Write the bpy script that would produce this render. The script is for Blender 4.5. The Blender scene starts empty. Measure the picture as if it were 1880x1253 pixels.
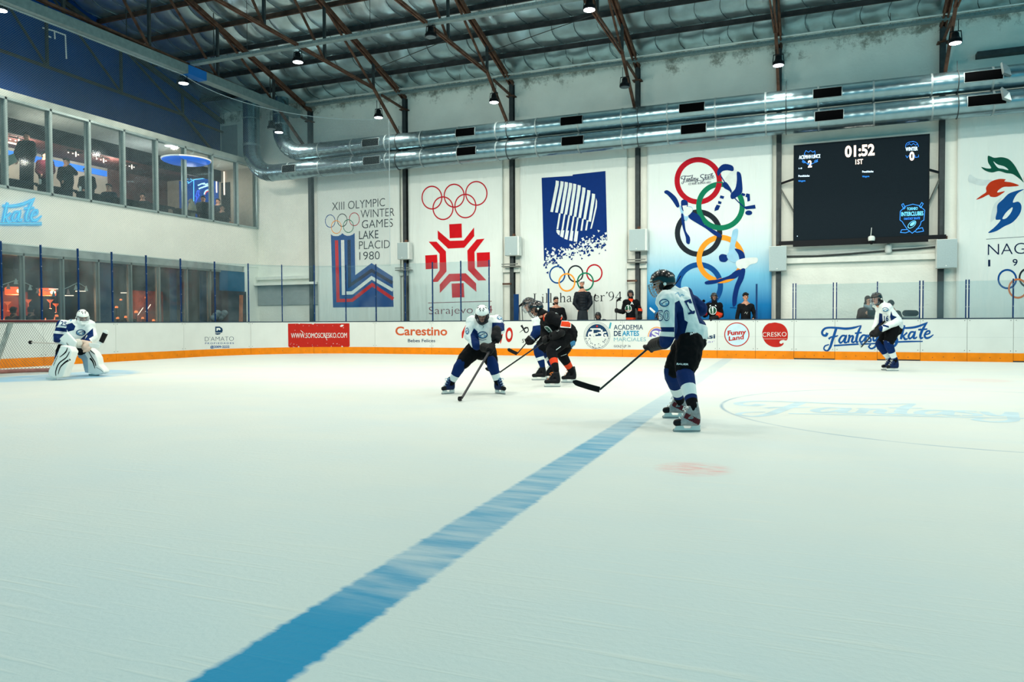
import bpy, bmesh, math, random
import numpy as np
from mathutils import Vector, Matrix, noise
from mathutils.geometry import tessellate_polygon
from mathutils.bvhtree import BVHTree

SC = bpy.context.scene
COL = SC.collection
PI = math.pi
random.seed(7)

# ------------------------------------------------------------------ camera
# world axes: +X along the far wall to the right, +Y towards the far wall, ice at z = 0
EYE = Vector((0.0, 0.0, 1.13))
F_PX = 1385.669
_x = Vector((0.92718421, -0.00527116, 0.37456863))
_y = Vector((0.37458005, 0.02474904, -0.92686421))
_z = Vector((-0.00438456, 0.9996798, 0.02492139))
ROT = Matrix((_x, _y, _z))                       # camera vector -> world vector
cam_data = bpy.data.cameras.new('camera')
cam_data.sensor_width = 36.0
cam_data.lens = F_PX / 1880 * 36.0
cam_data.clip_end = 200
cam = bpy.data.objects.new('camera', cam_data)
COL.objects.link(cam)
cam.matrix_world = Matrix.Translation(EYE) @ ROT.to_4x4()
SC.camera = cam

# ------------------------------------------------------------------ world and exposure
world = bpy.data.worlds.new('world')
SC.world = world
world.use_nodes = True
world.node_tree.nodes['Background'].inputs[0].default_value = (0.045, 0.46, 0.58, 1)
world.node_tree.nodes['Background'].inputs[1].default_value = 0.95
SC.view_settings.view_transform = 'Standard'
SC.view_settings.look = 'None'
SC.view_settings.gamma = 1
SC.view_settings.exposure = 0.36
LAMP_POWER = 690.0
LAMP_COLOUR = (1.0, 0.95, 0.81)

# ------------------------------------------------------------------ geometry of the sight lines (used for measuring)
def ray(px, py):
    return (ROT @ Vector((px - 940.0, 626.5 - py, -F_PX))).normalized()
def on_plane(px, py, axis, value):
    d = ray(px, py)
    return EYE + d * ((value - EYE[axis]) / d[axis])
def at_depth(px, py, depth):
    v = ROT @ Vector((px - 940.0, 626.5 - py, -F_PX))
    return EYE + v * (depth / F_PX)
def proj(p):
    c = ROT.transposed() @ (Vector(p) - EYE)
    return 940 + F_PX * c[0] / -c[2], 626.5 - F_PX * c[1] / -c[2]
def depth_of(p):
    return -(ROT.transposed() @ (Vector(p) - EYE))[2]
AX_R = ROT @ Vector((1, 0, 0)); AX_U = ROT @ Vector((0, 1, 0)); AX_F = ROT @ Vector((0, 0, -1))

# ------------------------------------------------------------------ materials
MATS = {}
def srgb(r, g, b):
    f = lambda c: (c / 255 / 12.92) if c / 255 <= 0.04045 else ((c / 255 + 0.055) / 1.055) ** 2.4
    return (f(r), f(g), f(b), 1)
def mat(name, rgb, rough=0.6, metal=0.0, var=0.06, scale=6.0, bump=0.0, bscale=20.0, spec=0.16,
        alpha=1.0, emit=None, estr=1.0, stretch=(1, 1, 1), coat=0.0):
    if name in MATS: return MATS[name]
    m = bpy.data.materials.new(name); MATS[name] = m
    m.use_nodes = True
    nt = m.node_tree; N = nt.nodes; L = nt.links
    b = N['Principled BSDF']
    c = srgb(*rgb)
    b.inputs['Roughness'].default_value = rough
    b.inputs['Metallic'].default_value = metal
    b.inputs['Specular IOR Level'].default_value = spec
    b.inputs['Coat Weight'].default_value = coat
    b.inputs['Alpha'].default_value = alpha
    tc = N.new('ShaderNodeTexCoord'); mp = N.new('ShaderNodeMapping')
    mp.inputs['Scale'].default_value = stretch
    L.new(tc.outputs['Object'], mp.inputs[0])
    nz = N.new('ShaderNodeTexNoise'); nz.inputs['Scale'].default_value = scale; nz.inputs['Detail'].default_value = 4
    L.new(mp.outputs[0], nz.inputs[0])
    mr = N.new('ShaderNodeMapRange'); mr.inputs[1].default_value = .3; mr.inputs[2].default_value = .7
    mr.inputs[3].default_value = 1 - var; mr.inputs[4].default_value = 1 + var
    L.new(nz.outputs[0], mr.inputs[0])
    mx = N.new('ShaderNodeMix'); mx.data_type = 'RGBA'; mx.blend_type = 'MULTIPLY'; mx.inputs[0].default_value = 1
    mx.inputs[6].default_value = c
    L.new(mr.outputs[0], mx.inputs[7])
    L.new(mx.outputs[2], b.inputs['Base Color'])
    if bump:
        n2 = N.new('ShaderNodeTexNoise'); n2.inputs['Scale'].default_value = bscale; n2.inputs['Detail'].default_value = 3
        L.new(mp.outputs[0], n2.inputs[0])
        bp = N.new('ShaderNodeBump'); bp.inputs['Strength'].default_value = bump; bp.inputs['Distance'].default_value = .05
        L.new(n2.outputs[0], bp.inputs['Height']); L.new(bp.outputs[0], b.inputs['Normal'])
    if emit:
        b.inputs['Emission Color'].default_value = srgb(*emit); b.inputs['Emission Strength'].default_value = estr
    return m

# ------------------------------------------------------------------ mesh building
class MB:
    """collects faces (with material slots) and becomes ONE mesh object"""
    def __init__(s): s.v = []; s.f = []; s.m = []
    def add(s, vs, fs, mi=0):
        o = len(s.v); s.v += [tuple(v) for v in vs]
        for f in fs: s.f.append([o + i for i in f]); s.m.append(mi)
    def box(s, lo, hi, mi=0):
        x0, y0, z0 = lo; x1, y1, z1 = hi
        s.add([(x0, y0, z0), (x1, y0, z0), (x1, y1, z0), (x0, y1, z0), (x0, y0, z1), (x1, y0, z1), (x1, y1, z1), (x0, y1, z1)],
              [(3, 2, 1, 0), (4, 5, 6, 7), (0, 1, 5, 4), (1, 2, 6, 5), (2, 3, 7, 6), (3, 0, 4, 7)], mi)
    def bar(s, a, b, w, h=None, mi=0, up=(0, 0, 1)):
        a = Vector(a); b = Vector(b); h = h or w
        d = (b - a).normalized(); u = Vector(up)
        if abs(d.dot(u)) > .98: u = Vector((1, 0, 0))
        r = d.cross(u).normalized() * w / 2; u = r.cross(d).normalized() * h / 2
        s.add([a - r - u, a + r - u, a + r + u, a - r + u, b - r - u, b + r - u, b + r + u, b - r + u],
              [(3, 2, 1, 0), (4, 5, 6, 7), (0, 1, 5, 4), (1, 2, 6, 5), (2, 3, 7, 6), (3, 0, 4, 7)], mi)
    def tube(s, pts, r, n=8, mi=0, caps=True):
        pts = [Vector(p) for p in pts]; k = len(pts)
        rs = r if isinstance(r, (list, tuple)) else [r] * k
        o = len(s.v); prev = None
        for i, p in enumerate(pts):
            d = (pts[min(i + 1, k - 1)] - pts[max(i - 1, 0)]).normalized()
            if prev is None:
                a = d.orthogonal().normalized()
            else:
                a = (prev - d * prev.dot(d)).normalized()
            prev = a; b = d.cross(a)
            for j in range(n):
                t = 2 * PI * j / n
                s.v.append(tuple(p + (a * math.cos(t) + b * math.sin(t)) * rs[i]))
        for i in range(k - 1):
            for j in range(n):
                j2 = (j + 1) % n
                s.f.append([o + i * n + j, o + i * n + j2, o + (i + 1) * n + j2, o + (i + 1) * n + j]); s.m.append(mi)
        if caps:
            s.f.append([o + j for j in range(n)][::-1]); s.m.append(mi)
            s.f.append([o + (k - 1) * n + j for j in range(n)]); s.m.append(mi)
    def lathe(s, prof, c, axis=(0, 0, 1), n=20, mi=0):
        c = Vector(c); ax = Vector(axis).normalized(); a = ax.orthogonal().normalized(); b = ax.cross(a)
        o = len(s.v); k = len(prof)
        for (r, z) in prof:
            for j in range(n):
                t = 2 * PI * j / n
                s.v.append(tuple(c + ax * z + (a * math.cos(t) + b * math.sin(t)) * max(r, 1e-4)))
        for i in range(k - 1):
            for j in range(n):
                j2 = (j + 1) % n
                s.f.append([o + i * n + j, o + i * n + j2, o + (i + 1) * n + j2, o + (i + 1) * n + j]); s.m.append(mi)
        s.f.append([o + j for j in range(n)][::-1]); s.m.append(mi)
        s.f.append([o + (k - 1) * n + j for j in range(n)]); s.m.append(mi)
    def ball(s, c, r, mi=0, n=12, k=8):
        rx, ry, rz = r if isinstance(r, (tuple, list)) else (r, r, r)
        o = len(s.v); c = Vector(c)
        for i in range(k + 1):
            th = PI * i / k
            for j in range(n):
                t = 2 * PI * j / n
                s.v.append((c.x + rx * max(math.sin(th), 1e-3) * math.cos(t), c.y + ry * max(math.sin(th), 1e-3) * math.sin(t), c.z - rz * math.cos(th)))
        for i in range(k):
            for j in range(n):
                j2 = (j + 1) % n
                s.f.append([o + i * n + j, o + i * n + j2, o + (i + 1) * n + j2, o + (i + 1) * n + j]); s.m.append(mi)
    def prism(s, poly, ext, mi=0):
        """poly: list of 3D points (one outline), ext: extrusion vector"""
        n = len(poly); e = Vector(ext); poly = [Vector(p) for p in poly]
        tris = tessellate_polygon([poly])
        vs = poly + [p + e for p in poly]
        fs = [tuple(t) for t in tris] + [tuple(n + i for i in t[::-1]) for t in tris]
        fs += [(i, (i + 1) % n, n + (i + 1) % n, n + i) for i in range(n)]
        s.add(vs, fs, mi)
    def build(s, name, mats, parent=None, smooth=False, bevel=0.0, fixn=True):
        me = bpy.data.meshes.new(name)
        me.from_pydata(s.v, [], s.f); me.update()
        if not isinstance(mats, (list, tuple)): mats = [mats]
        for m in mats: me.materials.append(m)
        me.polygons.foreach_set('material_index', s.m)
        if smooth: me.polygons.foreach_set('use_smooth', [True] * len(me.polygons))
        if fixn:
            bm = bmesh.new(); bm.from_mesh(me); bmesh.ops.recalc_face_normals(bm, faces=bm.faces); bm.to_mesh(me); bm.free()
        if smooth and smooth != 'all':
            try: me.set_sharp_from_angle(angle=math.radians(40))
            except Exception: pass
        o = bpy.data.objects.new(name, me); COL.objects.link(o)
        if parent is not None: adopt(o, parent)
        if bevel:
            md = o.modifiers.new('bevel', 'BEVEL'); md.width = bevel; md.segments = 2; md.limit_method = 'ANGLE'
        return o

def adopt(o, parent):
    o.parent = parent
    o.matrix_parent_inverse = parent.matrix_basis.inverted() if parent.parent is None else world_of(parent).inverted()
def world_of(o):
    m = o.matrix_basis
    if o.parent is not None: m = world_of(o.parent) @ o.matrix_parent_inverse @ m
    return m
def tag(o, label=None, cat=None, group=None, kind=None):
    if label: o['label'] = label
    if cat: o['category'] = cat
    if group: o['group'] = group
    if kind: o['kind'] = kind
    return o
def struct(o, label=None):
    o['kind'] = 'structure'
    if label: o['label'] = label
    return o
def empty(name, loc, label=None, cat=None, group=None, rz=0.0):
    o = bpy.data.objects.new(name, None); COL.objects.link(o)
    o.location = loc; o.rotation_euler = (0, 0, rz); o.empty_display_size = .1
    return tag(o, label, cat, group)
ORD = ['first', 'second', 'third', 'fourth', 'fifth', 'sixth', 'seventh', 'eighth', 'ninth', 'tenth', 'eleventh', 'twelfth',
       'thirteenth', 'fourteenth', 'fifteenth', 'sixteenth', 'seventeenth', 'eighteenth', 'nineteenth', 'twentieth',
       'twenty-first', 'twenty-second', 'twenty-third', 'twenty-fourth', 'twenty-fifth', 'twenty-sixth', 'twenty-seventh', 'twenty-eighth', 'twenty-ninth', 'thirtieth']
def copy_tree(o, parent=None):
    c = o.copy(); COL.objects.link(c)
    if parent is not None:
        c.parent = parent; c.matrix_parent_inverse = o.matrix_parent_inverse.copy()
    for ch in list(o.children): copy_tree(ch, c)
    return c

# ------------------------------------------------------------------ flat artwork (prints, lettering, logos) laid on real surfaces
def catmull(pts, n=6, closed=False):
    P = [Vector((p[0], p[1])) for p in pts]; out = []
    m = len(P)
    rng = range(m if closed else m - 1)
    for i in rng:
        if closed: a, b, c, d = P[(i - 1) % m], P[i], P[(i + 1) % m], P[(i + 2) % m]
        else: a, b, c, d = P[max(i - 1, 0)], P[i], P[i + 1], P[min(i + 2, m - 1)]
        for k in range(n):
            t = k / n
            out.append(.5 * ((2 * b) + (c - a) * t + (2 * a - 5 * b + 4 * c - d) * t * t + (3 * b - 3 * c + d - a) * t ** 3))
    if not closed: out.append(P[-1])
    return out
_TXT = {}
def text_mesh(s, bold=0.0, spacing=1.0, align='LEFT'):
    key = (s, bold, spacing, align)
    if key not in _TXT:
        cu = bpy.data.curves.new('t', 'FONT'); cu.body = s; cu.offset = bold; cu.space_character = spacing
        cu.resolution_u = 4; cu.align_x = align
        ob = bpy.data.objects.new('t', cu); COL.objects.link(ob)
        dg = bpy.context.evaluated_depsgraph_get()
        me = bpy.data.meshes.new_from_object(ob.evaluated_get(dg))
        v = [(q.co.x, q.co.y) for q in me.vertices]; f = [tuple(p.vertices) for p in me.polygons]
        bpy.data.objects.remove(ob); bpy.data.curves.remove(cu); bpy.data.meshes.remove(me)
        _TXT[key] = (v, f)
    return _TXT[key]
CAP = max(p[1] for p in text_mesh('H')[0])
class Art:
    """2D artwork; the mapper turns a drawing coordinate into a point on the carrying surface"""
    def __init__(s, mapper, lift=0.006): s.map = mapper; s.lift = lift; s.v = []; s.f = []; s.m = []; s.layer = 0
    def raw(s, vs, fs, mi=0, up=0.0, step=0.0):
        o = len(s.v); s.layer += 1; dz = s.lift + up + s.layer * 1.5e-5; s.v += [(x, y, dz + step * k) for k, (x, y) in enumerate(vs)]
        for f in fs: s.f.append([o + i for i in f]); s.m.append(mi)
    def poly(s, pts, mi=0, holes=(), up=0.0):
        loops = [[Vector((p[0], p[1], 0)) for p in pts]] + [[Vector((p[0], p[1], 0)) for p in h] for h in holes]
        tr = tessellate_polygon(loops); flat = [p for l in loops for p in l]
        s.raw([(p.x, p.y) for p in flat], tr, mi, up)
    def smooth(s, pts, mi=0, up=0.0, n=5): s.poly(catmull(pts, n, True), mi, (), up)
    def ring(s, c, rx, ry, w, mi=0, up=0.0, n=48, a0=0.0, a1=2 * PI, shear=0.0):
        vs = []; fs = []
        for i in range(n + 1):
            t = a0 + (a1 - a0) * i / n
            for k in (1, -1):
                fx = rx + k * w / 2; fy = ry + k * w / 2 * (ry / rx)
                x = fx * math.cos(t); vs.append((c[0] + x, c[1] + fy * math.sin(t) + shear * x))
        for i in range(n): fs.append((2 * i, 2 * i + 1, 2 * i + 3, 2 * i + 2))
        s.raw(vs, fs, mi, up)
    def disc(s, c, rx, ry, mi=0, up=0.0, n=36, a0=0, a1=2 * PI, shear=0.0):
        s.poly([(c[0] + rx * math.cos(a0 + (a1 - a0) * i / n), c[1] + ry * math.sin(a0 + (a1 - a0) * i / n) + shear * rx * math.cos(a0 + (a1 - a0) * i / n)) for i in range(n + (1 if a1 - a0 < 6 else 0))], mi, (), up)
    def stroke(s, pts, w, mi=0, curve=True, up=0.0, n=6):
        P = catmull(pts, n) if curve and len(pts) > 2 else [Vector((p[0], p[1])) for p in pts]
        k = len(P)
        if isinstance(w, (int, float)): ws = [w] * k
        else:
            ws = []
            for i in range(k):
                t = i / (k - 1) * (len(w) - 1); a = int(t); b = min(a + 1, len(w) - 1); ws.append(w[a] + (w[b] - w[a]) * (t - a))
        vs = []; fs = []
        for i, p in enumerate(P):
            if 0 < i < k - 1:
                d1 = (P[i] - P[i - 1]).normalized(); d2 = (P[i + 1] - P[i]).normalized(); d = d1 + d2
                d = d.normalized() if d.length > 1e-6 else d1
                sc = 1 / max(.5, d.dot(d1))
            else:
                d = (P[min(i + 1, k - 1)] - P[max(i - 1, 0)]); d = d.normalized() if d.length > 1e-9 else Vector((1, 0)); sc = 1
            nrm = Vector((-d.y, d.x)) * ws[i] / 2 * sc
            vs += [(p.x + nrm.x, p.y + nrm.y), (p.x - nrm.x, p.y - nrm.y)]
        for i in range(k - 1): fs.append((2 * i, 2 * i + 1, 2 * i + 3, 2 * i + 2))
        s.raw(vs, fs, mi, up, 3e-5)
    def text(s, txt, x0, y0, x1, y1, h, mi=0, bold=0.0, shear=0.0, spacing=1.0, up=0.0, rise=None):
        """baseline from (x0,y0) to (x1,y1); h = capital height (drawing units, y down)"""
        if bold > .004 and ('M' in txt or 'K' in txt):
            q_ = bold * h * .75 / CAP
            for e_ in (-q_, 0, q_): s.text(txt, x0 + e_, y0, x1 + e_, y1, h, mi, 0.0, shear, spacing, up)
            return
        v, f = text_mesh(txt, bold, spacing)
        if not v: return
        a = min(p[0] for p in v); b = max(p[0] for p in v); w = b - a
        out = []
        for X, Y in v:
            t = (X - a) / w; k = Y / CAP
            out.append((x0 + (x1 - x0) * t + shear * k * h, y0 + (y1 - y0) * t - k * h))
        s.raw(out, f, mi, up, 8e-6)
    def build(s, name, mats, parent=None, cut=None, smooth=False):
        if not isinstance(mats, (list, tuple)): mats = [mats]
        me = bpy.data.meshes.new(name)
        me.from_pydata(s.v, [], s.f); me.update()
        for m in mats: me.materials.append(m)
        me.polygons.foreach_set('material_index', s.m)
        if cut:
            bm = bmesh.new(); bm.from_mesh(me)
            xs = [v.co.x for v in bm.verts]; ys = [v.co.y for v in bm.verts]
            for ax, lo, hi in ((0, min(xs), max(xs)), (1, min(ys), max(ys))):
                q = lo + cut
                while q < hi:
                    nn = (1, 0, 0) if ax == 0 else (0, 1, 0); co = (q, 0, 0) if ax == 0 else (0, q, 0)
                    bmesh.ops.bisect_plane(bm, geom=bm.verts[:] + bm.edges[:] + bm.faces[:], plane_co=co, plane_no=nn)
                    q += cut
            bm.to_mesh(me); bm.free()
        bad = set()
        for v in me.vertices:
            r = s.map(v.co.x, v.co.y, v.co.z)
            if r is None: bad.add(v.index); continue
            v.co = r
        bm = bmesh.new(); bm.from_mesh(me); bm.verts.ensure_lookup_table()
        if bad: bmesh.ops.delete(bm, geom=[bm.verts[i] for i in bad], context='VERTS')
        # face the camera side
        for f in bm.faces:
            f.normal_update()
            if f.normal.dot(EYE - f.calc_center_median()) < 0: f.normal_flip()
        bm.to_mesh(me); bm.free()
        o = bpy.data.objects.new(name, me); COL.objects.link(o)
        if parent is not None: adopt(o, parent)
        return o
def plane_map(axis, value, sign):
    def f(x, y, l): return on_plane(x, y, axis, value + sign * l)
    return f
def bvh_of(objs):
    vs = []; fs = []
    for o in objs if isinstance(objs, (list, tuple)) else [objs]:
        M = world_of(o); k = len(vs)
        vs += [M @ v.co for v in o.data.vertices]; fs += [[k + i for i in p.vertices] for p in o.data.polygons]
    return BVHTree.FromPolygons(vs, fs)
def surf_map(tree, maxd=200):
    def f(x, y, l):
        d = ray(x, y); hit = tree.ray_cast(EYE, d, maxd)
        if hit[0] is None:
            for dx, dy in ((.7, 0), (-.7, 0), (0, .7), (0, -.7), (0, -1.6), (0, 1.6), (.7, -1.6), (-.7, -1.6)):
                h2 = tree.ray_cast(EYE, ray(x + dx, y + dy), maxd)
                if h2[0] is not None: return EYE + d * (h2[3] - l)
            return None
        return hit[0] - d * l
    return f

# script lettering used by the rink's own sign; drawn in a 100 x 27 box, y down
SKATE_F = [
    ([(6.5, 11.5), (5.2, 14), (2.6, 13.4), (2, 10.5), (4.5, 7.4), (9, 6.6), (16, 7), (23, 7.6), (30, 6.6), (36.5, 4.4)], [2.3, 2.2, 1.8, 1.9, 1.7, 1.6, 1.8, 2.0, 1.8, .4]),
    ([(14.2, 7.6), (12.6, 13), (10.8, 19), (9, 25), (6.5, 28.4), (3.6, 27), (4.4, 24), (8, 22.6)], [2.2, 2.2, 2.2, 2.0, 1.3, 1.2, 1.2, 1.0]),
    ([(7.6, 17.4), (10, 15.5), (14, 14.8), (16, 14)], [1.8, 1.4, 1.4, .6]),
    ([(22.6, 14.4), (19.4, 14.4), (16.9, 18.4), (18, 21), (20.4, 18.9), (22.9, 14.6), (21.6, 20), (23.4, 20.6), (24.6, 19.4)], [1.5, 1.5, 1.8, 1.6, 1.2, 1.6, 1.9, 1.4, .8]),
    ([(24.8, 14.6), (26, 14.4), (24.6, 20.8)], [1.0, 1.8, 1.9]), ([(25, 18), (27.5, 14.6), (29, 15.2), (28, 19.4), (29.4, 20.5), (31, 19)], [1.0, 1.3, 1.8, 1.9, 1.5, .8]),
    ([(36, 5), (33.9, 10), (31.9, 17.6), (32.4, 20.4), (34.4, 19.6)], [1.2, 2.0, 2.1, 1.7, .8]), ([(30.6, 12), (36.6, 11.3)], [1.5, 1.3]),
    ([(40.4, 14), (37.4, 14), (35, 17.8), (36, 20.4), (38.4, 18.3), (40.9, 14.2), (39.6, 19.5), (41.4, 20)], [1.5, 1.5, 1.8, 1.6, 1.2, 1.6, 1.9, 1.0]),
    ([(45.4, 14.2), (43.4, 13.6), (42.4, 15.2), (44.6, 17.6), (44, 19.6), (41.8, 19.6)], [1.2, 1.5, 1.6, 1.6, 1.6, 1.2]),
    ([(46.6, 14), (47, 18.6), (49, 18.2), (51, 13.8)], [1.5, 1.9, 1.5, 1.5]), ([(51.4, 13.6), (50, 19), (48.4, 24.4), (45, 26.4), (42.8, 24.6), (44.4, 22.6)], [1.9, 1.9, 1.7, 1.4, 1.4, 1.2]),
    ([(12.2, 23.6), (30, 22.4), (43, 21.9), (60, 20.6), (76, 19.8), (90, 19.6)], [1.4, 1.4, 1.2, 1.4, 1.4, .9]),
    ([(69.5, 6.6), (66.5, 4.4), (61, 5.4), (58.4, 9), (60, 12.4), (65.4, 15), (67.4, 18.6), (66, 23), (61.6, 25.6), (58, 24)], [1.3, 1.8, 1.8, 2.2, 2.3, 2.4, 2.4, 2.0, 1.7, 1.6]),
    ([(74, 4.4), (72.6, 9.6), (70.8, 17.6)], [1.6, 2.1, 2.1]), ([(76.4, 11.2), (73.4, 14), (71.6, 14.6)], [1.5, 1.3, 1.0]), ([(72.6, 13.8), (74.4, 17.4), (77, 17)], [1.5, 1.9, .9]),
    ([(70, 6.6), (76, 7), (84, 6), (91.5, 3.2), (94.4, 1.4)], [1.2, 1.7, 1.9, 1.6, .4]),
    ([(82.6, 10.8), (79.6, 11), (77.6, 14.6), (78.6, 17), (81, 15), (83.2, 11), (82, 16), (83.6, 16.6), (85, 15.2)], [1.5, 1.5, 1.8, 1.6, 1.2, 1.6, 1.9, 1.4, .8]),
    ([(93.8, 1.8), (90.6, 7), (88, 13.4), (88.4, 16.6), (90.4, 15.8)], [1.0, 2.0, 2.1, 1.8, .9]), ([(86, 8.6), (94, 8)], [1.5, 1.3]),
    ([(92, 13.4), (95.8, 12), (95.8, 9.8), (93.4, 10.4), (91.6, 14), (93, 16.4), (96, 15.8), (99.4, 13.2)], [1.1, 1.3, 1.5, 1.5, 1.8, 1.8, 1.5, .7]),
]
def script_logo(art, P, k, mi=0, only=None, wmul=1.0, up=0.0):
    """P maps (u,v) of the 100x27 box to drawing coordinates, k = stroke scale"""
    for i, (pts, w) in enumerate(SKATE_F):
        if only and i not in only: continue
        art.stroke([P(*p) for p in pts], [x * k * wmul for x in w], mi, True, up)
# ================================================================== THE HALL
YW = 26.1            # far wall
YB = 23.75           # dasher boards along the far side
XB = -19.45          # dasher boards at the goal end
XL = -22.3           # face of the building on the left
XG = -24.3           # blue gable wall above it
RC = 4.3             # corner radius of the boards
def roof_z(y): return 10.35 + .31 * (YW - y) if y > 12 else 10.35 + .31 * (YW - 12) - .31 * (12 - y)

# ---- ice
def ice_material():
    m = bpy.data.materials.new('ice'); m.use_nodes = True
    nt = m.node_tree; N = nt.nodes; L = nt.links; b = N['Principled BSDF']
    tc = N.new('ShaderNodeTexCoord'); sp = N.new('ShaderNodeSeparateXYZ'); L.new(tc.outputs['Object'], sp.inputs[0])
    def M(op, a, b_=None, c=None, clamp=False):
        n = N.new('ShaderNodeMath'); n.operation = op; n.use_clamp = clamp
        for i, v in enumerate((a, b_, c)):
            if v is None: continue
            if isinstance(v, (int, float)): n.inputs[i].default_value = v
            else: L.new(v, n.inputs[i])
        return n.outputs[0]
    def noisy(scale, stretch, rot=0.0, detail=3, lo=.35, hi=.65):
        mp = N.new('ShaderNodeMapping'); mp.inputs['Rotation'].default_value = (0, 0, rot); mp.inputs['Scale'].default_value = stretch
        L.new(tc.outputs['Object'], mp.inputs[0])
        nz = N.new('ShaderNodeTexNoise'); nz.inputs['Scale'].default_value = scale; nz.inputs['Detail'].default_value = detail
        L.new(mp.outputs[0], nz.inputs[0])
        r = N.new('ShaderNodeMapRange'); r.inputs[1].default_value = lo; r.inputs[2].default_value = hi
        L.new(nz.outputs[0], r.inputs[0]); return r.outputs[0]
    X, Y = sp.outputs[0], sp.outputs[1]
    def ramp(v, pts):
        n = N.new('ShaderNodeFloatCurve'); cv = n.mapping.curves[0]
        lo, hi = pts[0][0], pts[-1][0]
        t = M('DIVIDE', M('SUBTRACT', v, lo), hi - lo, clamp=True)
        cv.points[0].location = (0, pts[0][1]); cv.points[1].location = (1, pts[-1][1])
        for p in pts[1:-1]: cv.points.new((p[0] - lo) / (hi - lo), p[1])
        for q in cv.points: q.handle_type = 'VECTOR'
        n.mapping.update(); L.new(t, n.inputs[1]); return n.outputs[0]
    def mixc(f, a, c):
        x = N.new('ShaderNodeMix'); x.data_type = 'RGBA'
        L.new(f, x.inputs[0])
        if isinstance(a, tuple): x.inputs[6].default_value = a
        else: L.new(a, x.inputs[6])
        x.inputs[7].default_value = c
        return x.outputs[2]
    # soft mottling and skate scratches
    mott = noisy(.9, (1, 1, 1), 0, 5)
    col = mixc(M('MULTIPLY', mott, .35), srgb(216, 220, 213), srgb(206, 213, 211))
    sc = None
    for rot, st in ((.35, (.5, 9, 1)), (-.5, (.4, 8, 1)), (1.1, (.5, 10, 1)), (-1.25, (.4, 9, 1))):
        n = noisy(2.2, st, rot, 2, .62, .74)
        sc = n if sc is None else M('MAXIMUM', sc, n)
    wet = noisy(.55, (1, 2, 1), .4, 4, .38, .62)
    col = mixc(M('MULTIPLY', M('SUBTRACT', 1, sc), M('MULTIPLY', wet, .28)), col, srgb(196, 214, 218))
    # blue line across the rink with worn, snow-covered stretches
    d = M('ABSOLUTE', M('SUBTRACT', X, M('SUBTRACT', -1.615, M('MULTIPLY', Y, .037))))
    edge = M('ADD', d, M('MULTIPLY', M('SUBTRACT', noisy(7, (1, 3, 1), 0, 4, 0, 1), .5), .06))
    line = M('SUBTRACT', 1, M('DIVIDE', M('SUBTRACT', edge, .135), .03), clamp=True)
    wear = ramp(Y, [(0, 1.0), (2.45, 1.0), (3.0, .80), (5.6, .74), (6.4, .82), (7.4, .66), (9, .42), (12, .24), (16, .16), (24, .26)])
    streak = noisy(2.4, (.7, 3.6, 1), .16, 9, .38, .68)
    near = ramp(Y, [(0, 0.0), (2.4, .0), (2.75, .62), (5.5, .5), (10, .35), (24, .3)])
    lf = M('MULTIPLY', line, M('MULTIPLY', wear, M('SUBTRACT', 1, M('MULTIPLY', streak, near))))
    col = mixc(lf, col, srgb(0, 142, 184))
    # face-off spot, centre circle, goal crease
    def radial(cx, cy):
        dx = M('SUBTRACT', X, cx); dy = M('SUBTRACT', Y, cy)
        return M('SQRT', M('ADD', M('MULTIPLY', dx, dx), M('MULTIPLY', dy, dy)))
    r1 = radial(-.87, 5.86)
    spot = M('MULTIPLY', M('SUBTRACT', 1, M('DIVIDE', M('SUBTRACT', r1, .2), .12), clamp=True), noisy(5, (1, 9, 1), -.2, 3, .42, .62))
    col = mixc(M('MULTIPLY', spot, .45), col, srgb(235, 90, 90))
    r2 = radial(2.0, 10.75)
    circ = M('SUBTRACT', 1, M('DIVIDE', M('ABSOLUTE', M('SUBTRACT', r2, 3.2)), .035), clamp=True)
    col = mixc(M('MULTIPLY', circ, M('ADD', .25, M('MULTIPLY', noisy(1.2, (1, 1, 1), 0, 2), .4))), col, srgb(70, 130, 165))
    r3 = radial(-16.1, 11.5)
    crease = M('MULTIPLY', M('SUBTRACT', 1, M('DIVIDE', M('SUBTRACT', r3, 1.95), .25), clamp=True), M('GREATER_THAN', X, -16.15))
    col = mixc(M('MULTIPLY', crease, M('ADD', .3, M('MULTIPLY', noisy(1.5, (1, 1, 1), 0, 3), .45))), col, srgb(120, 185, 222))
    r4 = radial(2.9, 16.4)
    red2 = M('SUBTRACT', 1, M('DIVIDE', M('SUBTRACT', r4, .35), .2), clamp=True)
    col = mixc(M('MULTIPLY', red2, .12), col, srgb(235, 90, 90))
    L.new(col, b.inputs['Base Color'])
    b.inputs['Roughness'].default_value = .5; b.inputs['Specular IOR Level'].default_value = .05
    bp = N.new('ShaderNodeBump'); bp.inputs['Strength'].default_value = .18; bp.inputs['Distance'].default_value = .01
    L.new(M('ADD', sc, M('MULTIPLY', noisy(30, (1, 1, 1), 0, 3), .4)), bp.inputs['Height']); L.new(bp.outputs[0], b.inputs['Normal'])
    return m
b = MB(); b.box((XB - .1, -3, -.3), (14, YB + .1, 0)); ice = struct(b.build('floor', ice_material()), 'white skated ice sheet with a worn blue line')
b = MB(); b.box((-34, -3, -.3), (XB - .1, YW, -.02)); b.box((XB - .1, YB + .1, -.3), (14, YW, -.02))
struct(b.build('floor', mat('concrete_floor', (110, 112, 110), .8, bump=.2)), 'grey concrete walkway behind the boards')

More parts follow.
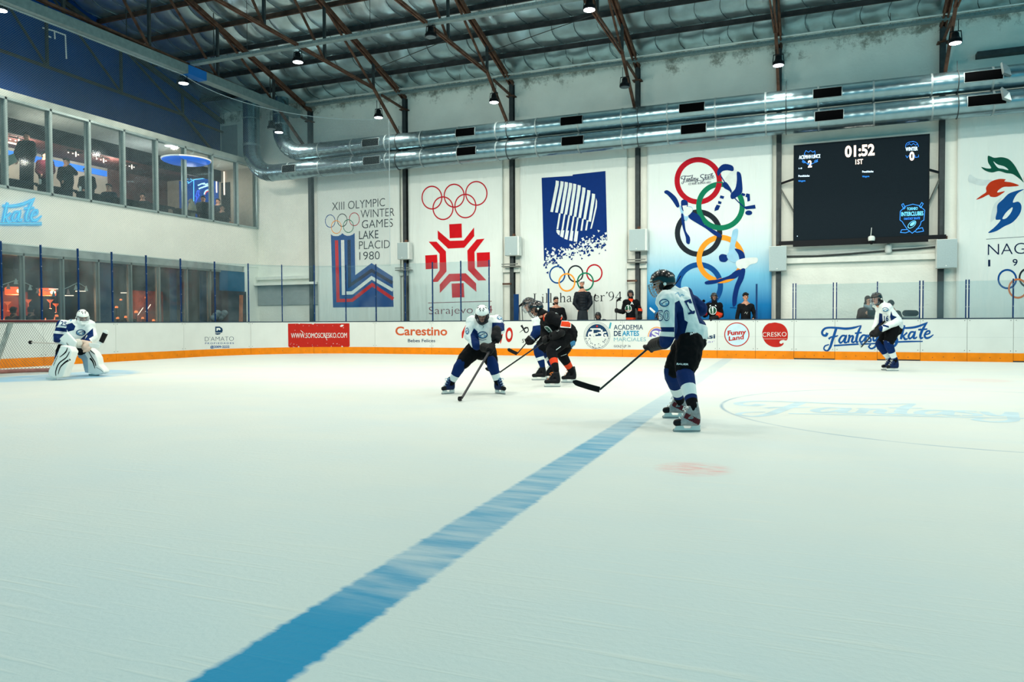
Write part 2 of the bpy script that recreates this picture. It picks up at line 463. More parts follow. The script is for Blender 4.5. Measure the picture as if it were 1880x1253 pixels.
# faded rink lettering frozen into the ice
def affine3(src, dst):
    A = np.array([[s[0], s[1], 1] for s in src]); B = np.array([[d[0], d[1]] for d in dst]); return np.linalg.solve(A, B)
g1 = on_plane(1372, 739, 2, 0); g2 = on_plane(1456, 760, 2, 0); g3 = on_plane(1848, 757, 2, 0)
Aff = affine3([(3.5, 9), (13, 23.6), (50.5, 13.6)], [(g1.x, g1.y), (g2.x, g2.y), (g3.x, g3.y)])
art = Art(lambda x, y, l: Vector((x, y, .0006 + l * .08)))
def ice_pt(u, v): q = np.array([u, v, 1]) @ Aff; return (float(q[0]), float(q[1]))
script_logo(art, ice_pt, .062, wmul=1.1)
m_ice_print = mat('faded_ice_print', (186, 210, 219), .5, var=.10, scale=3)
o = art.build('ice_lettering', m_ice_print); tag(o, 'pale blue script lettering faded into the ice inside the circle', 'lettering')

# ---- far wall
m_wall = mat('white_plaster', (234, 235, 226), .8, var=.05, scale=1.5, bump=.25, bscale=14)
def stained():
    m = mat('upper_plaster', (226, 230, 222), .85, var=.06, scale=1.0, bump=.3, bscale=14)
    nt = m.node_tree; N = nt.nodes; L = nt.links; b = N['Principled BSDF']
    base = b.inputs['Base Color'].links[0].from_socket
    tc = N.new('ShaderNodeTexCoord'); nz = N.new('ShaderNodeTexNoise'); nz.inputs['Scale'].default_value = 1.6; nz.inputs['Detail'].default_value = 9; nz.inputs['Roughness'].default_value = .75
    L.new(tc.outputs['Object'], nz.inputs[0])
    sp = N.new('ShaderNodeSeparateXYZ'); L.new(tc.outputs['Object'], sp.inputs[0])
    hr = N.new('ShaderNodeMapRange'); hr.inputs[1].default_value = 9.2; hr.inputs[2].default_value = 10.0; hr.inputs[3].default_value = -.12; hr.inputs[4].default_value = .1
    L.new(sp.outputs[2], hr.inputs[0])
    ad = N.new('ShaderNodeMath'); ad.operation = 'ADD'; L.new(nz.outputs[0], ad.inputs[0]); L.new(hr.outputs[0], ad.inputs[1])
    mr = N.new('ShaderNodeMapRange'); mr.inputs[1].default_value = .56; mr.inputs[2].default_value = .68; mr.inputs[4].default_value = .75
    L.new(ad.outputs[0], mr.inputs[0])
    mx = N.new('ShaderNodeMix'); mx.data_type = 'RGBA'; L.new(mr.outputs[0], mx.inputs[0]); L.new(base, mx.inputs[6]); mx.inputs[7].default_value = srgb(95, 95, 80)
    L.new(mx.outputs[2], b.inputs['Base Color'])
    return m
b = MB(); b.box((-24.4, YW, -.3), (14, YW + .2, 7.3)); struct(b.build('wall_far', m_wall))
b = MB(); b.box((-24.4, YW - .001, 7.3), (14, YW + .2, 10.6)); struct(b.build('wall_far_upper', stained()), 'upper far wall with damp stains under the roof')
# concrete ledge that runs across the wall between the banners
b = MB()
b.box((XL, YW - .16, 2.98), (-19.5, YW, 3.12)); b.box((-15.25, YW - .16, 2.98), (-14.92, YW, 3.15))
for x0, x1 in ((-10.84, -10.18), (-6.16, -5.46), (-1.4, 3.8)): b.box((x0, YW - .16, 2.98), (x1, YW, 3.15))
struct(b.build('trim_1', mat('ledge_white', (226, 228, 220), .7), bevel=.01), 'white concrete ledge crossing the far wall between banners')
b = MB(); b.box((XL, YW - .06, 1.9), (-19.2, YW, 2.8)); struct(b.build('trim_2', mat('ledge_shade', (150, 158, 158), .7)), 'grey panel painted as shade under the ledge, low on the far wall by the corner')  # shade below the ledge, put in as a grey panel
b = MB(); b.box((XL, YW - .3, 2.74), (-19.2, YW, 2.84)); struct(b.build('trim_3', m_wall))

# ---- steel columns against the far wall
COLX = [-19.45, -14.98, -10.47, -5.78, -1.17, 3.45, 8.05]
m_steel = mat('dark_steel', (62, 68, 70), .55, .3, var=.2, scale=5, bump=.1)
m_rust = mat('rusty_steel', (92, 66, 54), .75, .15, var=.45, scale=4.0, bump=.25)
m_grate = mat('grey_bracket', (120, 124, 120), .6, .3)
for i, x in enumerate(COLX):
    t = empty('steel_column', (x, YW - .12, 0), 'dark steel column standing against the far wall, %s from the left' % ORD[i], 'column', 'steel columns of the far wall')
    b = MB(); b.box((x - .075, YW - .20, 0), (x + .075, YW - .185, 9.9)); b.box((x - .075, YW - .015, 0), (x + .075, YW, 9.9)); b.box((x - .01, YW - .19, 0), (x + .01, YW - .01, 9.9))
    b.build('column_shaft', m_steel, t)
    b = MB(); b.box((x - .16, YW - .28, 9.42), (x + .16, YW - .001, 9.45)); b.build('bearing_plate', m_rust, t)
    if i in (1, 2, 3):
        b = MB(); b.box((x - .3, YW - .45, 3.16), (x + .34, YW - .16, 3.20)); b.box((x - .3, YW - .45, 3.24), (x + .34, YW - .42, 3.28)); b.build('grate_shelf', m_grate, t)
    if i in (2, 3):
        b = MB(); b.bar((x - .35, YW - .22, 2.55), (x, YW - .22, 2.55), .06); b.build('wall_bracket', m_rust, t)

# ---- roof
FOIL_Y0 = 26.2
PURL = [24.95, 23.72, 22.5, 21.27, 20.05, 18.82, 17.6, 16.37, 15.15, 13.9, 12.7]
def foil_mesh():
    xs = np.arange(-24.6, 14.01, .085); ys = np.concatenate([np.arange(26.2, 12, -.12), [12.0]])
    rng = np.random.RandomState(3)
    seam = .78
    ph = rng.rand(400)
    Z = np.zeros((len(ys), len(xs)))
    for i, y in enumerate(ys):
        bay = next((k for k, p in enumerate(PURL) if y > p), len(PURL)); hi = 26.2 if bay == 0 else PURL[bay - 1]; lo = PURL[bay] if bay < len(PURL) else 12.0
        t = (hi - y) / max(hi - lo, .1)
        for j, x in enumerate(xs):
            xx = x + .18 * math.sin(t * 3.1) + .1 * bay
            k = int(math.floor((xx + 40) / seam)); u = (xx + 40) / seam - k
            sag = .06 * math.sin(PI * min(max(t, 0), 1)) * (.55 + .9 * ph[(k * 7 + bay * 31) % 400])
            crease = -.03 * math.sin(PI * u) + .03 * math.exp(-(min(u, 1 - u) / .07) ** 2) + .02 * (u - .5)
            nz = noise.noise(Vector((x * 1.1, y * 1.3, 3))) * .022 + noise.noise(Vector((x * 5, y * 2, 9))) * .004
            Z[i, j] = roof_z(y) - sag + crease * math.sin(PI * min(max(t, 0), 1)) + nz
    b = MB()
    nx = len(xs)
    b.v = [(float(x), float(y), float(Z[i, j])) for i, y in enumerate(ys) for j, x in enumerate(xs)]
    for i in range(len(ys) - 1):
        for j in range(nx - 1):
            b.f.append([i * nx + j, i * nx + j + 1, (i + 1) * nx + j + 1, (i + 1) * nx + j]); b.m.append(0)
    return b
m_foil = mat('insulation_foil', (214, 236, 242), .30, .95, var=.15, scale=2.0, bump=.10, bscale=9)
o = foil_mesh().build('ceiling', m_foil, smooth='all', fixn=False); struct(o, 'silver insulation foil sagging between the purlins')
b = MB()
for bay in range(len(PURL)):
    hi = 26.2 if bay == 0 else PURL[bay - 1]; lo = PURL[bay]
    for k in range(int((40 - 24.5) / .78), int((40 + 14) / .78)):
        pts = []
        for q in range(7):
            t_ = q / 6; y_ = hi + (lo - hi) * t_; x_ = k * .78 - 40 - .18 * math.sin(t_ * 3.1) - .1 * bay
            pts.append((x_, y_, roof_z(y_) - .045 * math.sin(PI * t_) - .012))
        b.tube(pts, .011, 4, caps=False)
struct(b.build('ceiling', mat('foil_seam', (92, 112, 120), .35, .8), smooth=True), 'taped seams running down the silver foil')
b = MB(); b.add([(-25, 26.3, 10.6), (14, 26.3, 10.6), (14, 12, roof_z(12) + .25), (-25, 12, roof_z(12) + .25)], [(0, 1, 2, 3)])
b.add([(-25, 12, roof_z(12) + .1), (14, 12, roof_z(12) + .1), (14, -2, roof_z(-2) + .1), (-25, -2, roof_z(-2) + .1)], [(0, 1, 2, 3)])
struct(b.build('ceiling', mat('roof_sheet', (90, 105, 110), .5, .5)), 'metal roof sheeting above the foil')
m_purlin = mat('purlin_steel', (50, 50, 52), .6, .3, var=.35, scale=3)
m_purlin2 = mat('purlin_rust', (78, 58, 50), .7, .2, var=.4, scale=3)
for i, y in enumerate(PURL):
    b = MB(); z = roof_z(y) - .06
    b.box((-24.3, y - .03, z - .14), (14, y + .03, z)); b.box((-24.3, y - .05, z - .152), (14, y + .03, z - .14)); b.box((-24.3, y - .03, z), (14, y + .045, z + .012))
    o = b.build('roof_purlin', m_purlin2 if i in (3, 4) else m_purlin)
    tag(o, 'steel roof purlin running the length of the hall, %s from the far wall' % ORD[i], 'purlin', 'roof purlins under the foil')

TRX = [-24.05] + COLX
def truss(i, x):
    t = empty('roof_truss', (x, 25.9, 9.8), 'rusty steel roof truss over the rink, %s from the left wall' % ORD[i], 'truss', 'roof trusses')
    zt = lambda y: 9.86 + .31 * (YW - y)
    zb = lambda y: 9.66 + .022 * (23.75 - y)
    m = m_steel if i == 0 else m_rust
    b = MB()
    for s in (-.06, .06): b.bar((x + s, 26.0, zt(26.0)), (x + s, 12, zt(12)), .05, .13)
    b.bar((x, 26.0, zt(26.0) + .05), (x, 12, zt(12) + .05), .2, .02)
    b.build('top_chord', m, t)
    b = MB()
    for s in (-.045, .045): b.bar((x + s, 23.75, zb(23.75)), (x + s, 12, zb(12)), .04, .07)
    b.build('bottom_chord', m, t)
    b = MB(); b.bar((x, 23.75, zb(23.75)), (x, 25.95, 8.1), .09, .09); b.build('end_brace', m, t)
    b = MB(); b.bar((x, 24.3, zb(23.75) - .1), (x, 26.0, 9.46), .06, .08); b.build('knee_brace', m, t)
    for y in (23.75, 20.82, 17.9, 14.98):
        b = MB(); b.bar((x, y, zb(y)), (x, y, zt(y)), .08, .08, up=(0, 1, 0)); b.build('web_post', m_steel, t)
    for ya, yb in ((20.82, 23.75), (17.9, 20.82), (14.98, 17.9)):
        b = MB(); b.bar((x, ya, zt(ya)), (x, yb, zb(yb)), .06, .06); b.build('web_diagonal', m, t)
    return t
for i, x in enumerate(TRX): truss(i, x)
# light cross rods between the first trusses
for i, (a, c) in enumerate([((-10.47, 20.9, 9.8), (-15.0, 23.7, 10.3)), ((-5.78, 20.9, 9.85), (-10.47, 23.7, 10.3))]):
    b = MB(); b.tube([a, c], .012, 6); tag(b.build('brace_wire', m_steel), ['thin wire brace stretched under the roof in the middle bay', 'thin wire brace stretched under the roof right of the middle bay'][i], 'wire')

# ---- cable trays
m_tray = mat('galvanised_tray', (128, 148, 150), .5, .5, var=.12, scale=8)
m_tray_bluelit = mat('blue_lit_tray', (30, 110, 190), .5, .2)  # blue light falling on the tray, put into the colour of one section
def channel(b, a, c, w, h, mi=0):
    a = Vector(a); c = Vector(c); d = (c - a).normalized(); r = Vector((d.y, -d.x, 0)) * w / 2
    up = Vector((0, 0, h))
    b.bar(a, c, w, .012, mi)
    for s in (-1, 1): b.bar(a + r * s + up / 2, c + r * s + up / 2, .014, h, mi)
t = empty('cable_tray', (-19.5, 19.5, 9.7), 'wide grey cable tray crossing the hall above the goal end', 'cable tray')
b = MB(); channel(b, (-19.5, 11, 9.42), (-19.5, 19.35, 9.42), .34, .28); channel(b, (-19.5, 20.15, 9.42), (-19.5, 25.2, 9.42), .34, .28); b.build('tray_channel', m_tray, t)
b = MB(); channel(b, (-19.5, 19.35, 9.41), (-19.5, 20.15, 9.41), .36, .29); tag(b.build('tray_section', m_tray_bluelit, t), 'tray section with blue light painted into its colour')
for y in (14.0, 17.1, 20.7, 23.6):
    b = MB(); b.tube([(-19.5, y, 9.5), (-19.5, y, roof_z(y) - .1)], .015, 6); b.build('hanger_rod', m_steel, t)
def perf_tray(name, y, z, x0, x1, label, rods):
    t = empty(name, (x0, y, z), label, 'cable tray')
    b = MB(); channel(b, (x0, y, z), (x1, y, z), .2, .08); x = x0 + .1
    while x < x1: b.box((x, y - .109, z + .025), (x + .03, y - .1075, z + .05), 1); x += .125
    b.build('tray_channel', [m_tray, m_grate], t)
    for x in rods:
        b = MB(); b.tube([(x, y, z), (x, y, roof_z(y) - .1)], .008, 6); b.build('hanger_rod', m_steel, t)
perf_tray('perforated_tray', 19.5, 9.72, -19.3, 13, 'long perforated cable tray with lamps slung across the middle of the roof', (-17, -12.4, -8, -3, 2))
perf_tray('perforated_tray', 25.6, 9.96, -19.3, 13, 'long perforated cable tray along the top of the far wall', (-17, -12.4, -8, -3, 2))
b = MB()
x = -19.2
while x < 12: b.tube([(x, 25.42, 10.08), (x + 2.2, 25.42, 10.08)], .035, 8); b.tube([(x + 2.2, 25.42, 10.08), (x + 2.26, 25.42, 10.08)], .05, 8); x += 2.26
tag(b.build('conduit_pipe', mat('bright_conduit', (200, 208, 205), .3, .6), smooth=True), 'bright metal conduit pipe along the roof edge above the far wall', 'pipe')

# ---- ducts
def duct_material():
    m = mat('galvanised_duct', (134, 160, 168), .26, .95, var=.10, scale=5, bump=.08, bscale=4)
    nt = m.node_tree; N = nt.nodes; L = nt.links; b = N['Principled BSDF']
    tc = N.new('ShaderNodeTexCoord'); w = N.new('ShaderNodeTexWave'); w.inputs['Scale'].default_value = 1.1; w.bands_direction = 'X'; w.inputs['Distortion'].default_value = 1.5
    L.new(tc.outputs['Object'], w.inputs[0])
    bp = N.new('ShaderNodeBump'); bp.inputs['Strength'].default_value = .12; bp.inputs['Distance'].default_value = .03
    L.new(w.outputs[1], bp.inputs['Height']); old = b.inputs['Normal'].links[0].from_node; L.new(old.outputs[0], bp.inputs['Normal']); L.new(bp.outputs[0], b.inputs['Normal'])
    return m
m_duct = duct_material(); m_black = mat('black_void', (4, 5, 6), .9, spec=0.02)
m_duct_edge = mat('duct_frame', (150, 165, 168), .4, .7)
def duct(zc, r, xr, label, gr):
    t = empty('round_duct', (xr, 25.1, zc), label, 'air duct')
    R_ = 1.05; pts = [(xr, 25.1, 10.25), (xr, 25.1, zc + R_ + .1)]
    for k in range(0, 9):
        a = PI + (PI / 2) * k / 8
        pts.append((xr + R_ + R_ * math.cos(a), 25.1, zc + R_ + R_ * math.sin(a)))
    el = pts[1:]; pts2 = [(xr + R_, 25.1, zc)] + [(xx, 25.1, zc) for xx in np.arange(xr + R_ + 1, 13.5, 1.0)]
    b = MB(); b.tube([(xr, 25.1, 10.25), (xr, 25.1, 9.2), (xr, 25.1, zc + R_ + .1)], r, 32); b.build('riser', m_duct, t, smooth=True)
    b = MB()
    for k in range(1, len(el)): b.tube([el[k - 1], el[k]], [r * 1.01, r * 1.03], 32)
    b.build('elbow', m_duct, t, smooth=True)
    b = MB(); b.tube(pts2, r, 40); b.build('duct_run', m_duct, t, smooth=True)
    x = xr + R_ + .9
    while x < 13:
        b = MB(); b.tube([(x, 25.1, zc), (x + .05, 25.1, zc)], r + .012, 32); x += 1.52; b.build('joint_ring', m_duct_edge, t, smooth=True)
    for z0, z1 in ((zc + R_ + .12, zc + R_ + .2), (9.55, 9.58)):
        b = MB(); b.tube([(xr, 25.1, z0), (xr, 25.1, z1)], r + .02, 32); b.build('joint_ring', m_duct_edge, t, smooth=True)
    for x in COLX[1:]:
        b = MB(); b.tube([(x + .25, 25.1 + (r + .012) * math.cos(a_), zc + (r + .012) * math.sin(a_)) for a_ in np.linspace(0, 2 * PI, 25)], .012, 5); b.tube([(x + .25, 25.1, zc + r), (x + .25, 25.1, zc + r + .3)], .01, 5); b.build('hanger_strap', m_steel, t)
    for (px, py, w) in gr:
        q = on_plane(px, py, 1, 25.1 - r); x = q.x; hw = w / 2
        b = MB(); n = 6
        a0, a1 = math.radians(160), math.radians(208)   # angle measured in the YZ plane from +Y
        a0, a1 = math.radians(150), math.radians(200)
        vs = []
        for rr in (r + .012, r + .03):
            for k in range(n + 1):
                a = a0 + (a1 - a0) * k / n
                for xx in (x - hw, x + hw): vs.append((xx, 25.1 + rr * math.cos(a), zc + rr * math.sin(a)))
        o0 = 2 * (n + 1)
        fs = [(2 * k, 2 * k + 1, 2 * k + 3, 2 * k + 2) for k in range(n)] + [(o0 + 2 * k, o0 + 2 * k + 2, o0 + 2 * k + 3, o0 + 2 * k + 1) for k in range(n)]
        b.add(vs, fs, 0)
        g = b.build('air_grille', m_black, t)
        b = MB()
        c = [(x + sx * (hw + .012), 25.1 + (r + .024) * math.cos(a), zc + (r + .024) * math.sin(a)) for sx, a in ((-1, a0), (1, a0), (1, a1), (-1, a1))]
        for sx in (0, 1):
            ar = [(c[sx][0], 25.1 + (r + .024) * math.cos(a0 + (a1 - a0) * k / n), zc + (r + .024) * math.sin(a0 + (a1 - a0) * k / n)) for k in range(n + 1)]
            b.tube(ar, .012, 5)
        b.tube([c[0], c[1]], .012, 5); b.tube([c[3], c[2]], .012, 5)
        b.build('grille_frame', m_duct_edge, g)
    if True:
        q = on_plane(1845, gr[-1][1] - 6, 1, 24.8)
        b = MB(); b.prism([(q.x - .12, 24.78, zc + .3), (q.x + .05, 24.74, zc + .12), (q.x + .1, 24.7, zc - .12), (q.x - .1, 24.6, zc - .05)], (.02, -.12, .02)); b.build('deflector_flap', m_duct_edge, t)
duct(7.28, .335, -21.72, 'lower of two shiny round metal ducts along the far wall', [(530, 319, .62), (682, 301, .72), (856, 284, .74), (1051, 262, .76), (1273, 240, .78), (1522, 214, .78), (1812, 185, .92)])
duct(7.97, .32, -20.22, 'upper of two shiny round metal ducts along the far wall', [(680, 268, .72), (854, 246, .74), (1049, 223, .76), (1270, 197, .78), (1519, 169, .78), (1806, 136, .92)])

# ---- lamps
m_lamp = mat('lamp_black', (18, 20, 24), .45, .3)
m_lens = mat('lamp_lens', (255, 255, 250), .4, emit=(235, 245, 255), estr=14)
m_lens_off = mat('lamp_lens_off', (90, 105, 112), .3)
def high_bay(loc, label, on=True, rod=.3, tilt=0.0, power=1.0, seen=True):
    x, y, z = loc
    t = empty('high_bay_lamp', (x, y, z), label, 'lamp', 'high bay lamps under the roof')
    b = MB(); b.lathe([(.155, 0), (.17, .01), (.17, .07), (.15, .10), (.10, .16), (.085, .27), (.05, .30)], (x, y, z), n=20); b.build('lamp_housing', m_lamp, t, smooth=True)
    b = MB(); b.lathe([(.148, -.012), (.15, -.004)], (x, y, z), n=20); b.build('lens', m_lens if on else m_lens_off, t)
    b = MB()
    for s in (-.16, .16): b.tube([(x + s, y, z + .06), (x + s * .85, y, z + .32)], .012, 6)
    b.tube([(x - .14, y, z + .32), (x + .14, y, z + .32)], .014, 6)
    b.build('bracket', m_lamp, t)
    b = MB()
    for s in (-.07, .07): b.tube([(x + s, y, z + .32), (x + s, y, z + .34 + rod)], .01, 6)
    b.build('hanger_rod', m_lamp, t)
    if on:
        if 23 < y < 25: power *= .3
        if 19 < y < 20: power *= .62
        ld = bpy.data.lights.new('lamp_light', 'SPOT'); ld.energy = LAMP_POWER * power; ld.color = LAMP_COLOUR
        ld.spot_size = math.radians(168); ld.spot_blend = .35; ld.shadow_soft_size = .15
        lo = bpy.data.objects.new('lamp_light', ld); COL.objects.link(lo); lo.location = (x, y, z - .05); adopt(lo, t); lo.location = (x, y, z - .05)
    return t
def lamp_px(px, py, y, *a, **k):
    q = on_plane(px, py, 1, y); high_bay((q.x, q.y, q.z), *a, **k)
R1 = 24.2
lamp_px(512, 243, R1, 'black high bay lamp lit beside the duct elbow')
lamp_px(695, 216, R1, 'black high bay lamp lit beside the leftmost brace foot over the duct')
lamp_px(907, 188, R1, 'black high bay lamp lit before the far wall above the second banner')
lamp_px(1147, 160, R1, 'black high bay lamp with an unlit grey lens by the fourth column', on=False)
lamp_px(1429, 120, R1, 'black high bay lamp lit near the column left of the scoreboard')
lamp_px(1754, 79, R1, 'black high bay lamp lit near the column right of the scoreboard')
lamp_px(499, 237, 23.7, 'black high bay lamp with an unlit lens hanging left of the duct elbow', on=False)
R2 = 19.5
lamp_px(337, 153, R2, 'black high bay lamp lit under the blue-lit section of cable tray', rod=.02)
lamp_px(547, 114, R2, 'black high bay lamp lit under the middle cable tray', rod=.02)
lamp_px(791, 68, R2, 'black high bay lamp with an unlit lens under the middle cable tray', on=False, rod=.05)
lamp_px(1082, 18, R2, 'black high bay lamp lit at the top edge of the picture')
R3 = 14.6
lamp_px(2, 19, R3, 'black high bay lamp lit at the left edge of the picture')
for k, x in enumerate((-1.2, 3.5, 8.0)): high_bay((x, R2, 9.35), 'black high bay lamp lit, out of sight above the right half, second row %s' % ORD[k])
for j, y in enumerate((R3, 9.9, 5.4)):
    for k, x in enumerate((-15, -10.5, -5.8, -1.2, 3.5, 8.0)):
        high_bay((x, y, 9.35), 'black high bay lamp lit, out of sight over the rink, row %s lamp %s' % (ORD[j + 2], ORD[k]), power={R3: .6, 9.9: .82, 5.4: .2}[y])
for k, x in enumerate((-15.0, -10.5, -5.8, -1.2)):      # added floodlights, out of view, to brighten the near player and far wall
    t = empty('added_flood_lamp', (x, 2.6, 9.3), 'added black floodlight aimed down the rink, out of sight above the camera, %s' % ORD[k], 'lamp', 'added floodlights above the camera end')
    b = MB(); b.bar((x, 2.45, 9.4), (x, 2.7, 9.2), .4, .3, up=(0, .62, .78)); b.build('lamp_housing', m_lamp, t, bevel=.02)
    b = MB(); b.bar((x, 2.70, 9.2), (x, 2.71, 9.19), .34, .24, up=(0, .62, .78)); b.build('lens', m_lens, t)
    b = MB(); b.tube([(x, 2.5, 9.5), (x, 2.5, 11.5)], .02, 6); b.build('hanger_rod', m_lamp, t)
    ld = bpy.data.lights.new('added_flood_light', 'SPOT'); ld.energy = LAMP_POWER * 2.8; ld.color = LAMP_COLOUR; ld.spot_size = math.radians(64); ld.spot_blend = .9; ld.shadow_soft_size = .2
    lo = bpy.data.objects.new('added_flood_light', ld); COL.objects.link(lo); adopt(lo, t); lo.location = (x, 2.8, 9.12); lo.rotation_euler = (math.radians(68), 0, 0)
high_bay((8.0, R1, 8.9), 'black high bay lamp lit in front of the far wall, right of the picture')
# ================================================================== LEFT BUILDING
m_band = mat('white_render', (236, 237, 228), .75, var=.03, scale=1.2, bump=.12)
m_alu = mat('aluminium_frame', (160, 176, 174), .45, .35, var=.1)
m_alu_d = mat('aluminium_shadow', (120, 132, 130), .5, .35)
m_bluewall = mat('blue_gable_paint', (14, 62, 128), .7, var=.15, scale=.8, bump=.15)
def glass_mat(name, tint, haze, gloss=.05):
    m = bpy.data.materials.new(name); m.use_nodes = True; nt = m.node_tree; N = nt.nodes; L = nt.links
    N.remove(N['Principled BSDF']); out = N['Material Output']
    tr = N.new('ShaderNodeBsdfTransparent'); tr.inputs[0].default_value = srgb(*tint)
    gl = N.new('ShaderNodeBsdfGlossy'); gl.inputs['Roughness'].default_value = .06
    df = N.new('ShaderNodeBsdfDiffuse'); df.inputs[0].default_value = srgb(205, 222, 226)
    tc = N.new('ShaderNodeTexCoord'); nz = N.new('ShaderNodeTexNoise'); nz.inputs['Scale'].default_value = 1.7; nz.inputs['Detail'].default_value = 5
    L.new(tc.outputs['Object'], nz.inputs[0])
    mr = N.new('ShaderNodeMapRange'); mr.inputs[1].default_value = .35; mr.inputs[2].default_value = .75; mr.inputs[3].default_value = haze * .3; mr.inputs[4].default_value = haze * 1.7
    L.new(nz.outputs[0], mr.inputs[0])
    m1 = N.new('ShaderNodeMixShader'); m1.inputs[0].default_value = gloss; L.new(tr.outputs[0], m1.inputs[1]); L.new(gl.outputs[0], m1.inputs[2])
    m2 = N.new('ShaderNodeMixShader'); L.new(mr.outputs[0], m2.inputs[0]); L.new(m1.outputs[0], m2.inputs[1]); L.new(df.outputs[0], m2.inputs[2])
    L.new(m2.outputs[0], out.inputs[0]); return m
m_win = glass_mat('window_glass', (225, 234, 236), .015, .04)
m_rinkglass = glass_mat('rink_glass', (240, 246, 247), .028, .025)
Z0, Z1, Z2, Z3, Z4 = 1.15, 3.28, 3.52, 5.17, 7.86
b = MB()
b.box((XL - .25, 4, Z2), (XL, YW, Z3)); struct(b.build('wall_left', m_band), 'white band of wall between the lower and upper windows')
b = MB(); b.box((XL - .35, 4, Z4), (XL + .03, YW, 8.07)); struct(b.build('trim_4', mat('sill_grey', (178, 186, 178), .6, var=.1, scale=3), bevel=.01), 'pale beam above the upper windows')
b = MB(); b.box((XL - .25, 4, Z1), (XL + .01, YW - 1.0, Z2)); struct(b.build('trim_5', mat('header_grey', (150, 158, 156), .7, var=.15, scale=3, bump=.2)), 'grey header above the lower windows')
b = MB(); b.box((XL - .25, 4, -.02), (XL, YW, Z0)); struct(b.build('wall_left_base', mat('dark_base', (60, 66, 70), .7)), 'dark low wall under the lower windows')
b = MB(); b.box((XL - .2, YW - .85, Z0), (XL - .02, YW, Z2)); struct(b.build('wall_left_end', m_band))
b = MB(); b.box((XG - .2, 4, 7.9), (XG, YW, 14.5)); struct(b.build('wall_gable', m_bluewall), 'deep blue gable wall above the upper windows')
b = MB(); b.box((XG - 6, 4, 8.0), (XL, YW, 8.06)); struct(b.build('ceiling', m_band), 'flat top of the upper viewing room')
# pale door-like panel and white marks on the blue gable
q0 = on_plane(421, 226, 1, YW); q1 = on_plane(443, 287, 1, YW)
b = MB(); b.box((-24.2, YW - .03, 8.1), (-23.35, YW, 9.75)); struct(b.build('trim_6', mat('grey_panel', (150, 160, 165), .7)), 'pale grey panel high in the corner beside the duct riser')
art = Art(plane_map(0, XG, 1), .03)
for pts in ([(78, 51), (100, 57), (121, 65)], [(83, 52), (84, 64), (94, 69)], [(100, 57), (101, 72)], [(120, 65), (122, 108)]): art.stroke(pts, 2.6, 0, False)
o = art.build('wall_marking', mat('white_marking', (215, 225, 230), .6)); tag(o, 'white angular line marking painted high on the blue gable wall', 'marking')

# ---- upper windows
UM = [(-12, 0), (5, 0), (90, 0), (160, 0), (224, 0), (285, 0), (337, 0), (387, 0), (433, 0), (470, 0)]
uy = [13.75, 15.19, 16.60, 17.96, 19.30, 20.70, 22.04, 23.42, 24.81, 26.02]
for i in range(len(uy) - 1):
    ya, yb = uy[i], uy[i + 1]
    b = MB()
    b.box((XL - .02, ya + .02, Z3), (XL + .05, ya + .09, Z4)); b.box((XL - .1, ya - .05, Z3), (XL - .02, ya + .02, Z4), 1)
    b.box((XL - .02, ya, Z3), (XL + .05, yb, Z3 + .07)); b.box((XL - .02, ya, Z4 - .07), (XL + .05, yb, Z4))
    if i == len(uy) - 2: b.box((XL - .02, yb - .02, Z3), (XL + .05, yb + .05, Z4))
    f = struct(b.build('window_%d' % (i + 1), [m_alu, m_alu_d]))
    b = MB(); b.box((XL + .0, ya + .09, Z3 + .07), (XL + .012, yb, Z4 - .07)); b.build('pane', m_win, f)
# ---- upper room
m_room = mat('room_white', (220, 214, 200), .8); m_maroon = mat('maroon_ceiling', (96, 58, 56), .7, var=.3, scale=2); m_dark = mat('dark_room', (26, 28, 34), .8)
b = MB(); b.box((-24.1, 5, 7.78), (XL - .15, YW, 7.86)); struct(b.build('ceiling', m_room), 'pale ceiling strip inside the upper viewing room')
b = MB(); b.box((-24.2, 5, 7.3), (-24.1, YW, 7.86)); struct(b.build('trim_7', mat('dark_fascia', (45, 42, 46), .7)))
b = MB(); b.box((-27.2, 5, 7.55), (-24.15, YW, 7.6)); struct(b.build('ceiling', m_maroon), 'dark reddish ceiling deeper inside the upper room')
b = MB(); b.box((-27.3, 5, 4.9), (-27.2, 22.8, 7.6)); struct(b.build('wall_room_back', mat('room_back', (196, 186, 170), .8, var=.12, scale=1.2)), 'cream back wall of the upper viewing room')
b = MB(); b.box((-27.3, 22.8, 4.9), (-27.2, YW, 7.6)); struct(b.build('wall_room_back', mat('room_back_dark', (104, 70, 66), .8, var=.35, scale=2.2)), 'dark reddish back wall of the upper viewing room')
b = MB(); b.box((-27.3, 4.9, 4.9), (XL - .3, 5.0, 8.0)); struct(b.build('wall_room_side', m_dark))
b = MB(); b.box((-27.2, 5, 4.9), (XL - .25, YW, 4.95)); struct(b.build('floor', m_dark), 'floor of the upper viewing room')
b = MB(); b.box((-27.2, 25.9, 4.95), (XL - .1, 26.0, 7.8)); struct(b.build('wall_room_end', mat('room_end', (176, 164, 148), .8, var=.08)), 'cream end wall inside the last upper window')
b = MB(); b.box((-27.19, 18.6, 7.2), (-27.1, 22.7, 7.42)); t = b.build('led_strip', mat('led_blue', (60, 130, 220), .4, emit=(40, 120, 230), estr=1.0)); tag(t, 'long blue light strip along the back wall of the upper room', 'light strip')
b = MB(); b.box((-26.4, 15.6, 7.5), (-26.34, 18.8, 7.55)); tag(b.build('led_strip', mat('led_warm', (255, 220, 190), .4, emit=(255, 200, 160), estr=1.5)), 'thin warm light strip on the reddish ceiling of the upper room', 'light strip')
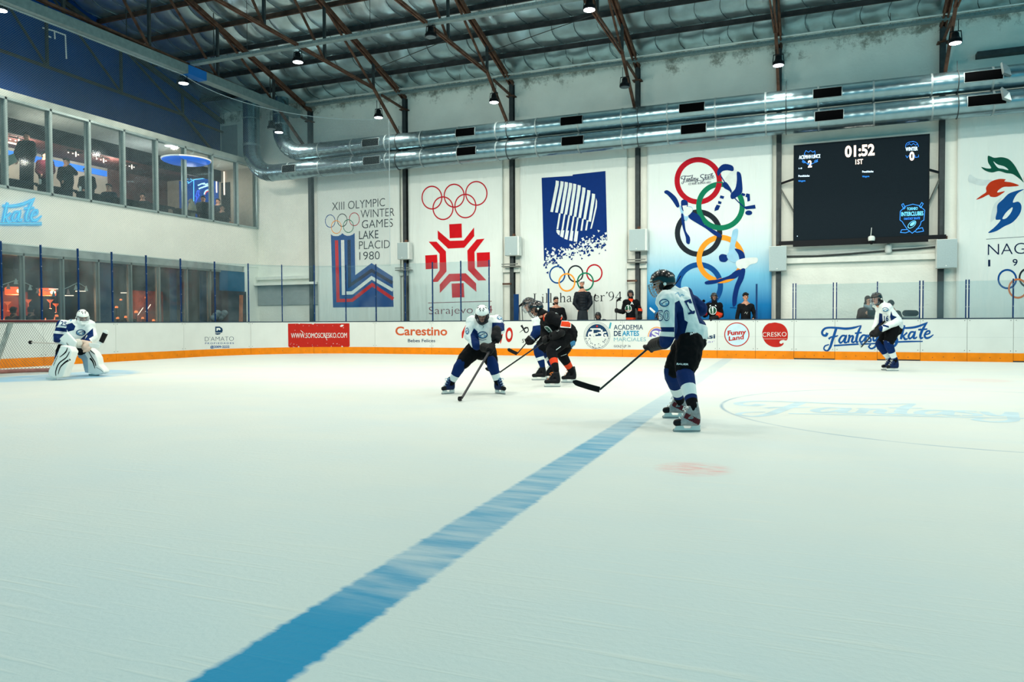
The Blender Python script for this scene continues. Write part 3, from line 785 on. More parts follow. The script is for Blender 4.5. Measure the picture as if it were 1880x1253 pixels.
# ceiling disc with blue glow
rq = on_plane(342, 297, 2, 7.42)
t = empty('ring_lamp', rq, 'round blue-lit ceiling disc hanging in the upper room', 'lamp')
b = MB(); b.lathe([(.7, 0), (.86, .06), (.88, .1)], (rq.x, rq.y, 7.36), n=40); b.build('lit_drum', mat('ring_blue', (20, 90, 190), .4, emit=(10, 100, 220), estr=.6), t, smooth=True)
b = MB(); b.lathe([(.9, 0), (.91, .05)], (rq.x, rq.y, 7.46), n=40); b.build('white_rim', mat('rim_white', (235, 235, 230), .4, emit=(255, 240, 230), estr=.25), t, smooth=True)
# blue wall panel with neon signs on the end wall of the upper room
YN = 25.88
qa = on_plane(330, 330, 1, YN); qb = on_plane(401, 330, 1, YN)
b = MB(); b.box((max(qa.x, -27.15), YN - .04, 4.96), (qb.x, YN, 7.5)); t = b.build('neon_sign_board', mat('deep_blue_panel', (10, 70, 150), .5, emit=(4, 66, 150), estr=.5)); tag(t, 'deep blue wall panel with a neon arrow, bolt and frame inside the upper room', 'neon sign')
art = Art(plane_map(1, YN - .04, -1), .03)
K = lambda x, y: (240 + x / 5.967, 230 + y / 5.967)
def st(pts, w, mi, c=False): art.stroke([K(*p) for p in pts], w / 5.967, mi, c)
st([(690, 835), (690, 597), (850, 578), (960, 568)], 8, 0)
st([(630, 570), (680, 605), (630, 638), (630, 620), (608, 618), (608, 590), (630, 588), (630, 570)], 7, 0)
st([(730, 718), (750, 718), (738, 762), (752, 765), (710, 842), (726, 782), (712, 780), (730, 718)], 6, 1)
st([(735, 662), (760, 650), (790, 640), (800, 652)], 14, 2, True); st([(745, 698), (780, 684), (850, 660), (900, 655)], 16, 2, True); st([(800, 632), (820, 650), (845, 640)], 14, 2, True)
art.ring(K(850, 760), 44 / 5.967, 50 / 5.967, 2.2, 2, a0=PI, a1=1.6 * PI); art.ring(K(850, 762), 34 / 5.967, 38 / 5.967, 1.4, 3, a0=PI, a1=1.6 * PI)
art.build('neon_tubing', [mat('neon_sky', (120, 200, 255), .4, emit=(90, 190, 255), estr=2.0), mat('neon_blue', (70, 110, 255), .4, emit=(60, 90, 255), estr=2.0),
                          mat('neon_pale', (200, 235, 240), .4, emit=(170, 225, 235), estr=1.6), mat('neon_red', (240, 70, 60), .4, emit=(240, 60, 50), estr=1.2)], t)
qc = on_plane(406, 330, 1, YN); qd = on_plane(422, 330, 1, YN)
b = MB(); b.box((qc.x, YN - .02, 4.96), (qd.x, YN + .01, 7.25)); tag(b.build('dark_doorway', m_dark), 'dark doorway recess beside the neon panel upstairs', 'doorway')
for (px, y0, y1, w) in ((397, 304, 354, .05), (411, 315, 358, .04)):
    a = on_plane(px, y0, 1, YN - .05); c = on_plane(px, y1, 1, YN - .05)
    b = MB(); b.box((a.x - w / 2, YN - .06, c.z), (a.x + w / 2, YN - .02, a.z)); tag(b.build('light_tube', mat('tube_warm', (255, 225, 200), .4, emit=(255, 215, 190), estr=2.2)), 'vertical warm light tube by the doorway, %s' % ('taller, nearer the neon panel' if px < 400 else 'shorter, further right'), 'light tube')
# small spot clusters seen through the upper glass
for i, (px, py) in enumerate(((32, 216), (188, 262), (240, 272), (137, 246))):
    q = on_plane(px, py, 0, -25.4)
    t = empty('spot_cluster', q, 'small bright spot lamps on the reddish ceiling, %s cluster from the left upstairs' % ('first', 'third', 'fourth', 'second')[i], 'lamp')
    b = MB(); b.bar((q.x, q.y - .3, 7.5), (q.x, q.y + .3, 7.5), .04); b.tube([(q.x, q.y, 7.5), (q.x, q.y, q.z)], .02, 6); b.build('track', m_dark, t)
    b = MB()
    for dy, dz in ((-.28, -.05), (-.1, -.12), (.12, -.02), (.02, -.34)): b.ball((q.x + .02, q.y + dy, min(7.4, q.z + .15 + dz)), (.02, .028, .022 if dz > -.3 else .10), 0)
    b.build('spot_bulbs', mat('spot_glow', (255, 235, 215), .4, emit=(255, 225, 200), estr=3.5), t)
q = on_plane(311, 268, 2, 7.77); b = MB(); b.lathe([(.16, 0), (.17, .02)], (q.x, q.y, 7.75), n=20); tag(b.build('downlight', mat('downlight', (255, 250, 245), .4, emit=(250, 250, 245), estr=2)), 'small round downlight in the pale ceiling strip upstairs', 'lamp')
for i, (x, y, e, c) in enumerate(((-24.6, 24.6, 40, (1, .92, .82)), (-25.6, 18.0, 150, (1, .82, .66)), (-25.4, 21.5, 130, (1, .8, .66)), (-23.2, 13, 60, (1, .95, .85)), (-23.2, 17, 60, (1, .95, .85)), (-23.2, 21, 55, (.9, .95, 1)), (-23.1, 24.6, 30, (1, .9, .78)))):
    ld = bpy.data.lights.new('room_light', 'POINT'); ld.energy = e; ld.color = c; ld.shadow_soft_size = .3
    lo = bpy.data.objects.new('room_light', ld); COL.objects.link(lo); lo.location = (x, y, 6.6 if x > -24 else 7.2)

# ---- neon lettering on the white band
art = Art(plane_map(0, XL, 1), .05)
KP = lambda u, v: (6.5 + (u - 71.0) * 2.47, 359.5 + v * 2.78)
art2 = Art(plane_map(0, XL, 1), .075); art3 = Art(plane_map(0, XL, 1), .06)
only = [i for i in range(len(SKATE_F)) if i >= 12]
script_logo(art, KP, 2.5, only=[i for i in only if i != 12 and i != 13], wmul=1.45)
script_logo(art3, KP, 2.5, only=[i for i in only if i != 12 and i != 13], wmul=.85)
script_logo(art2, KP, 2.5, only=[i for i in only if i != 12 and i != 13], wmul=.35)
for a_, w, dy in ((art, 6.4, 0), (art3, 4.4, 0), (art2, 1.0, 0)): a_.stroke([(-30, 410.5), (77, 410.8)], w, 0, False)
t = art.build('neon_lettering', mat('neon_edge', (60, 170, 220), .4, emit=(40, 150, 205), estr=.55)); tag(t, 'pale blue neon script sign on the white wall band at the left edge', 'neon sign')
art3.build('letter_face', mat('neon_face', (150, 190, 205), .5, emit=(110, 170, 195), estr=.05), t); art2.build('inner_tube', mat('neon_inner', (70, 190, 235), .4, emit=(60, 185, 235), estr=.6), t)

# ---- lower windows
LM = [-30, 40, 113, 178, 238, 290, 341, 384, 404]
ly = [on_plane(max(px, -30), 520, 0, XL).y for px in LM]
for i in range(len(ly) - 1):
    ya, yb = ly[i], ly[i + 1]
    b = MB()
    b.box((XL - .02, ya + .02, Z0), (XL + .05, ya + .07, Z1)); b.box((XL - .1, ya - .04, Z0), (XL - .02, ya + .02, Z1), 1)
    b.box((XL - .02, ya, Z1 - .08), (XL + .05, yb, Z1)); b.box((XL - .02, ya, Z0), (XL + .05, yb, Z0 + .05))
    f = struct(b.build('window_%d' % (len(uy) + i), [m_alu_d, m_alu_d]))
    b = MB(); b.box((XL, ya + .1, Z0 + .05), (XL + .012, yb - .08, Z1 - .08)); b.build('pane', m_win, f)
b = MB(); b.box((XL - .05, ly[-1], Z0), (XL - .01, 25.25, Z1)); struct(b.build('trim_8', mat('blue_screen', (24, 84, 120), .5, var=.2, scale=1.5)), 'blue screened opening at the end of the lower windows')
for i, (p0, p1, zz_) in enumerate(((181, 209, 3.25), (312, 324, 3.2), (367, 379, 3.2))):
    a = on_plane(p0, 520, 0, XL - .3); c = on_plane(p1, 520, 0, XL - .3)
    b = MB(); b.box((XL - .34, a.y, 0), (XL - .3, c.y, zz_)); tag(b.build('blue_panel', mat('blue_screen', (24, 84, 120))), 'dark blue panel standing behind the lower windows, %s from the left' % ORD[i], 'panel')
# ---- lower room (cafe)
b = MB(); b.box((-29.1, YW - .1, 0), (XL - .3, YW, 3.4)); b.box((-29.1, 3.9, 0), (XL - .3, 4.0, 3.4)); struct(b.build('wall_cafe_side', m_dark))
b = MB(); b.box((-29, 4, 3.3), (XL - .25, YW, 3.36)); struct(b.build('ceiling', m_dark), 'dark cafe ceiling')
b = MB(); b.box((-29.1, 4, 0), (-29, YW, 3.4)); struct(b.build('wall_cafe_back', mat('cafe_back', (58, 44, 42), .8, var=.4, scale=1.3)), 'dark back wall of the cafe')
b = MB(); b.box((XL - 2.2, ly[5] - .3, 0), (XL - 2.1, 25.5, 3.3)); struct(b.build('wall_cafe_partition', mat('cafe_grey', (92, 96, 96), .8, var=.35, scale=1.1, bump=.3)), 'grey partition behind the right-hand lower windows')
m_shade = mat('orange_shade', (240, 90, 40), .5, emit=(255, 80, 25), estr=2.2); m_bulb = mat('warm_bulb', (255, 220, 170), .4, emit=(255, 205, 140), estr=14)
for i, (px, py) in enumerate(((26, 535), (87, 537))):
    q = on_plane(px, py, 0, -24.6)
    t = empty('pendant_lamp', q, 'orange glowing pendant lamp inside the cafe, %s of the two' % ('left' if i == 0 else 'right'), 'lamp')
    b = MB(); b.lathe([(.24, -.12), (.26, -.1), (.26, .1), (.22, .14)], q, n=24); b.build('lamp_shade', m_shade, t, smooth=True)
    b = MB(); b.ball(q + Vector((.27, 0, 0)), (.03, .1, .07)); b.build('bulb', m_bulb, t)
    b = MB(); b.tube([q + Vector((0, 0, .14)), (q.x, q.y, 3.3)], .01, 6); b.build('cord', m_dark, t)
    ld = bpy.data.lights.new('pendant_light', 'POINT'); ld.energy = 170; ld.color = (1, .42, .2); ld.shadow_soft_size = .2
    lo = bpy.data.objects.new('pendant_light', ld); COL.objects.link(lo); lo.location = q + Vector((.1, 0, -.25))
# counter with bottles and glasses glowing in orange light
cq = on_plane(0, 575, 0, -25.2); ce = on_plane(110, 575, 0, -25.2)
t = empty('bar_counter', (-25.5, (cq.y + ce.y) / 2, 0), 'dark bar counter under the orange pendants in the cafe', 'counter')
b = MB(); b.box((-25.8, cq.y - 2, 0), (-25.1, ce.y + .6, 1.02)); b.build('counter_body', mat('counter_wood', (110, 50, 36), .6, var=.3), t)
b = MB(); b.box((-25.85, cq.y - 2, 1.02), (-25.05, ce.y + .6, 1.07)); b.build('counter_top', mat('counter_top', (150, 80, 56), .3), t)
b = MB(); b.box((-26.6, cq.y - 2, 0), (-26.5, 18.8, 2.3)); struct(b.build('trim_9', mat('cafe_brick', (150, 62, 40), .7, var=.4, scale=5)), 'lit brick-red wall of the bar inside the cafe')
m_gl = mat('amber_glass', (235, 130, 80), .2, var=.3, scale=14, spec=.8)
bottle_rnd = random.Random(5)
bt = None
for i in range(22):
    y = cq.y - .6 + i * (ce.y - cq.y + .6) / 21
    h = .18 + .16 * bottle_rnd.random(); r = .035 + .02 * bottle_rnd.random()
    b = MB(); b.lathe([(r, 0), (r, h * .6), (r * .4, h * .8), (r * .4, h)], (-25.3 + .3 * (i % 2) * -1, y, 1.07), n=10)
    tag(b.build('bottle', m_gl, smooth=True), 'amber lit bottle on the bar counter inside the cafe', 'bottle', 'bottles on the bar counter')
# ceiling fittings in the cafe
for i, (p0, p1) in enumerate((((90, 531), (108, 531)), ((119, 543), (135, 543)), ((139, 535), (157, 535)), ((222, 538), (236, 538)))):
    a = on_plane(*p0, 0, -24.0); c = on_plane(*p1, 0, -24.0)
    b = MB(); b.bar(a, c, .03, .03); tt_ = b.build('light_tube', mat('tube_warm', (255, 225, 200), .4)); b = MB(); b.tube([(a + c) / 2, ((a.x + c.x) / 2, (a.y + c.y) / 2, 3.32)], .008, 5); b.build('cord', m_dark, tt_); tag(tt_, 'short horizontal warm light tube inside the cafe, %s from the left' % ORD[i], 'light tube')
# bunting
def bunting(pts, label, n, drops):
    P3 = [on_plane(x, y, 0, -22.9) for x, y in pts]
    t = empty('bunting', P3[0], label, 'bunting')
    b = MB(); b.tube(P3, .012, 5); b.build('bunting_cord', m_band, t)
    for (x, y, mi) in drops:
        q = on_plane(x, y, 0, -22.88)
        b = MB(); b.prism([q + Vector((0, -.07, -.12)), q + Vector((0, .07, -.12)), q + Vector((0, .012, .05)), q + Vector((0, -.012, .05))], (.012, 0, 0))
        b.build('pennant', [m_band, mat('pennant_pink', (220, 170, 160), .7), mat('pennant_blue', (70, 150, 190), .7)][mi], t)
bunting([(-10, 530), (8, 522), (29, 515), (45, 519), (60, 526)], 'string of small white pennants in the cafe window, left of the two', 3, [(15, 524, 1), (29, 515, 0), (55, 526, 0)])
bunting([(66, 530), (90, 535), (110, 534), (125, 528), (143, 519), (158, 528)], 'string of small coloured pennants in the cafe window, right of the two', 5, [(69, 532, 1), (98, 538, 2), (125, 534, 1), (139, 526, 0), (158, 528, 0)])
# clutter behind the right-hand lower windows
for i, (px, py, w, h, c, lab) in enumerate(((404, 572, .5, .45, (96, 112, 118), 'grey bundle of gear piled behind the blue screen'), (440, 560, .08, 1.0, (170, 100, 60), 'orange-brown upright post behind the lower glass near the corner'),
        (425, 545, 1.0, .9, (52, 44, 48), 'dark brown box unit behind the glass near the corner'))):
    q = on_plane(px, py, 0, -22.0 if i != 2 else -22.15)
    b = MB()
    if i == 0:
        for k in range(6): b.ball((q.x, q.y + .12 * (k - 3), 1.35 + .1 * (k % 3)), (.12, .16, .12))
    elif i == 1: b.bar((q.x, q.y, 0), (q.x, q.y + .1, 2.3), .09, .12)
    else:
        b.box((q.x - .12, q.y - w, 1.2), (q.x + .05, q.y + w * .8, 2.45)); b.box((q.x + .05, q.y - w * .9, 1.75), (q.x + .07, q.y + w * .7, 1.79))
    o = b.build(('gear_pile', 'post', 'storage_box')[i], mat('clutter_%d' % i, c, .7, var=.3)); tag(o, lab, ('gear', 'post', 'box')[i])

# ================================================================== BOARDS
L1 = 19.45 - 4.0; LA = RC * PI / 2
def path(s):
    """point on the inner face and the outward normal"""
    if s < L1: return Vector((XB, 4 + s, 0)), Vector((-1, 0, 0))
    if s < L1 + LA:
        a = (s - L1) / RC; n = Vector((-math.cos(a), math.sin(a), 0))
        return Vector((XB + RC, YB - RC, 0)) + n * RC, n
    return Vector((XB + RC + s - L1 - LA, YB, 0)), Vector((0, 1, 0))
def s_of_px(px, z=1.2, s0=5.0, s1=60):
    lo, hi = s0, s1
    for _ in range(50):
        m = (lo + hi) / 2; p, _n = path(m); x, y = proj((p.x, p.y, z))
        if x < px: lo = m
        else: hi = m
    return lo
def ribbon(b, s0, s1, z0, z1, off0, off1, mi=0, inset=.004):
    s0 += inset; s1 -= inset
    n = max(1, int((s1 - s0) / .22)) if (s0 < L1 + LA and s1 > L1) else 1
    vs = []; fs = []
    for i in range(n + 1):
        p, nn = path(s0 + (s1 - s0) * i / n)
        for off, z in ((off0, z0), (off0, z1), (off1, z1), (off1, z0)): q = p + nn * off; vs.append((q.x, q.y, z))
    for i in range(n):
        for k in range(4): fs.append((4 * i + k, 4 * i + (k + 1) % 4, 4 * i + 4 + (k + 1) % 4, 4 * i + 4 + k))
    fs += [(3, 2, 1, 0), (4 * n, 4 * n + 1, 4 * n + 2, 4 * n + 3)]
    b.add(vs, fs, mi)
m_board = mat('white_board', (208, 213, 209), .35, var=.03, scale=2, bump=.03)
m_kick = mat('orange_kick', (226, 128, 10), .45, var=.10, scale=5, bump=.05)
m_rail = mat('board_rail', (44, 62, 78), .5)
m_gap = mat('seam_dark', (60, 66, 70), .7)
seams = [s_of_px(px) for px in (337, 460, 576, 688, 792, 900, 1015, 1143, 1230, 1317, 1387, 1458, 1533, 1611, 1690, 1776, 1861)]
first = [1.0, 3.4, 5.8, 8.2]; s_a = s_of_px(212)
first = [q for q in (seams[0] - 12.4, seams[0] - 9.9, seams[0] - 7.4, seams[0] - 4.9)] + [s_a]
seams = [q for q in first if q > 0] + seams + [seams[-1] + 1.2, seams[-1] + 2.4, seams[-1] + 4]
BL = ['plain, far left end of the rink', 'plain, near left end of the rink', 'plain, at the goal end before the net', 'plain, behind the goal net', 'plain, behind the goalkeeper', 'plain, right of the goalkeeper',
      'with the dark blue D logo lettering', 'with the left end of the red web address', 'with the right end of the red web address', 'with the orange brown baby shop lettering', 'with the end of the baby shop lettering',
      'behind the white-helmeted player', 'with the black bent-stick mark', 'with the round navy monogram badge', 'with the martial arts academy lettering', 'with the purple sun badge', 'with the round Funny Land sign, a door',
      'with the red CRESKO blot', 'with the start of the blue script logo, a door', 'with the left middle of the blue script logo', 'with the right middle of the blue script logo', 'with the end of the blue script logo, a door',
      'plain, right of the blue script logo', 'plain, at the right edge of the picture', 'plain, just outside the right edge', 'plain, farthest outside the right edge']
panels = []
doors = {1317, 1458, 1690}
labels = []
for i in range(len(seams) - 1):
    a, c = seams[i], seams[i + 1]
    pm, _n = path((a + c) / 2); px = proj((pm.x, pm.y, .7))[0]
    lab = BL[i]
    pp, nn = path(a)
    t = empty('board_panel', (path((a + c) / 2)[0].x, path((a + c) / 2)[0].y, 0), 'white rink board panel, orange base, ' + lab, 'rink board', None)
    b = MB(); ribbon(b, a, c, .24, 1.165, 0, .09); pan = b.build('board_face', m_board, t)
    b = MB(); z0 = .035 if 'door' in lab else 0
    ribbon(b, a, c, z0, .24, -.008, .09); k = b.build('kick_plate', m_kick, t)
    b = MB(); ribbon(b, a, c, 1.165, 1.195, -.012, .11, 0, 0); b.build('top_rail', m_rail, t)
    if 'door' in lab:
        b = MB(); ribbon(b, a, c, 0.0, .03, 0, .09); b.build('threshold', m_gap, t)
    if px > 1040:
        b = MB(); ribbon(b, a, c, .66, .664, -.0015, .0); b.build('seam_line', mat('seam_pale', (170, 178, 180), .6), t)
    b = MB()
    for q, z in ((a + .06, 1.12), (c - .06, 1.12), (a + .06, .3), (c - .06, .3), (a + .3, .1), (c - .3, .1), ((a + c) / 2, .12)):
        p, n_ = path(q); b.ball(p - n_ * (.001 if z > .24 else .009) + Vector((0, 0, z)), .011, 0, 6, 4)
    b.build('screws', m_gap, t)
    panels.append((a, c, t, pan, px))
b = MB(); ribbon(b, seams[0], seams[-1], .02, 1.16, .03, .07); struct(b.build('trim_10', m_gap), 'dark framework inside the rink boards')
rb = MB(); ribbon(rb, seams[0], seams[-1], 0.0, 1.2, 0, .01, 0, 0); board_tree = BVHTree.FromPolygons([Vector(v) for v in rb.v], rb.f)
def board_art(): return Art(surf_map(board_tree), .002)
def panel_at(px): return min(panels, key=lambda p: abs(p[4] - px))[2]
navy = mat('ink_navy', (10, 50, 84), .5); ink_black = mat('ink_black', (24, 28, 34), .5); ink_red = mat('ink_red', (176, 30, 18), .5, var=.06)
ink_blue = mat('ink_blue', (6, 72, 138), .5, var=.08); ink_white = mat('ink_white', (212, 216, 212), .5); ink_orange = mat('ink_orangebrown', (190, 84, 44), .5)
ink_teal = mat('ink_teal', (60, 150, 170), .5); ink_sky = mat('ink_sky', (190, 215, 226), .5); ink_purple = mat('ink_purple', (104, 92, 170), .5); ink_gold = mat('ink_gold', (222, 150, 90), .5)
# blue-D agency logo
Z = lambda x, y: (230 + x / 5.22, 440 + y / 5.22)
a_ = board_art()
a_.poly([Z(*p) for p in ((862, 835), (905, 835), (928, 850), (935, 872), (928, 893), (862, 893))], 0)
a_.poly([Z(*p) for p in ((862, 900), (920, 898), (905, 910), (880, 914), (862, 908))], 0)
a_.poly([Z(*p) for p in ((874, 850), (903, 848), (916, 862), (905, 872), (893, 862), (880, 878), (874, 876))], 1, up=.002)
a_.text("D'AMATO", *Z(763, 976), *Z(1040, 972), 8.0, 0, bold=-.018); a_.text('PROPIEDADES', *Z(765, 1004), *Z(1040, 1002), 3.0, 2, bold=.01, spacing=1.4)
a_.text('@2009-2222', *Z(815, 1040), *Z(998, 1038), 3.9, 2, bold=.03)
a_.build('advert_print', [navy, ink_white, ink_blue], panel_at(400), cut=8)
# red web address sign
Z = lambda x, y: (500 + x / 5.875, 570 + y / 5.875)
a_ = board_art()
edge = [(168, 145), (280, 143), (290, 150), (300, 143), (430, 146), (440, 156), (450, 144), (832, 141), (835, 385), (820, 402), (765, 396), (750, 380), (742, 398), (700, 400), (690, 408), (640, 404), (600, 408), (560, 402),
        (500, 408), (470, 400), (420, 405), (380, 402), (330, 407), (296, 403), (285, 385), (270, 402), (230, 396), (200, 406), (185, 398), (172, 390)]
a_.poly([Z(*p) for p in edge], 0)
a_.poly([Z(*p) for p in ((728, 170), (745, 156), (770, 158), (765, 172), (740, 182))], 1, up=.002)
rr = random.Random(11)
for _ in range(26):
    x = rr.uniform(180, 820); y = rr.choice([rr.uniform(355, 395), rr.uniform(360, 395), rr.uniform(150, 350)]); w = rr.uniform(3, 14)
    a_.poly([Z(x, y), Z(x + w, y - rr.uniform(1, 5)), Z(x + w * .6, y + rr.uniform(2, 6))], 1, up=.002)
for pts in ([(305, 218), (325, 235), (335, 245)], [(555, 262), (575, 290), (590, 325)]): a_.stroke([Z(*p) for p in pts], .9, 1, up=.003)
a_.text('WWW.SOMOSCRESKO.COM', *Z(202, 300), *Z(804, 296), 8.9, 1, bold=.006, up=.002)
a_.build('advert_print', [ink_red, ink_white], panel_at(545), cut=8)
# baby shop lettering
a_ = board_art()
a_.text('Carestino', *Z(1327, 268), 821, 616, 15.2, 0, bold=.022); a_.build('advert_print', [ink_orange, navy], panel_at(745)); a_ = board_art(); a_.text('Bebes Felices', *Z(1462, 344), *Z(1757, 344), 5.6, 1, bold=.012)
a_.build('advert_print', [ink_orange, navy], panel_at(745))
# red hand-lettered sign, mostly hidden by the player
a_ = board_art()
Z = lambda x, y: (780 + x / 5.697, 530 + y / 5.697)
a_.stroke([Z(*p) for p in ((392, 520), (400, 460), (430, 385))], [2, 4.5, 1], 0); a_.stroke([Z(*p) for p in ((430, 385), (470, 430), (520, 500))], [2, 3.4, 2], 0)
a_.stroke([Z(*p) for p in ((822, 372), (812, 440), (800, 520), (790, 575))], [4.5, 4, 3, 1.5], 0)
a_.ring(Z(882, 485), 5.2, 10.5, 3.0, 0, shear=-.15)
a_.stroke([Z(*p) for p in ((742, 575), (748, 525), (770, 570), (780, 520))], 2.0, 0, False)
# black bent-stick mark and lettering beside it
a_.build('advert_print', [ink_red, ink_black], panel_at(840)); a_ = board_art()
a_.stroke([Z(*p) for p in ((1008, 385), (1030, 420), (1050, 462))], [4.2, 3, 2], 1); a_.ring(Z(1060, 434), 4.0, 4.6, 1.8, 1); a_.stroke([Z(*p) for p in ((990, 462), (1030, 432), (1080, 405))], [.6, 1.4, 1.6], 1)
a_.text('STICKS', *Z(1018, 568), *Z(1180, 566), 7, 1, bold=.02)
a_.build('advert_print', [ink_red, ink_black], panel_at(920))
# round monogram badge and academy lettering
Z = lambda x, y: (1050 + x / 6.265, 480 + y / 6.265)
a_ = board_art()
a_.ring(Z(289, 856), 24.0, 25.0, .5, 0); a_.ring(Z(289, 856), 21.6, 22.8, .5, 0)
a_.disc(Z(289, 868), 20.4, 23.0, 0, a0=PI, a1=2 * PI)
for pts in ([(212, 780), (330, 780)], [(225, 810), (225, 850), (262, 850), (262, 870)], [(240, 790), (240, 880), (330, 880)], [(185, 835), (300, 835)], [(300, 780), (345, 795), (345, 815), (300, 822), (345, 832), (345, 865), (262, 872)],
            [(395, 815), (360, 820), (352, 850), (362, 878), (395, 872), (392, 850), (372, 850)], [(230, 815), (200, 820), (190, 850), (200, 872), (232, 868)]):
    a_.stroke([Z(*p) for p in pts], 2.5, 1, False, up=.003)
a_.disc(Z(289, 748), 1.8, 1.8, 3, up=.003)
for _ in range(60):
    t_ = rr.uniform(.1, PI - .1); q = rr.uniform(14, 24); x, y = 289 + q * 6.2 * math.cos(t_), 868 + q * 6.4 * math.sin(t_) * .92
    if rr.random() < .8: a_.stroke([Z(x, y), Z(x + rr.uniform(-10, 12), y + rr.uniform(-8, 8))], rr.uniform(.5, 1.5), 0, False)
a_.stroke([Z(448, 705), Z(432, 775)], 3.2, 4, False)
a_.text('ACADEMIA', *Z(482, 788), *Z(817, 786), 8.8, 0, bold=.014); a_.text('DE', *Z(482, 858), *Z(565, 857), 8.6, 0, bold=.03); a_.text('ARTES', *Z(578, 857), *Z(772, 856), 8.6, 2, bold=.03)
a_.text('MARCIALES', *Z(482, 922), *Z(850, 920), 7.0, 4, bold=-.01); a_.text('GOLF UP 36', *Z(482, 990), *Z(675, 988), 4.0, 0, bold=0)
for _ in range(22):
    x = rr.uniform(482, 840); y = rr.uniform(880, 925); a_.poly([Z(x, y), Z(x + rr.uniform(8, 24), y - 2), Z(x + rr.uniform(5, 15), y + rr.uniform(4, 10))], 5, up=.002)
a_.build('advert_print', [navy, ink_white, mat('ink_azure', (22, 130, 172), .5), ink_red, ink_teal, m_board], panel_at(1110))
# purple sun badge partly behind the near player
a_ = board_art()
a_.ring(Z(975, 870), 15.5, 17.5, 1.8, 1, a0=PI, a1=2 * PI); a_.disc(Z(975, 870), 13.6, 15.6, 0, a0=PI, a1=2 * PI); a_.text('Si', *Z(918, 882), *Z(1035, 882), 12.5, 2, bold=.04, up=.003)
a_.text('asi', 1293, 622.5, 1313, 621.5, 7.6, 3, bold=.03); a_.text('.ar', 1296, 630, 1312, 629, 4, 0, bold=-.01, shear=.2)
a_.build('advert_print', [ink_purple, ink_gold, ink_white, navy], panel_at(1200))
# Funny Land sign
Z = lambda x, y: (1270 + x / 6.263, 480 + y / 6.263)
a_ = board_art()
a_.disc(Z(518, 842), 22, 20.8, 1); a_.ring(Z(518, 842), 22.2, 21.2, 1.8, 0, up=.002)
a_.text('Funny', *Z(412, 852), *Z(626, 836), 8.0, 0, bold=.04, up=.002); a_.text('Land', *Z(425, 915), *Z(598, 893), 7.6, 0, bold=.03, up=.002)
a_.build('advert_print', [ink_red, ink_sky], panel_at(1352))
# CRESKO blot
Z = lambda x, y: (1400 + x / 3.917, 500 + y / 3.917)
a_ = board_art()
a_.smooth([Z(*p) for p in ((88, 362), (112, 366), (140, 374), (166, 396), (181, 432), (180, 478), (168, 492), (150, 488), (128, 494), (122, 508), (134, 516), (150, 508), (150, 520), (132, 534), (100, 540), (60, 534), (22, 508), (0, 466), (-2, 430), (14, 392), (40, 370), (64, 366))], 0, n=4)
a_.text('CRESKO', *Z(-1, 465), *Z(172, 462), 8.0, 1, bold=-.004, up=.002); a_.stroke([Z(0, 480), Z(174, 480)], .5, 1, False, up=.002)
a_.build('advert_print', [ink_red, ink_white], panel_at(1422))
# rink script logo
a_ = board_art()
S = lambda u, v: (1509.5 + (u - 2) * 2.098, 589.0 + v * 1.95)
script_logo(a_, S, 2.02, wmul=1.1)
a_.build('advert_print', [ink_blue], panel_at(1612))

# ================================================================== GLASS AND POSTS
m_post = mat('blue_post', (8, 50, 98), .4, .2, var=.12, scale=4)
def post(s, ztop, label, thick=.035):
    p, n = path(s); c = p + n * .05
    t = empty('glass_post', (c.x, c.y, 1.195), label, 'glass post', None)
    b = MB(); b.bar((c.x, c.y, 1.195), (c.x, c.y, ztop), thick, .05, up=n); b.build('post_shaft', m_post, t, bevel=.004)
    b = MB()
    for z in (1.5, 2.1, 2.7, ztop - .25):
        if z < ztop: b.ball((c.x - n.x * .027, c.y - n.y * .027, z), .009, 0, 6, 4)
    b.build('bolts', mat('bolt_pale', (190, 200, 205), .4, .5), t)
PL = [5, 78, 146, 208, 271, 334, 396, 457, 518, 577, 634, 689, 743, 793, 845, 897]
ps = [s_of_px(px, 2.2) for px in PL]
for i, s in enumerate(ps): post(s, 3.28 if i < 15 else 3.28, 'tall blue glass post on the boards, %s from the left' % ORD[i])
ps2 = [ps[0] - 2.4, ps[0] - 1.2] + ps
def pane(s0, s1, ztop, label):
    b = MB(); n0 = .044
    ribbon(b, s0, s1, 1.2, ztop, n0, n0 + .012, 0, .02); o = b.build('rink_glass', m_rinkglass); tag(o, label, 'glass')
for i in range(len(ps2) - 1): pane(ps2[i], ps2[i + 1], 3.25, 'clear protective glass pane, tall, at the goal end and corner, %s from the left' % ORD[i])
PR = [(1456, 0), (1461, 0), (1530, 0), (1536, 0), (1611, 0), (1689, 0), (1695, 0), (1774, 0), (1779.5, 0), (1861, 0)]
pr = [s_of_px(px, 1.9) for px, _q in PR]
for i, s in enumerate(pr): post(s, 2.24, 'short blue glass post on the right-hand boards, %s from the left' % ORD[i], .03)
pr.append(pr[-1] + 1.3); pr.append(pr[-1] + 1.3)
k = 0
for i in range(len(pr) - 1):
    if pr[i + 1] - pr[i] > .3: pane(pr[i], pr[i + 1], 2.2, 'clear protective glass pane, low, on the right-hand boards, %s from the left' % ORD[k]); k += 1
for i, (px, w) in enumerate(((1007, .05), (1389, .05))):
    q = on_plane(px, 560, 1, YB + .3)
    b = MB(); b.box((q.x - w / 2, YB + .28, .2), (q.x + w / 2, YB + .33, 2.26)); tag(b.build('bench_post', m_post, bevel=.004), 'lone blue post standing at the players bench, %s' % ('left, beside the seated man' if i == 0 else 'right, beside the man in black'), 'post')
q = on_plane(948, 560, 1, YB + .5)
b = MB(); b.box((q.x - .1, YB + .5, .2), (q.x + .08, YB + .54, 2.1)); tag(b.build('bench_post', m_post, bevel=.004), 'wide blue post at the left end of the players bench', 'post')
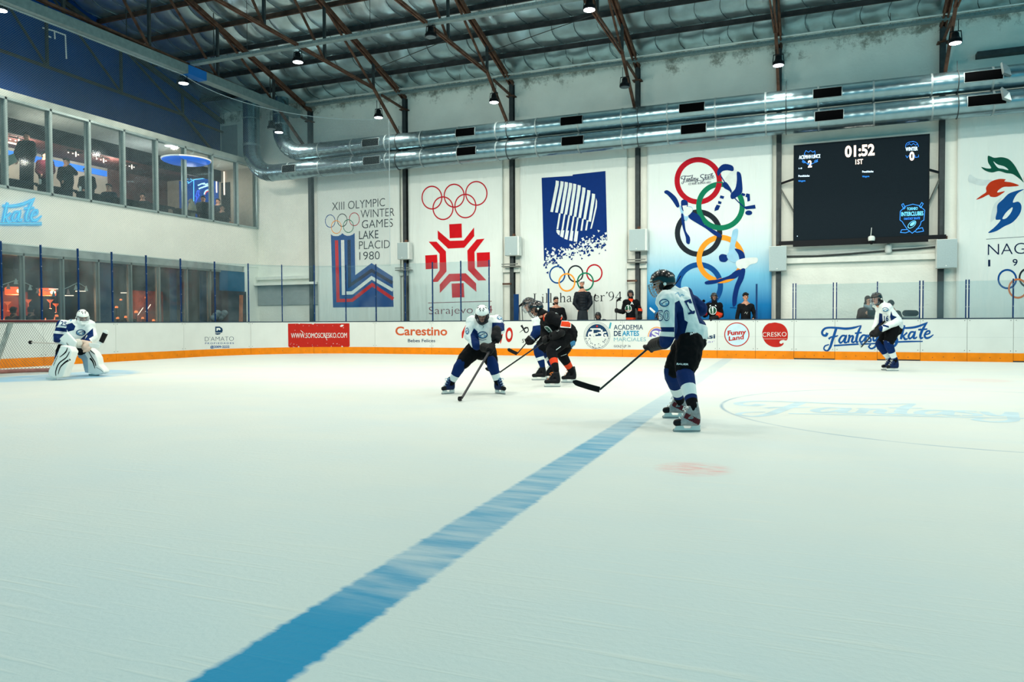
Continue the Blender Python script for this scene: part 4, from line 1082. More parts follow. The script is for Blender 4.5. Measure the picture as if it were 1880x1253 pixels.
# ---- bench platform
b = MB(); b.box((-11.2, YB + .12, -.02), (-.7, YW - .32, .2)); tag(b.build('bench_platform', mat('rubber_floor', (48, 50, 54), .8)), 'dark raised floor of the players bench behind the boards', 'platform')
t = empty('players_bench', (-6, 25.2, .2), 'long low bench seat for players behind the boards', 'bench')
b = MB(); b.box((-10.8, 25.3, .60), (-1.0, 25.7, .65)); b.build('seat', mat('bench_wood', (140, 120, 92), .6, var=.2), t)
for x in (-10.5, -8.2, -6, -3.6, -1.3):
    b = MB(); b.box((x - .03, 25.35, .2), (x + .03, 25.65, .6)); b.build('leg', m_steel, t)

# ================================================================== SAFETY NET
def net_material():
    m = bpy.data.materials.new('net_mesh'); m.use_nodes = True; nt = m.node_tree; N = nt.nodes; L = nt.links; b = N['Principled BSDF']
    b.inputs['Base Color'].default_value = srgb(104, 128, 136); b.inputs['Roughness'].default_value = .6
    uv = N.new('ShaderNodeUVMap'); uv.uv_map = 'UVMap'; sp = N.new('ShaderNodeSeparateXYZ'); L.new(uv.outputs[0], sp.inputs[0])
    def M(op, a, c=None):
        n = N.new('ShaderNodeMath'); n.operation = op
        for i, v in enumerate((a, c)):
            if v is None: continue
            if isinstance(v, (int, float)): n.inputs[i].default_value = v
            else: L.new(v, n.inputs[i])
        return n.outputs[0]
    U, V = sp.outputs[0], sp.outputs[1]; p = .062; w = .095
    a = M('LESS_THAN', M('FRACT', M('DIVIDE', M('ADD', U, V), p)), w); c = M('LESS_THAN', M('FRACT', M('DIVIDE', M('ADD', M('SUBTRACT', U, V), 50), p)), w)
    L.new(M('MAXIMUM', a, c), b.inputs['Alpha'])
    return m
me = bpy.data.meshes.new('safety_net'); vs = []; fs = []; uvs = []
s0 = 2.0; s1 = s_of_px(713, 5.0)
n = 60
for i in range(n + 1):
    s = s0 + (s1 - s0) * i / n; p, nn = path(s); q = p + nn * .1
    top = 9.4 if s < L1 else 9.4 - .9 * min(1, (s - L1) / (s1 - L1)) ** .7
    for z in (3.2, top): vs.append((q.x, q.y, z)); uvs.append((s, z))
for i in range(n): fs.append((2 * i, 2 * i + 2, 2 * i + 3, 2 * i + 1))
me.from_pydata(vs, [], fs); uvl = me.uv_layers.new(name='UVMap')
for l in me.loops: uvl.data[l.index].uv = uvs[l.vertex_index]
me.materials.append(net_material())
net = bpy.data.objects.new('safety_net', me); COL.objects.link(net); tag(net, 'fine dark mesh safety net hanging above the goal end glass', 'net')
b = MB(); b.tube([vs[2 * i + 1] for i in range(n + 1)], .012, 5); b.tube([vs[-2], vs[-1]], .012, 5); b.build('border_cord', mat('net_cord', (170, 185, 190), .6), net)

# ================================================================== GOAL
GX, GY0, GY1 = -16.15, 10.5, 12.33
t = empty('hockey_goal', (GX - .5, (GY0 + GY1) / 2, 0), 'ice hockey goal with white netting behind the goalkeeper', 'goal')
m_goalred = mat('goal_red', (84, 22, 28), .5); m_pad = mat('goal_pad', (205, 208, 200), .7, var=.2, scale=8, bump=.3); m_string = mat('goal_string', (104, 108, 106), .8)
b = MB(); b.tube([(GX, GY0, 0), (GX, GY0, 1.2)], .03, 10); b.build('goal_post', m_goalred, t, smooth=True)
b = MB(); b.tube([(GX, GY1, 0), (GX, GY1, 1.2)], .03, 10); b.build('goal_post', m_goalred, t, smooth=True)
b = MB(); b.tube([(GX, GY0, 1.2), (GX, GY1, 1.2)], .025, 10); b.build('crossbar', m_goalred, t, smooth=True)
base = [(GX, GY1, .05), (GX - .45, GY1 + .12, .05), (GX - .85, GY1 - .1, .05), (GX - 1.12, GY1 - .6, .05), (GX - 1.12, GY0 + .6, .05), (GX - .9, GY0 + .15, .05), (GX - .45, GY0 - .12, .05), (GX, GY0, .05)]
cm = [Vector((p[0], p[1], .05)) for p in catmull(base, 5)]
b = MB(); b.tube(cm, .045, 8); b.build('base_frame', mat('goal_base_red', (176, 120, 112), .6, var=.3, scale=6), t, smooth=True)
topc = [(GX, GY1, 1.2), (GX - .3, GY1 - .1, 1.2), (GX - .5, GY1 - .5, 1.2), (GX - .5, GY0 + .5, 1.2), (GX - .3, GY0 + .1, 1.2), (GX, GY0, 1.2)]
tm = [Vector((p[0], p[1], 1.2)) for p in catmull(topc, 7)]
b = MB(); b.tube(tm, .03, 8); b.build('top_frame', m_pad, t, smooth=True)
b = MB(); b.tube([(GX - 1.12, (GY0 + GY1) / 2, .08), (GX - .5, (GY0 + GY1) / 2, 1.18)], .055, 10); b.build('back_strut', m_pad, t, smooth=True)
# netting as crossing cords between the two frames
b = MB()
def lerp_path(P, t):
    d = [0]
    for i in range(1, len(P)): d.append(d[-1] + (P[i] - P[i - 1]).length)
    q = t * d[-1]
    for i in range(1, len(P)):
        if q <= d[i]: f = (q - d[i - 1]) / max(1e-6, d[i] - d[i - 1]); return P[i - 1].lerp(P[i], f)
    return P[-1].copy()
NU, NV = 50, 16
def gp(u, v):
    a = lerp_path(cm, u); c = lerp_path(tm, u); p = a.lerp(c, v); s_ = math.sin(PI * v) * .05
    return p - Vector((0, 0, 0)) + Vector((.12 * math.sin(PI * v) * math.sin(PI * u), 0, -s_))
for i in range(NU + 1):
    for dv in (1, -1):
        pts = [gp(min(1, max(0, (i + dv * k) / NU)), k / NV) for k in range(NV + 1) if 0 <= i + dv * k <= NU]
        if len(pts) > 1: b.tube(pts, .0032, 3, caps=False)
for u0 in (0,):
    for k in range(1, NV, 1):
        if k < NV:
            pass
b.build('netting', m_string, t)
b = MB()
for i in range(16):
    y = GY0 + (GY1 - GY0) * i / 15
    b.tube([(GX, y, 1.2), (GX - .45, min(max(y, GY0 + .2), GY1 - .2), 1.2)], .0045, 3)
b.build('top_netting', m_string, t)
b = MB()
b.box((GX - .5, GY0 + .15, 1.17), (GX - .05, GY1 - .1, 1.215)); b.build('top_pad', m_pad, t)
# ================================================================== BANNERS
YC = YW - .1
def banner_mat(name, grad=False):
    m = mat(name, (218, 225, 221), .85, var=.02, scale=1.5)
    nt = m.node_tree; N = nt.nodes; L = nt.links; b = N['Principled BSDF']
    tc = N.new('ShaderNodeTexCoord'); mp = N.new('ShaderNodeMapping'); mp.inputs['Scale'].default_value = (1.6, 1, .22); mp.inputs['Rotation'].default_value = (0, .18, 0)
    nz = N.new('ShaderNodeTexNoise'); nz.inputs['Scale'].default_value = 1.8; nz.inputs['Detail'].default_value = 3; nz.inputs['Distortion'].default_value = .6
    L.new(tc.outputs['Object'], mp.inputs[0]); L.new(mp.outputs[0], nz.inputs[0])
    bp = N.new('ShaderNodeBump'); bp.inputs['Strength'].default_value = .5; bp.inputs['Distance'].default_value = .12
    L.new(nz.outputs[0], bp.inputs['Height']); L.new(bp.outputs[0], b.inputs['Normal'])
    if grad:
        sp = N.new('ShaderNodeSeparateXYZ'); L.new(tc.outputs['Object'], sp.inputs[0])
        cr = N.new('ShaderNodeValToRGB'); mr = N.new('ShaderNodeMapRange'); mr.inputs[1].default_value = .9; mr.inputs[2].default_value = 4.4; L.new(sp.outputs[2], mr.inputs[0]); L.new(mr.outputs[0], cr.inputs[0])
        e = cr.color_ramp.elements; e[0].position = .0; e[0].color = srgb(14, 88, 152); e[1].position = 1; e[1].color = srgb(226, 234, 232)
        x = e.new(.22); x.color = srgb(24, 120, 182); x = e.new(.5); x.color = srgb(120, 190, 222); x = e.new(.75); x.color = srgb(196, 220, 228)
        L.new(cr.outputs[0], b.inputs['Base Color'])
    return m
m_ban = banner_mat('banner_cloth'); m_ban4 = banner_mat('banner_cloth_graded', True)
def banner(x0, x1, label, m, z0=1.0):
    b = MB(); n = 40; rng = random.Random(int(x0 * 10)); vs = []; fs = []
    nz = 30
    for k in range(nz + 1):
        z = z0 + (7.75 - z0) * k / nz
        for i in range(n + 1):
            x = x0 + (x1 - x0) * i / n; y = YC + .004 * noise.noise(Vector((x * 1.5, 0, z * .35 + x0)))
            vs.append((x, y, z))
    for k in range(nz):
        for i in range(n): fs.append((k * (n + 1) + i, k * (n + 1) + i + 1, (k + 1) * (n + 1) + i + 1, (k + 1) * (n + 1) + i))
    b.add(vs, fs); o = b.build('banner', m, smooth='all'); md = o.modifiers.new('thick', 'SOLIDIFY'); md.thickness = .006
    tag(o, label, 'banner'); return o
def ban_art(): return Art(plane_map(1, YC - .009, -1), .001)
c_bl = mat('print_blue', (6, 72, 138), .8); c_nv = mat('print_navy', (4, 30, 66), .8); c_rd = mat('print_red', (196, 12, 24), .8); c_rd2 = mat('print_crimson', (178, 18, 36), .8)
c_bk = mat('print_black', (30, 38, 46), .8); c_gr = mat('print_green', (10, 116, 84), .8); c_or = mat('print_orange', (240, 152, 40), .8); c_wh = mat('print_white', (216, 224, 222), .8)
c_dk = mat('print_dark', (34, 40, 48), .8); c_mr = mat('print_maroon', (118, 24, 52), .8); c_deep = mat('print_deepblue', (2, 44, 112), .8)
c_gry = mat('print_grey', (198, 208, 208), .8); c_ltb = mat('print_lightblue', (150, 196, 222), .8); c_dgr = mat('print_darkgreen', (4, 76, 60), .8); c_rust = mat('print_rust', (180, 48, 16), .8); c_bl2 = mat('print_midblue', (6, 72, 136), .8)
# ---- banner 1
B1 = banner(-19.16, -15.24, 'white banner reading XIII Olympic Winter Games Lake Placid 1980', m_ban)
Z = lambda x, y: (470 + x / 3.479, 320 + y / 3.479)
a = ban_art()
for s, x0, y0, x1, y1 in (('XIII OLYMPIC', 485, 233, 824, 204), ('WINTER', 668, 281, 884, 267), ('GAMES', 676, 347, 874, 336), ('LAKE', 658, 416, 782, 409), ('PLACID', 658, 481, 855, 472), ('1980', 660, 549, 790, 544)):
    a.text(s, *Z(x0, y0), *Z(x1, y1), 14.9, 0, bold=.0 if s == 'LAKE' else -.008)
a.build('lettering', c_dk, B1)
a = ban_art()
for (c, rx, ry, mi) in (((474, 300), 31, 40, 0), ((551, 294), 31, 40, 1), ((628, 288), 32, 41, 2), ((513, 338), 32, 41, 3), ((590, 332), 32, 41, 4)): a.ring(Z(*c), rx / 3.479, ry / 3.479, 1.1, mi)
a.build('olympic_rings', [c_bl, c_bk, c_rd2, c_or, c_gr], B1)
a = ban_art()
sh = [(478, 384), (490, 393), (505, 396), (525, 395), (540, 388), (552, 377), (564, 388), (580, 394), (600, 393), (618, 386), (630, 376), (634, 645), (738, 568), (873, 655), (879, 848), (492, 852)]
a.poly([Z(*p) for p in sh], 0)
for pts, mi in (([(514, 423), (524, 808), (614, 806), (742, 706), (877, 798)], 1), ([(553, 421), (559, 772)], 2), ([(571, 760), (614, 759), (738, 662), (875, 742)], 2), ([(594, 420), (598, 712), (738, 615), (872, 695)], 3)):
    a.stroke([Z(*p) for p in pts], 6.0, mi, False, up=.003)
a.build('striped_emblem', [c_bl, c_rd, c_wh, c_nv], B1)
# ---- banner 2
B2 = banner(-14.86, -10.86, 'white banner with red rings and a red snowflake reading Sarajevo', m_ban)
Z = lambda x, y: (740 + x / 4.476, 320 + y / 4.476)
a = ban_art()
for c, rx, ry in (((237, 193), 81, 93), ((420, 177), 82, 94), ((602, 158), 87, 97), ((328, 280), 82, 93), ((512, 262), 86, 96)): a.ring(Z(*c), rx / 4.476, ry / 4.476, 2.1)
a.build('ring_row', c_rd2, B2)
a = ban_art()
for pl in ([(379, 412), (481, 406), (484, 522), (383, 527)], [(284, 462), (385, 548), (498, 545), (583, 438), (585, 510), (503, 605), (370, 612), (286, 532)],
           [(210, 555), (275, 555), (352, 635), (357, 800), (285, 885), (235, 887), (300, 790), (300, 655)], [(670, 530), (605, 537), (528, 628), (533, 788), (617, 875), (685, 873), (590, 772), (587, 640)],
           [(182, 668), (280, 662), (285, 777), (186, 782)], [(605, 646), (713, 641), (716, 760), (608, 765)], [(378, 820), (515, 815), (600, 898), (603, 968), (497, 878), (392, 882), (302, 978), (301, 908)], [(398, 900), (498, 895), (504, 1012), (403, 1015)]):
    a.poly([Z(*p) for p in pl])
a.build('snowflake_emblem', c_rd, B2)
a = ban_art(); a.stroke([Z(206, 1059), Z(728, 1044)], 1.1, 0, False); a.text("Sarajevo '84", *Z(212, 1152), *Z(734, 1140), 13.6, 0, bold=-.012); a.build('lettering', c_mr, B2)
# ---- banner 3
B3 = banner(-10.18, -6.16, "white banner with a blue striped figure field reading Lillehammer '94", m_ban)
Z = lambda x, y: (920 + x / 3.686, 280 + y / 3.686)
a = ban_art()
rg = random.Random(4)
top = [(274, 172), (483, 158), (485, 150), (706, 126), (718, 596)]
bot = []
for i in range(1, 24):
    x = 718 - (718 - 290) * i / 24; y = 596 + (735 - 596) * i / 24 - 22 * math.sin(i / 24 * PI) * .2; bot.append((x, y + rg.uniform(-14, 14)))
a.poly([Z(*p) for p in top + bot + [(290, 735)]], 0)
for _ in range(190):
    t_ = rg.random(); x = 290 + 428 * t_; base = 735 - 139 * t_; off = rg.gauss(0, 28); y = base + off
    if x > 716: continue
    mi = 1 if off < 6 * rg.random() else 0
    s_ = rg.uniform(6, 13); an = rg.uniform(0, 6.28)
    a.poly([Z(min(x + s_ * math.cos(an + q), 717), y + s_ * math.sin(an + q)) for q in (0, 2.2 + rg.uniform(-.4, .4), 4.0 + rg.uniform(-.4, .4))], mi, up=.003 if mi else .0015)
for q in ((660, 532), (628, 565), (572, 602), (618, 600), (676, 575), (362, 656), (312, 682), (398, 668), (445, 657), (498, 652), (708, 550)): a.poly([Z(q[0] - 8, q[1] - 8), Z(q[0] + 9, q[1] - 2), Z(q[0] - 2, q[1] + 10)], 1, up=.004)
xt = [370, 402, 431, 460, 488, 518, 550, 583, 615]; yt = [190, 194, 199, 205, 211, 220, 236, 254, 278]; yb_ = [402, 406, 412, 419, 426, 434, 442, 452, 467]; xb = [333, 365, 399, 428, 460, 490, 522, 555, 590]
for i in range(9):
    w = 21
    a.poly([Z(*p) for p in ((xt[i], yt[i]), (xt[i] + w, yt[i] + 4), (xt[i] + w - 1, yt[i] + 30), (xb[i] + w - 3, yb_[i] + 3), (xb[i], yb_[i]), (xt[i] - 2, yt[i] + 28))], 1, up=.003)
a.poly([Z(*p) for p in ((642, 310), (650, 330), (648, 370), (625, 470), (613, 515), (603, 518), (622, 440), (638, 360))], 1, up=.003)
lower = [((392, 412), 375, 520), ((425, 418), 408, 524), ((456, 425), 438, 528), ((486, 432), 470, 532), ((515, 440), 500, 534), ((549, 448), 537, 530), ((580, 458), 568, 528)]
for i, ((x, y), bx, by) in enumerate(lower): a.poly([Z(x, y), Z(x + 11, y + 3), Z(bx + 12, by), Z(bx, by)], 1, up=.003)
for pl in ([(374, 525), (385, 525), (399, 530), (395, 562), (384, 554), (375, 540)], [(407, 524), (428, 528), (420, 578), (399, 568)], [(438, 528), (459, 530), (449, 592), (428, 585)], [(470, 532), (490, 532), (482, 600), (460, 596)], [(500, 534), (523, 533), (514, 606), (492, 603)]):
    a.poly([Z(*p) for p in pl], 1, up=.003)
a.build('blue_emblem', [c_deep, c_wh], B3)
a = ban_art()
for c, r, mi, u in (((380, 828), 51, 0, 0), ((504, 822), 49, 1, 0), ((631, 817), 51, 2, 0), ((445, 880), 53, 3, .002), ((570, 875), 53, 4, .002)): a.ring(Z(*c), r / 3.686, (r + 5) / 3.686, 2.5, mi, up=u)
a.build('olympic_rings', [c_bl, c_bk, c_rd2, c_or, c_gr], B3)
# serif lettering drawn stroke by stroke (thick stems, thin hairlines, slab serifs)
def serif(a, s, x0, y0, x1, y1, h, mi=0):
    G = {'L': (0.66, [((.14, 0), (.14, 1), .1), ((0, 0), (.30, 0), .035), ((0, 1), (.62, 1), .035), ((.62, 1), (.64, .78), .04)]),
         'l': (0.30, [((.15, -.02), (.15, 1), .09), ((.02, 1), (.28, 1), .035), ((.04, 0), (.15, -.02), .04)]),
         'i': (0.30, [((.15, .36), (.15, 1), .09), ((.02, 1), (.28, 1), .035), ((.04, .38), (.15, .36), .04), ((.13, .12), (.19, .12), .1)]),
         'h': (0.58, [((.12, -.02), (.12, 1), .09), ((.0, 1), (.24, 1), .035), ((.46, .55), (.46, 1), .09), ((.34, 1), (.58, 1), .035), 'arch', ((.02, 0), (.12, -.02), .04)]),
         'm': (0.9, [((.12, .36), (.12, 1), .09), ((.0, 1), (.24, 1), .035), ((.44, .55), (.44, 1), .09), ((.34, 1), (.54, 1), .035), 'arch', 'arch2', ((.78, .55), (.78, 1), .09), ((.68, 1), (.9, 1), .035)]),
         'e': (0.50, ['e']), 'a': (0.5, ['a']), 'r': (0.42, [((.12, .36), (.12, 1), .09), ((.0, 1), (.26, 1), .035), 'rr', ((.02, .38), (.12, .36), .04)]),
         ' ': (.06, []), "'": (.2, ['q']), '9': (.56, ['9']), '4': (.6, [((.44, 0), (.44, 1), .09), ((.44, 0), (.02, .70), .045), ((.02, .70), (.58, .70), .05), ((.32, 1), (.56, 1), .035)])}
    tot = sum(G[c][0] + .07 for c in s); X = 0; st0 = a.stroke
    def stroke_(pts, w, mi=0, curve=True): st0(pts, [q * 1.25 for q in w] if isinstance(w, list) else w * 1.25, mi, curve)
    a.stroke = stroke_
    def P(x, y): t = x / tot; return (x0 + (x1 - x0) * t, y0 + (y1 - y0) * t - (1 - y) * h)
    for c in s:
        w, parts = G[c]
        for p in parts:
            if p == 'arch': a.stroke([P(X + .12, .58), P(X + .22, .42), P(X + .36, .38), P(X + .45, .46), P(X + .46, .6)], [h * .03, h * .05, h * .09, h * .09, h * .09], mi)
            elif p == 'arch2': a.stroke([P(X + .46, .58), P(X + .56, .42), P(X + .68, .38), P(X + .77, .46), P(X + .78, .6)], [h * .03, h * .05, h * .09, h * .09, h * .09], mi)
            elif p == 'e': a.stroke([P(X + .08, .64), P(X + .42, .64), P(X + .40, .46), P(X + .25, .37), P(X + .09, .48), P(X + .05, .70), P(X + .12, .92), P(X + .28, .99), P(X + .44, .88)], [h * .03, h * .03, h * .07, h * .04, h * .07, h * .1, h * .08, h * .05, h * .03], mi)
            elif p == 'a':
                a.stroke([P(X + .06, .48), P(X + .2, .37), P(X + .34, .44), P(X + .36, .7), P(X + .37, .94), P(X + .47, .97)], [h * .06, h * .05, h * .08, h * .09, h * .08, h * .03], mi)
                a.stroke([P(X + .36, .62), P(X + .14, .70), P(X + .06, .86), P(X + .16, .99), P(X + .34, .88)], [h * .03, h * .05, h * .09, h * .06, h * .03], mi)
            elif p == 'rr': a.stroke([P(X + .14, .58), P(X + .24, .42), P(X + .34, .38), P(X + .4, .44)], [h * .03, h * .04, h * .06, h * .09], mi)
            elif p == 'q': a.stroke([P(X + .12, .0), P(X + .14, .1), P(X + .05, .22)], [h * .12, h * .09, h * .02], mi)
            elif p == '9':
                a.stroke([P(X + .46, .34), P(X + .38, .06), P(X + .24, .0), P(X + .08, .14), P(X + .07, .40), P(X + .20, .58), P(X + .36, .54), P(X + .45, .38)], [h * .08, h * .06, h * .03, h * .08, h * .08, h * .04, h * .03, h * .05], mi)
                a.stroke([P(X + .47, .26), P(X + .46, .56), P(X + .34, .84), P(X + .10, 1.0)], [h * .06, h * .1, h * .07, h * .03], mi)
            else:
                (ax, ay), (bx, by), ww = p; a.stroke([P(X + ax, ay), P(X + bx, by)], h * ww, mi, False)
        X += w + .07
a = ban_art(); serif(a, "Lillehammer'94", *Z(217, 1019), *Z(822, 1003), 16.6); a.build('lettering', c_dk, B3)
# ---- banner 4
B4 = banner(-5.46, -1.38, 'white to blue banner with five large linked rings and blue skaters', m_ban4)
Z = lambda x, y: (1180 + x / 3.298, 240 + y / 3.298)
a = ban_art()
for c, r, mi, u in (((336, 304), 128, 0, 0), ((471, 457), 132, 1, .002), ((338, 621), 128, 2, .001), ((472, 778), 131, 3, .003), ((343, 940), 128, 4, .002)): a.ring(Z(*c), r / 3.298, r / 3.298, 9.6, mi, up=u)
def clip(px0, py0, r, a0, a1, mi): a.ring(Z(px0, py0), r / 3.298, r / 3.298, 9.6, mi, up=.005, a0=a0, a1=a1)
clip(336, 304, 128, .1, .75, 0); clip(338, 621, 128, -1.2, -.5, 2); clip(338, 621, 128, .1, .8, 2); clip(343, 940, 128, -1.0, -.35, 4)
a.build('linked_rings', [c_rd2, c_gr, c_bk, c_or, c_bl], B4)
a = ban_art()
S4 = lambda u, v: Z(232 + (u - 2) * 2.09, 262 + v * 2.15 - (u - 2) * .10)
script_logo(a, S4, .62, 0); a.text('ICE RINK- BUENOS AIRES', *Z(277, 330), *Z(414, 319), 3.9, 0, bold=.01); a.build('lettering', c_nv, B4)
a = ban_art()
D = lambda pts, mi=0, up=.008: a.smooth([Z(*p) for p in pts], mi, up=up, n=3)
D([(130, 368), (148, 361), (175, 378), (205, 408), (222, 452), (208, 466), (180, 425), (150, 390), (134, 380)])
D([(222, 452), (245, 462), (290, 458), (304, 482), (280, 520), (262, 548), (240, 520), (226, 480)], 1)
D([(258, 462), (300, 470), (292, 500), (262, 520), (246, 500)], 2, .009)
D([(232, 508), (246, 508), (254, 560), (262, 610), (286, 648), (283, 686), (264, 680), (260, 645), (240, 580)])
D([(284, 492), (330, 505), (352, 530), (375, 570), (440, 606), (476, 632), (470, 648), (436, 634), (380, 592), (320, 556), (278, 526)])
D([(232, 428), (250, 418), (270, 428), (273, 455), (264, 485), (246, 488), (235, 470)]); a.poly([Z(*p) for p in ((240, 455), (268, 452), (262, 482), (246, 482))], 2, up=.011)
D([(450, 248), (470, 215), (500, 202), (545, 214), (548, 245), (512, 240), (480, 248), (458, 276)])
D([(545, 240), (580, 255), (575, 330), (545, 380), (500, 350), (486, 310)], 2, .006)
D([(570, 250), (592, 258), (600, 300), (603, 370), (575, 398), (545, 415), (532, 405), (535, 380), (560, 352), (570, 300)])
D([(484, 318), (505, 312), (530, 345), (540, 372), (515, 360), (490, 345)])
a.stroke([Z(*p) for p in ((470, 270), (520, 350), (560, 412), (612, 462))], 1.9, 0, up=.009); a.poly([Z(*p) for p in ((608, 462), (680, 449), (684, 472), (625, 477))], 0, up=.008); a.disc(Z(642, 498), 6.4, 4.4, 0, up=.008)
for pl in ([(470, 392), (494, 398), (488, 414), (466, 408)], [(458, 425), (478, 432), (474, 446), (455, 442)], [(448, 448), (470, 455), (458, 480), (434, 488), (436, 470)], [(600, 376), (622, 384), (616, 398), (598, 392)], [(628, 380), (648, 384), (650, 425), (634, 430), (632, 405), (622, 400)]): a.poly([Z(*p) for p in pl], 0, up=.008)
D([(462, 762), (480, 748), (512, 756), (516, 780), (498, 796), (468, 790)])
D([(510, 750), (548, 720), (585, 735), (590, 785), (560, 800), (520, 782)], 1); D([(556, 716), (585, 720), (612, 740), (618, 778), (590, 790), (578, 750)])
D([(548, 602), (576, 596), (574, 640), (560, 690), (552, 735), (522, 738), (530, 680), (538, 640)], 1, .009)
D([(566, 792), (620, 772), (692, 770), (690, 800), (650, 812), (620, 838), (574, 832)], 2)
D([(590, 842), (560, 850), (520, 880), (450, 902), (400, 908), (376, 918), (385, 932), (440, 926), (510, 902), (560, 895), (586, 872)])
D([(592, 842), (620, 838), (612, 895), (586, 950), (572, 1010), (566, 1052), (546, 1066), (543, 1010), (558, 940), (578, 890)]); a.stroke([Z(528, 1072), Z(566, 1074)], 1.2, 0, False, up=.008)
a.build('skater_figures', [c_deep, c_ltb, c_wh], B4)
# ---- banner 5
B5 = banner(3.86, 7.9, 'white banner with green, rust and blue petals reading Nagano at the right edge', m_ban)
Z = lambda x, y: (1400 + x / 3.917, 200 + y / 3.917)
a = ban_art()
def D(pts, mi, up=0): a.smooth([Z(*p) for p in pts], mi, up=up, n=4)
D([(1490, 472), (1540, 500), (1600, 510), (1650, 512), (1630, 545), (1570, 552), (1510, 535), (1478, 520)], 3)
D([(1640, 812), (1660, 700), (1700, 650), (1720, 640), (1690, 700), (1690, 760)], 3)
a.poly([Z(*p) for p in catmull([(1620, 340), (1640, 342), (1668, 352), (1720, 348), (1770, 362), (1808, 400), (1838, 450), (1878, 528), (1850, 505), (1800, 470), (1750, 462), (1700, 448), (1650, 458), (1600, 444), (1573, 418), (1610, 428), (1644, 425), (1622, 385)], 4, True)], 0)
D([(1660, 378), (1690, 400), (1740, 415), (1768, 440), (1730, 432), (1690, 422)], 4, .003)
D([(1536, 653), (1575, 622), (1608, 598), (1608, 565), (1640, 525), (1700, 505), (1748, 508), (1740, 522), (1790, 530), (1845, 552), (1780, 560), (1735, 562), (1700, 582), (1690, 602), (1742, 592), (1720, 612), (1680, 634), (1640, 632), (1625, 618), (1580, 640)], 1)
D([(1622, 892), (1670, 850), (1712, 800), (1676, 795), (1686, 740), (1690, 690), (1730, 650), (1780, 605), (1880, 578), (1830, 612), (1800, 672), (1840, 668), (1862, 700), (1850, 755), (1800, 815), (1740, 845), (1680, 880)], 2)
D([(1725, 790), (1752, 745), (1796, 708), (1790, 740), (1755, 785)], 4, .003)
D([(1880, 560), (1960, 480), (2040, 470), (2000, 560), (1930, 590)], 2); D([(1880, 590), (1990, 640), (2020, 720), (1930, 700)], 0); D([(1880, 520), (1900, 420), (1960, 360), (1980, 430), (1940, 500)], 1)
a.build('petal_emblem', [c_dgr, c_rust, c_bl2, c_gry, c_wh], B5)
a = ban_art(); a.stroke([Z(1608, 938), Z(2180, 900)], .7, 0, False); a.text('NAGANO', *Z(1620, 1053), *Z(2195, 1030), 20.3, 0, bold=-.012)
for x, c in ((1622, '1'), (1798, '9'), (1975, '9'), (2150, '8')): a.text(c, *Z(x, 1134 - (x - 1622) * .03), *Z(x + (16 if c == '1' else 36), 1133 - (x - 1622) * .03), 12, 0, bold=.01)
a.build('lettering', c_nv, B5)
a = ban_art()
for c, mi in (((1760, 1225), 0), ((1912, 1215), 1), ((2064, 1205), 2), ((1836, 1293), 3), ((1988, 1283), 4)): a.ring(Z(*c), 64 / 3.917, 66 / 3.917, 3.4, mi, up=.002 if mi > 2 else 0)
a.build('olympic_rings', [c_bl, c_bk, c_rd2, mat('print_amber', (206, 110, 56), .8), c_gr], B5)

# ================================================================== SCOREBOARD
YS = 25.72
tl = on_plane(1458, 268, 1, YS); br = on_plane(1704, 432, 1, YS)
t = empty('scoreboard', ((tl.x + br.x) / 2, YS + .1, br.z), 'large dark LED scoreboard showing 01:52 on the far wall', 'scoreboard')
m_scr = mat('led_panel', (26, 35, 42), .8, spec=.05, var=.12, scale=60, bump=.1, bscale=80)
b = MB(); b.box((tl.x, YS, br.z), (br.x, YS + .09, tl.z)); b.build('display_panel', m_scr, t)
b = MB(); b.box((tl.x - .015, YS - .012, br.z), (tl.x, YS + .1, tl.z)); b.box((br.x, YS - .012, br.z), (br.x + .02, YS + .1, tl.z)); b.box((tl.x - .015, YS - .012, tl.z), (br.x + .02, YS + .1, tl.z + .015)); b.build('display_edge', m_lamp, t)
bl = on_plane(1430, 450, 1, YS); brr = on_plane(1737, 437, 1, YS)
b = MB(); b.box((bl.x, YS - .03, br.z - .12), (brr.x, YS + .1, br.z - .005)); b.box((tl.x - .02, YS - .04, br.z - .2), (br.x, YS - .03, br.z - .01)); b.build('support_beam', m_lamp, t)
for x0, x1 in ((-1.17, tl.x), (3.45, br.x)):
    b = MB(); b.bar((x0, YS + .25, 5.55), (x1, YS + .06, 5.65), .06, .06); b.build('upper_bracket', m_lamp, t)
    b = MB(); b.bar((x0, YS + .28, 5.5), (x1, YS + .08, 4.6), .06, .04); b.build('diagonal_strut', m_grate, t)
    b = MB(); b.box((x0 - .06, YS + .1, br.z - .1), (x0 + .02, YS + .14, br.z + 1.1)); b.build('side_rail', m_steel, t)
sc = Art(plane_map(1, YS, -1), .012)
Z = lambda x, y: (1400 + x / 3.917, 200 + y / 3.917)
sc.text('01:52', *Z(592, 346), *Z(806, 330), 19.0, 0, bold=.035); sc.text('1ST', *Z(668, 399), *Z(722, 395), 8.6, 0, bold=.02)
LEDM = [mat('led_white', (255, 225, 205), .5, emit=(255, 225, 205), estr=1.3), mat('led_text', (210, 235, 255), .5, emit=(200, 230, 255), estr=1.0), mat('led_blue_text', (40, 130, 220), .5, emit=(30, 120, 220), estr=.8),
    mat('led_outline', (50, 130, 230), .5, emit=(40, 125, 230), estr=.9), mat('led_cyan', (110, 200, 250), .5, emit=(100, 195, 250), estr=.9)]
def flush(n): 
    global sc
    sc.build(n, LEDM, t); sc = Art(plane_map(1, YS, -1), .012)
flush('clock_digits')
sc.text('ACEMHH LINCE', *Z(262, 362), *Z(415, 352), 6.6, 1, bold=.03); sc.text('2', *Z(326, 420), *Z(355, 418), 11.6, 0, bold=.04)
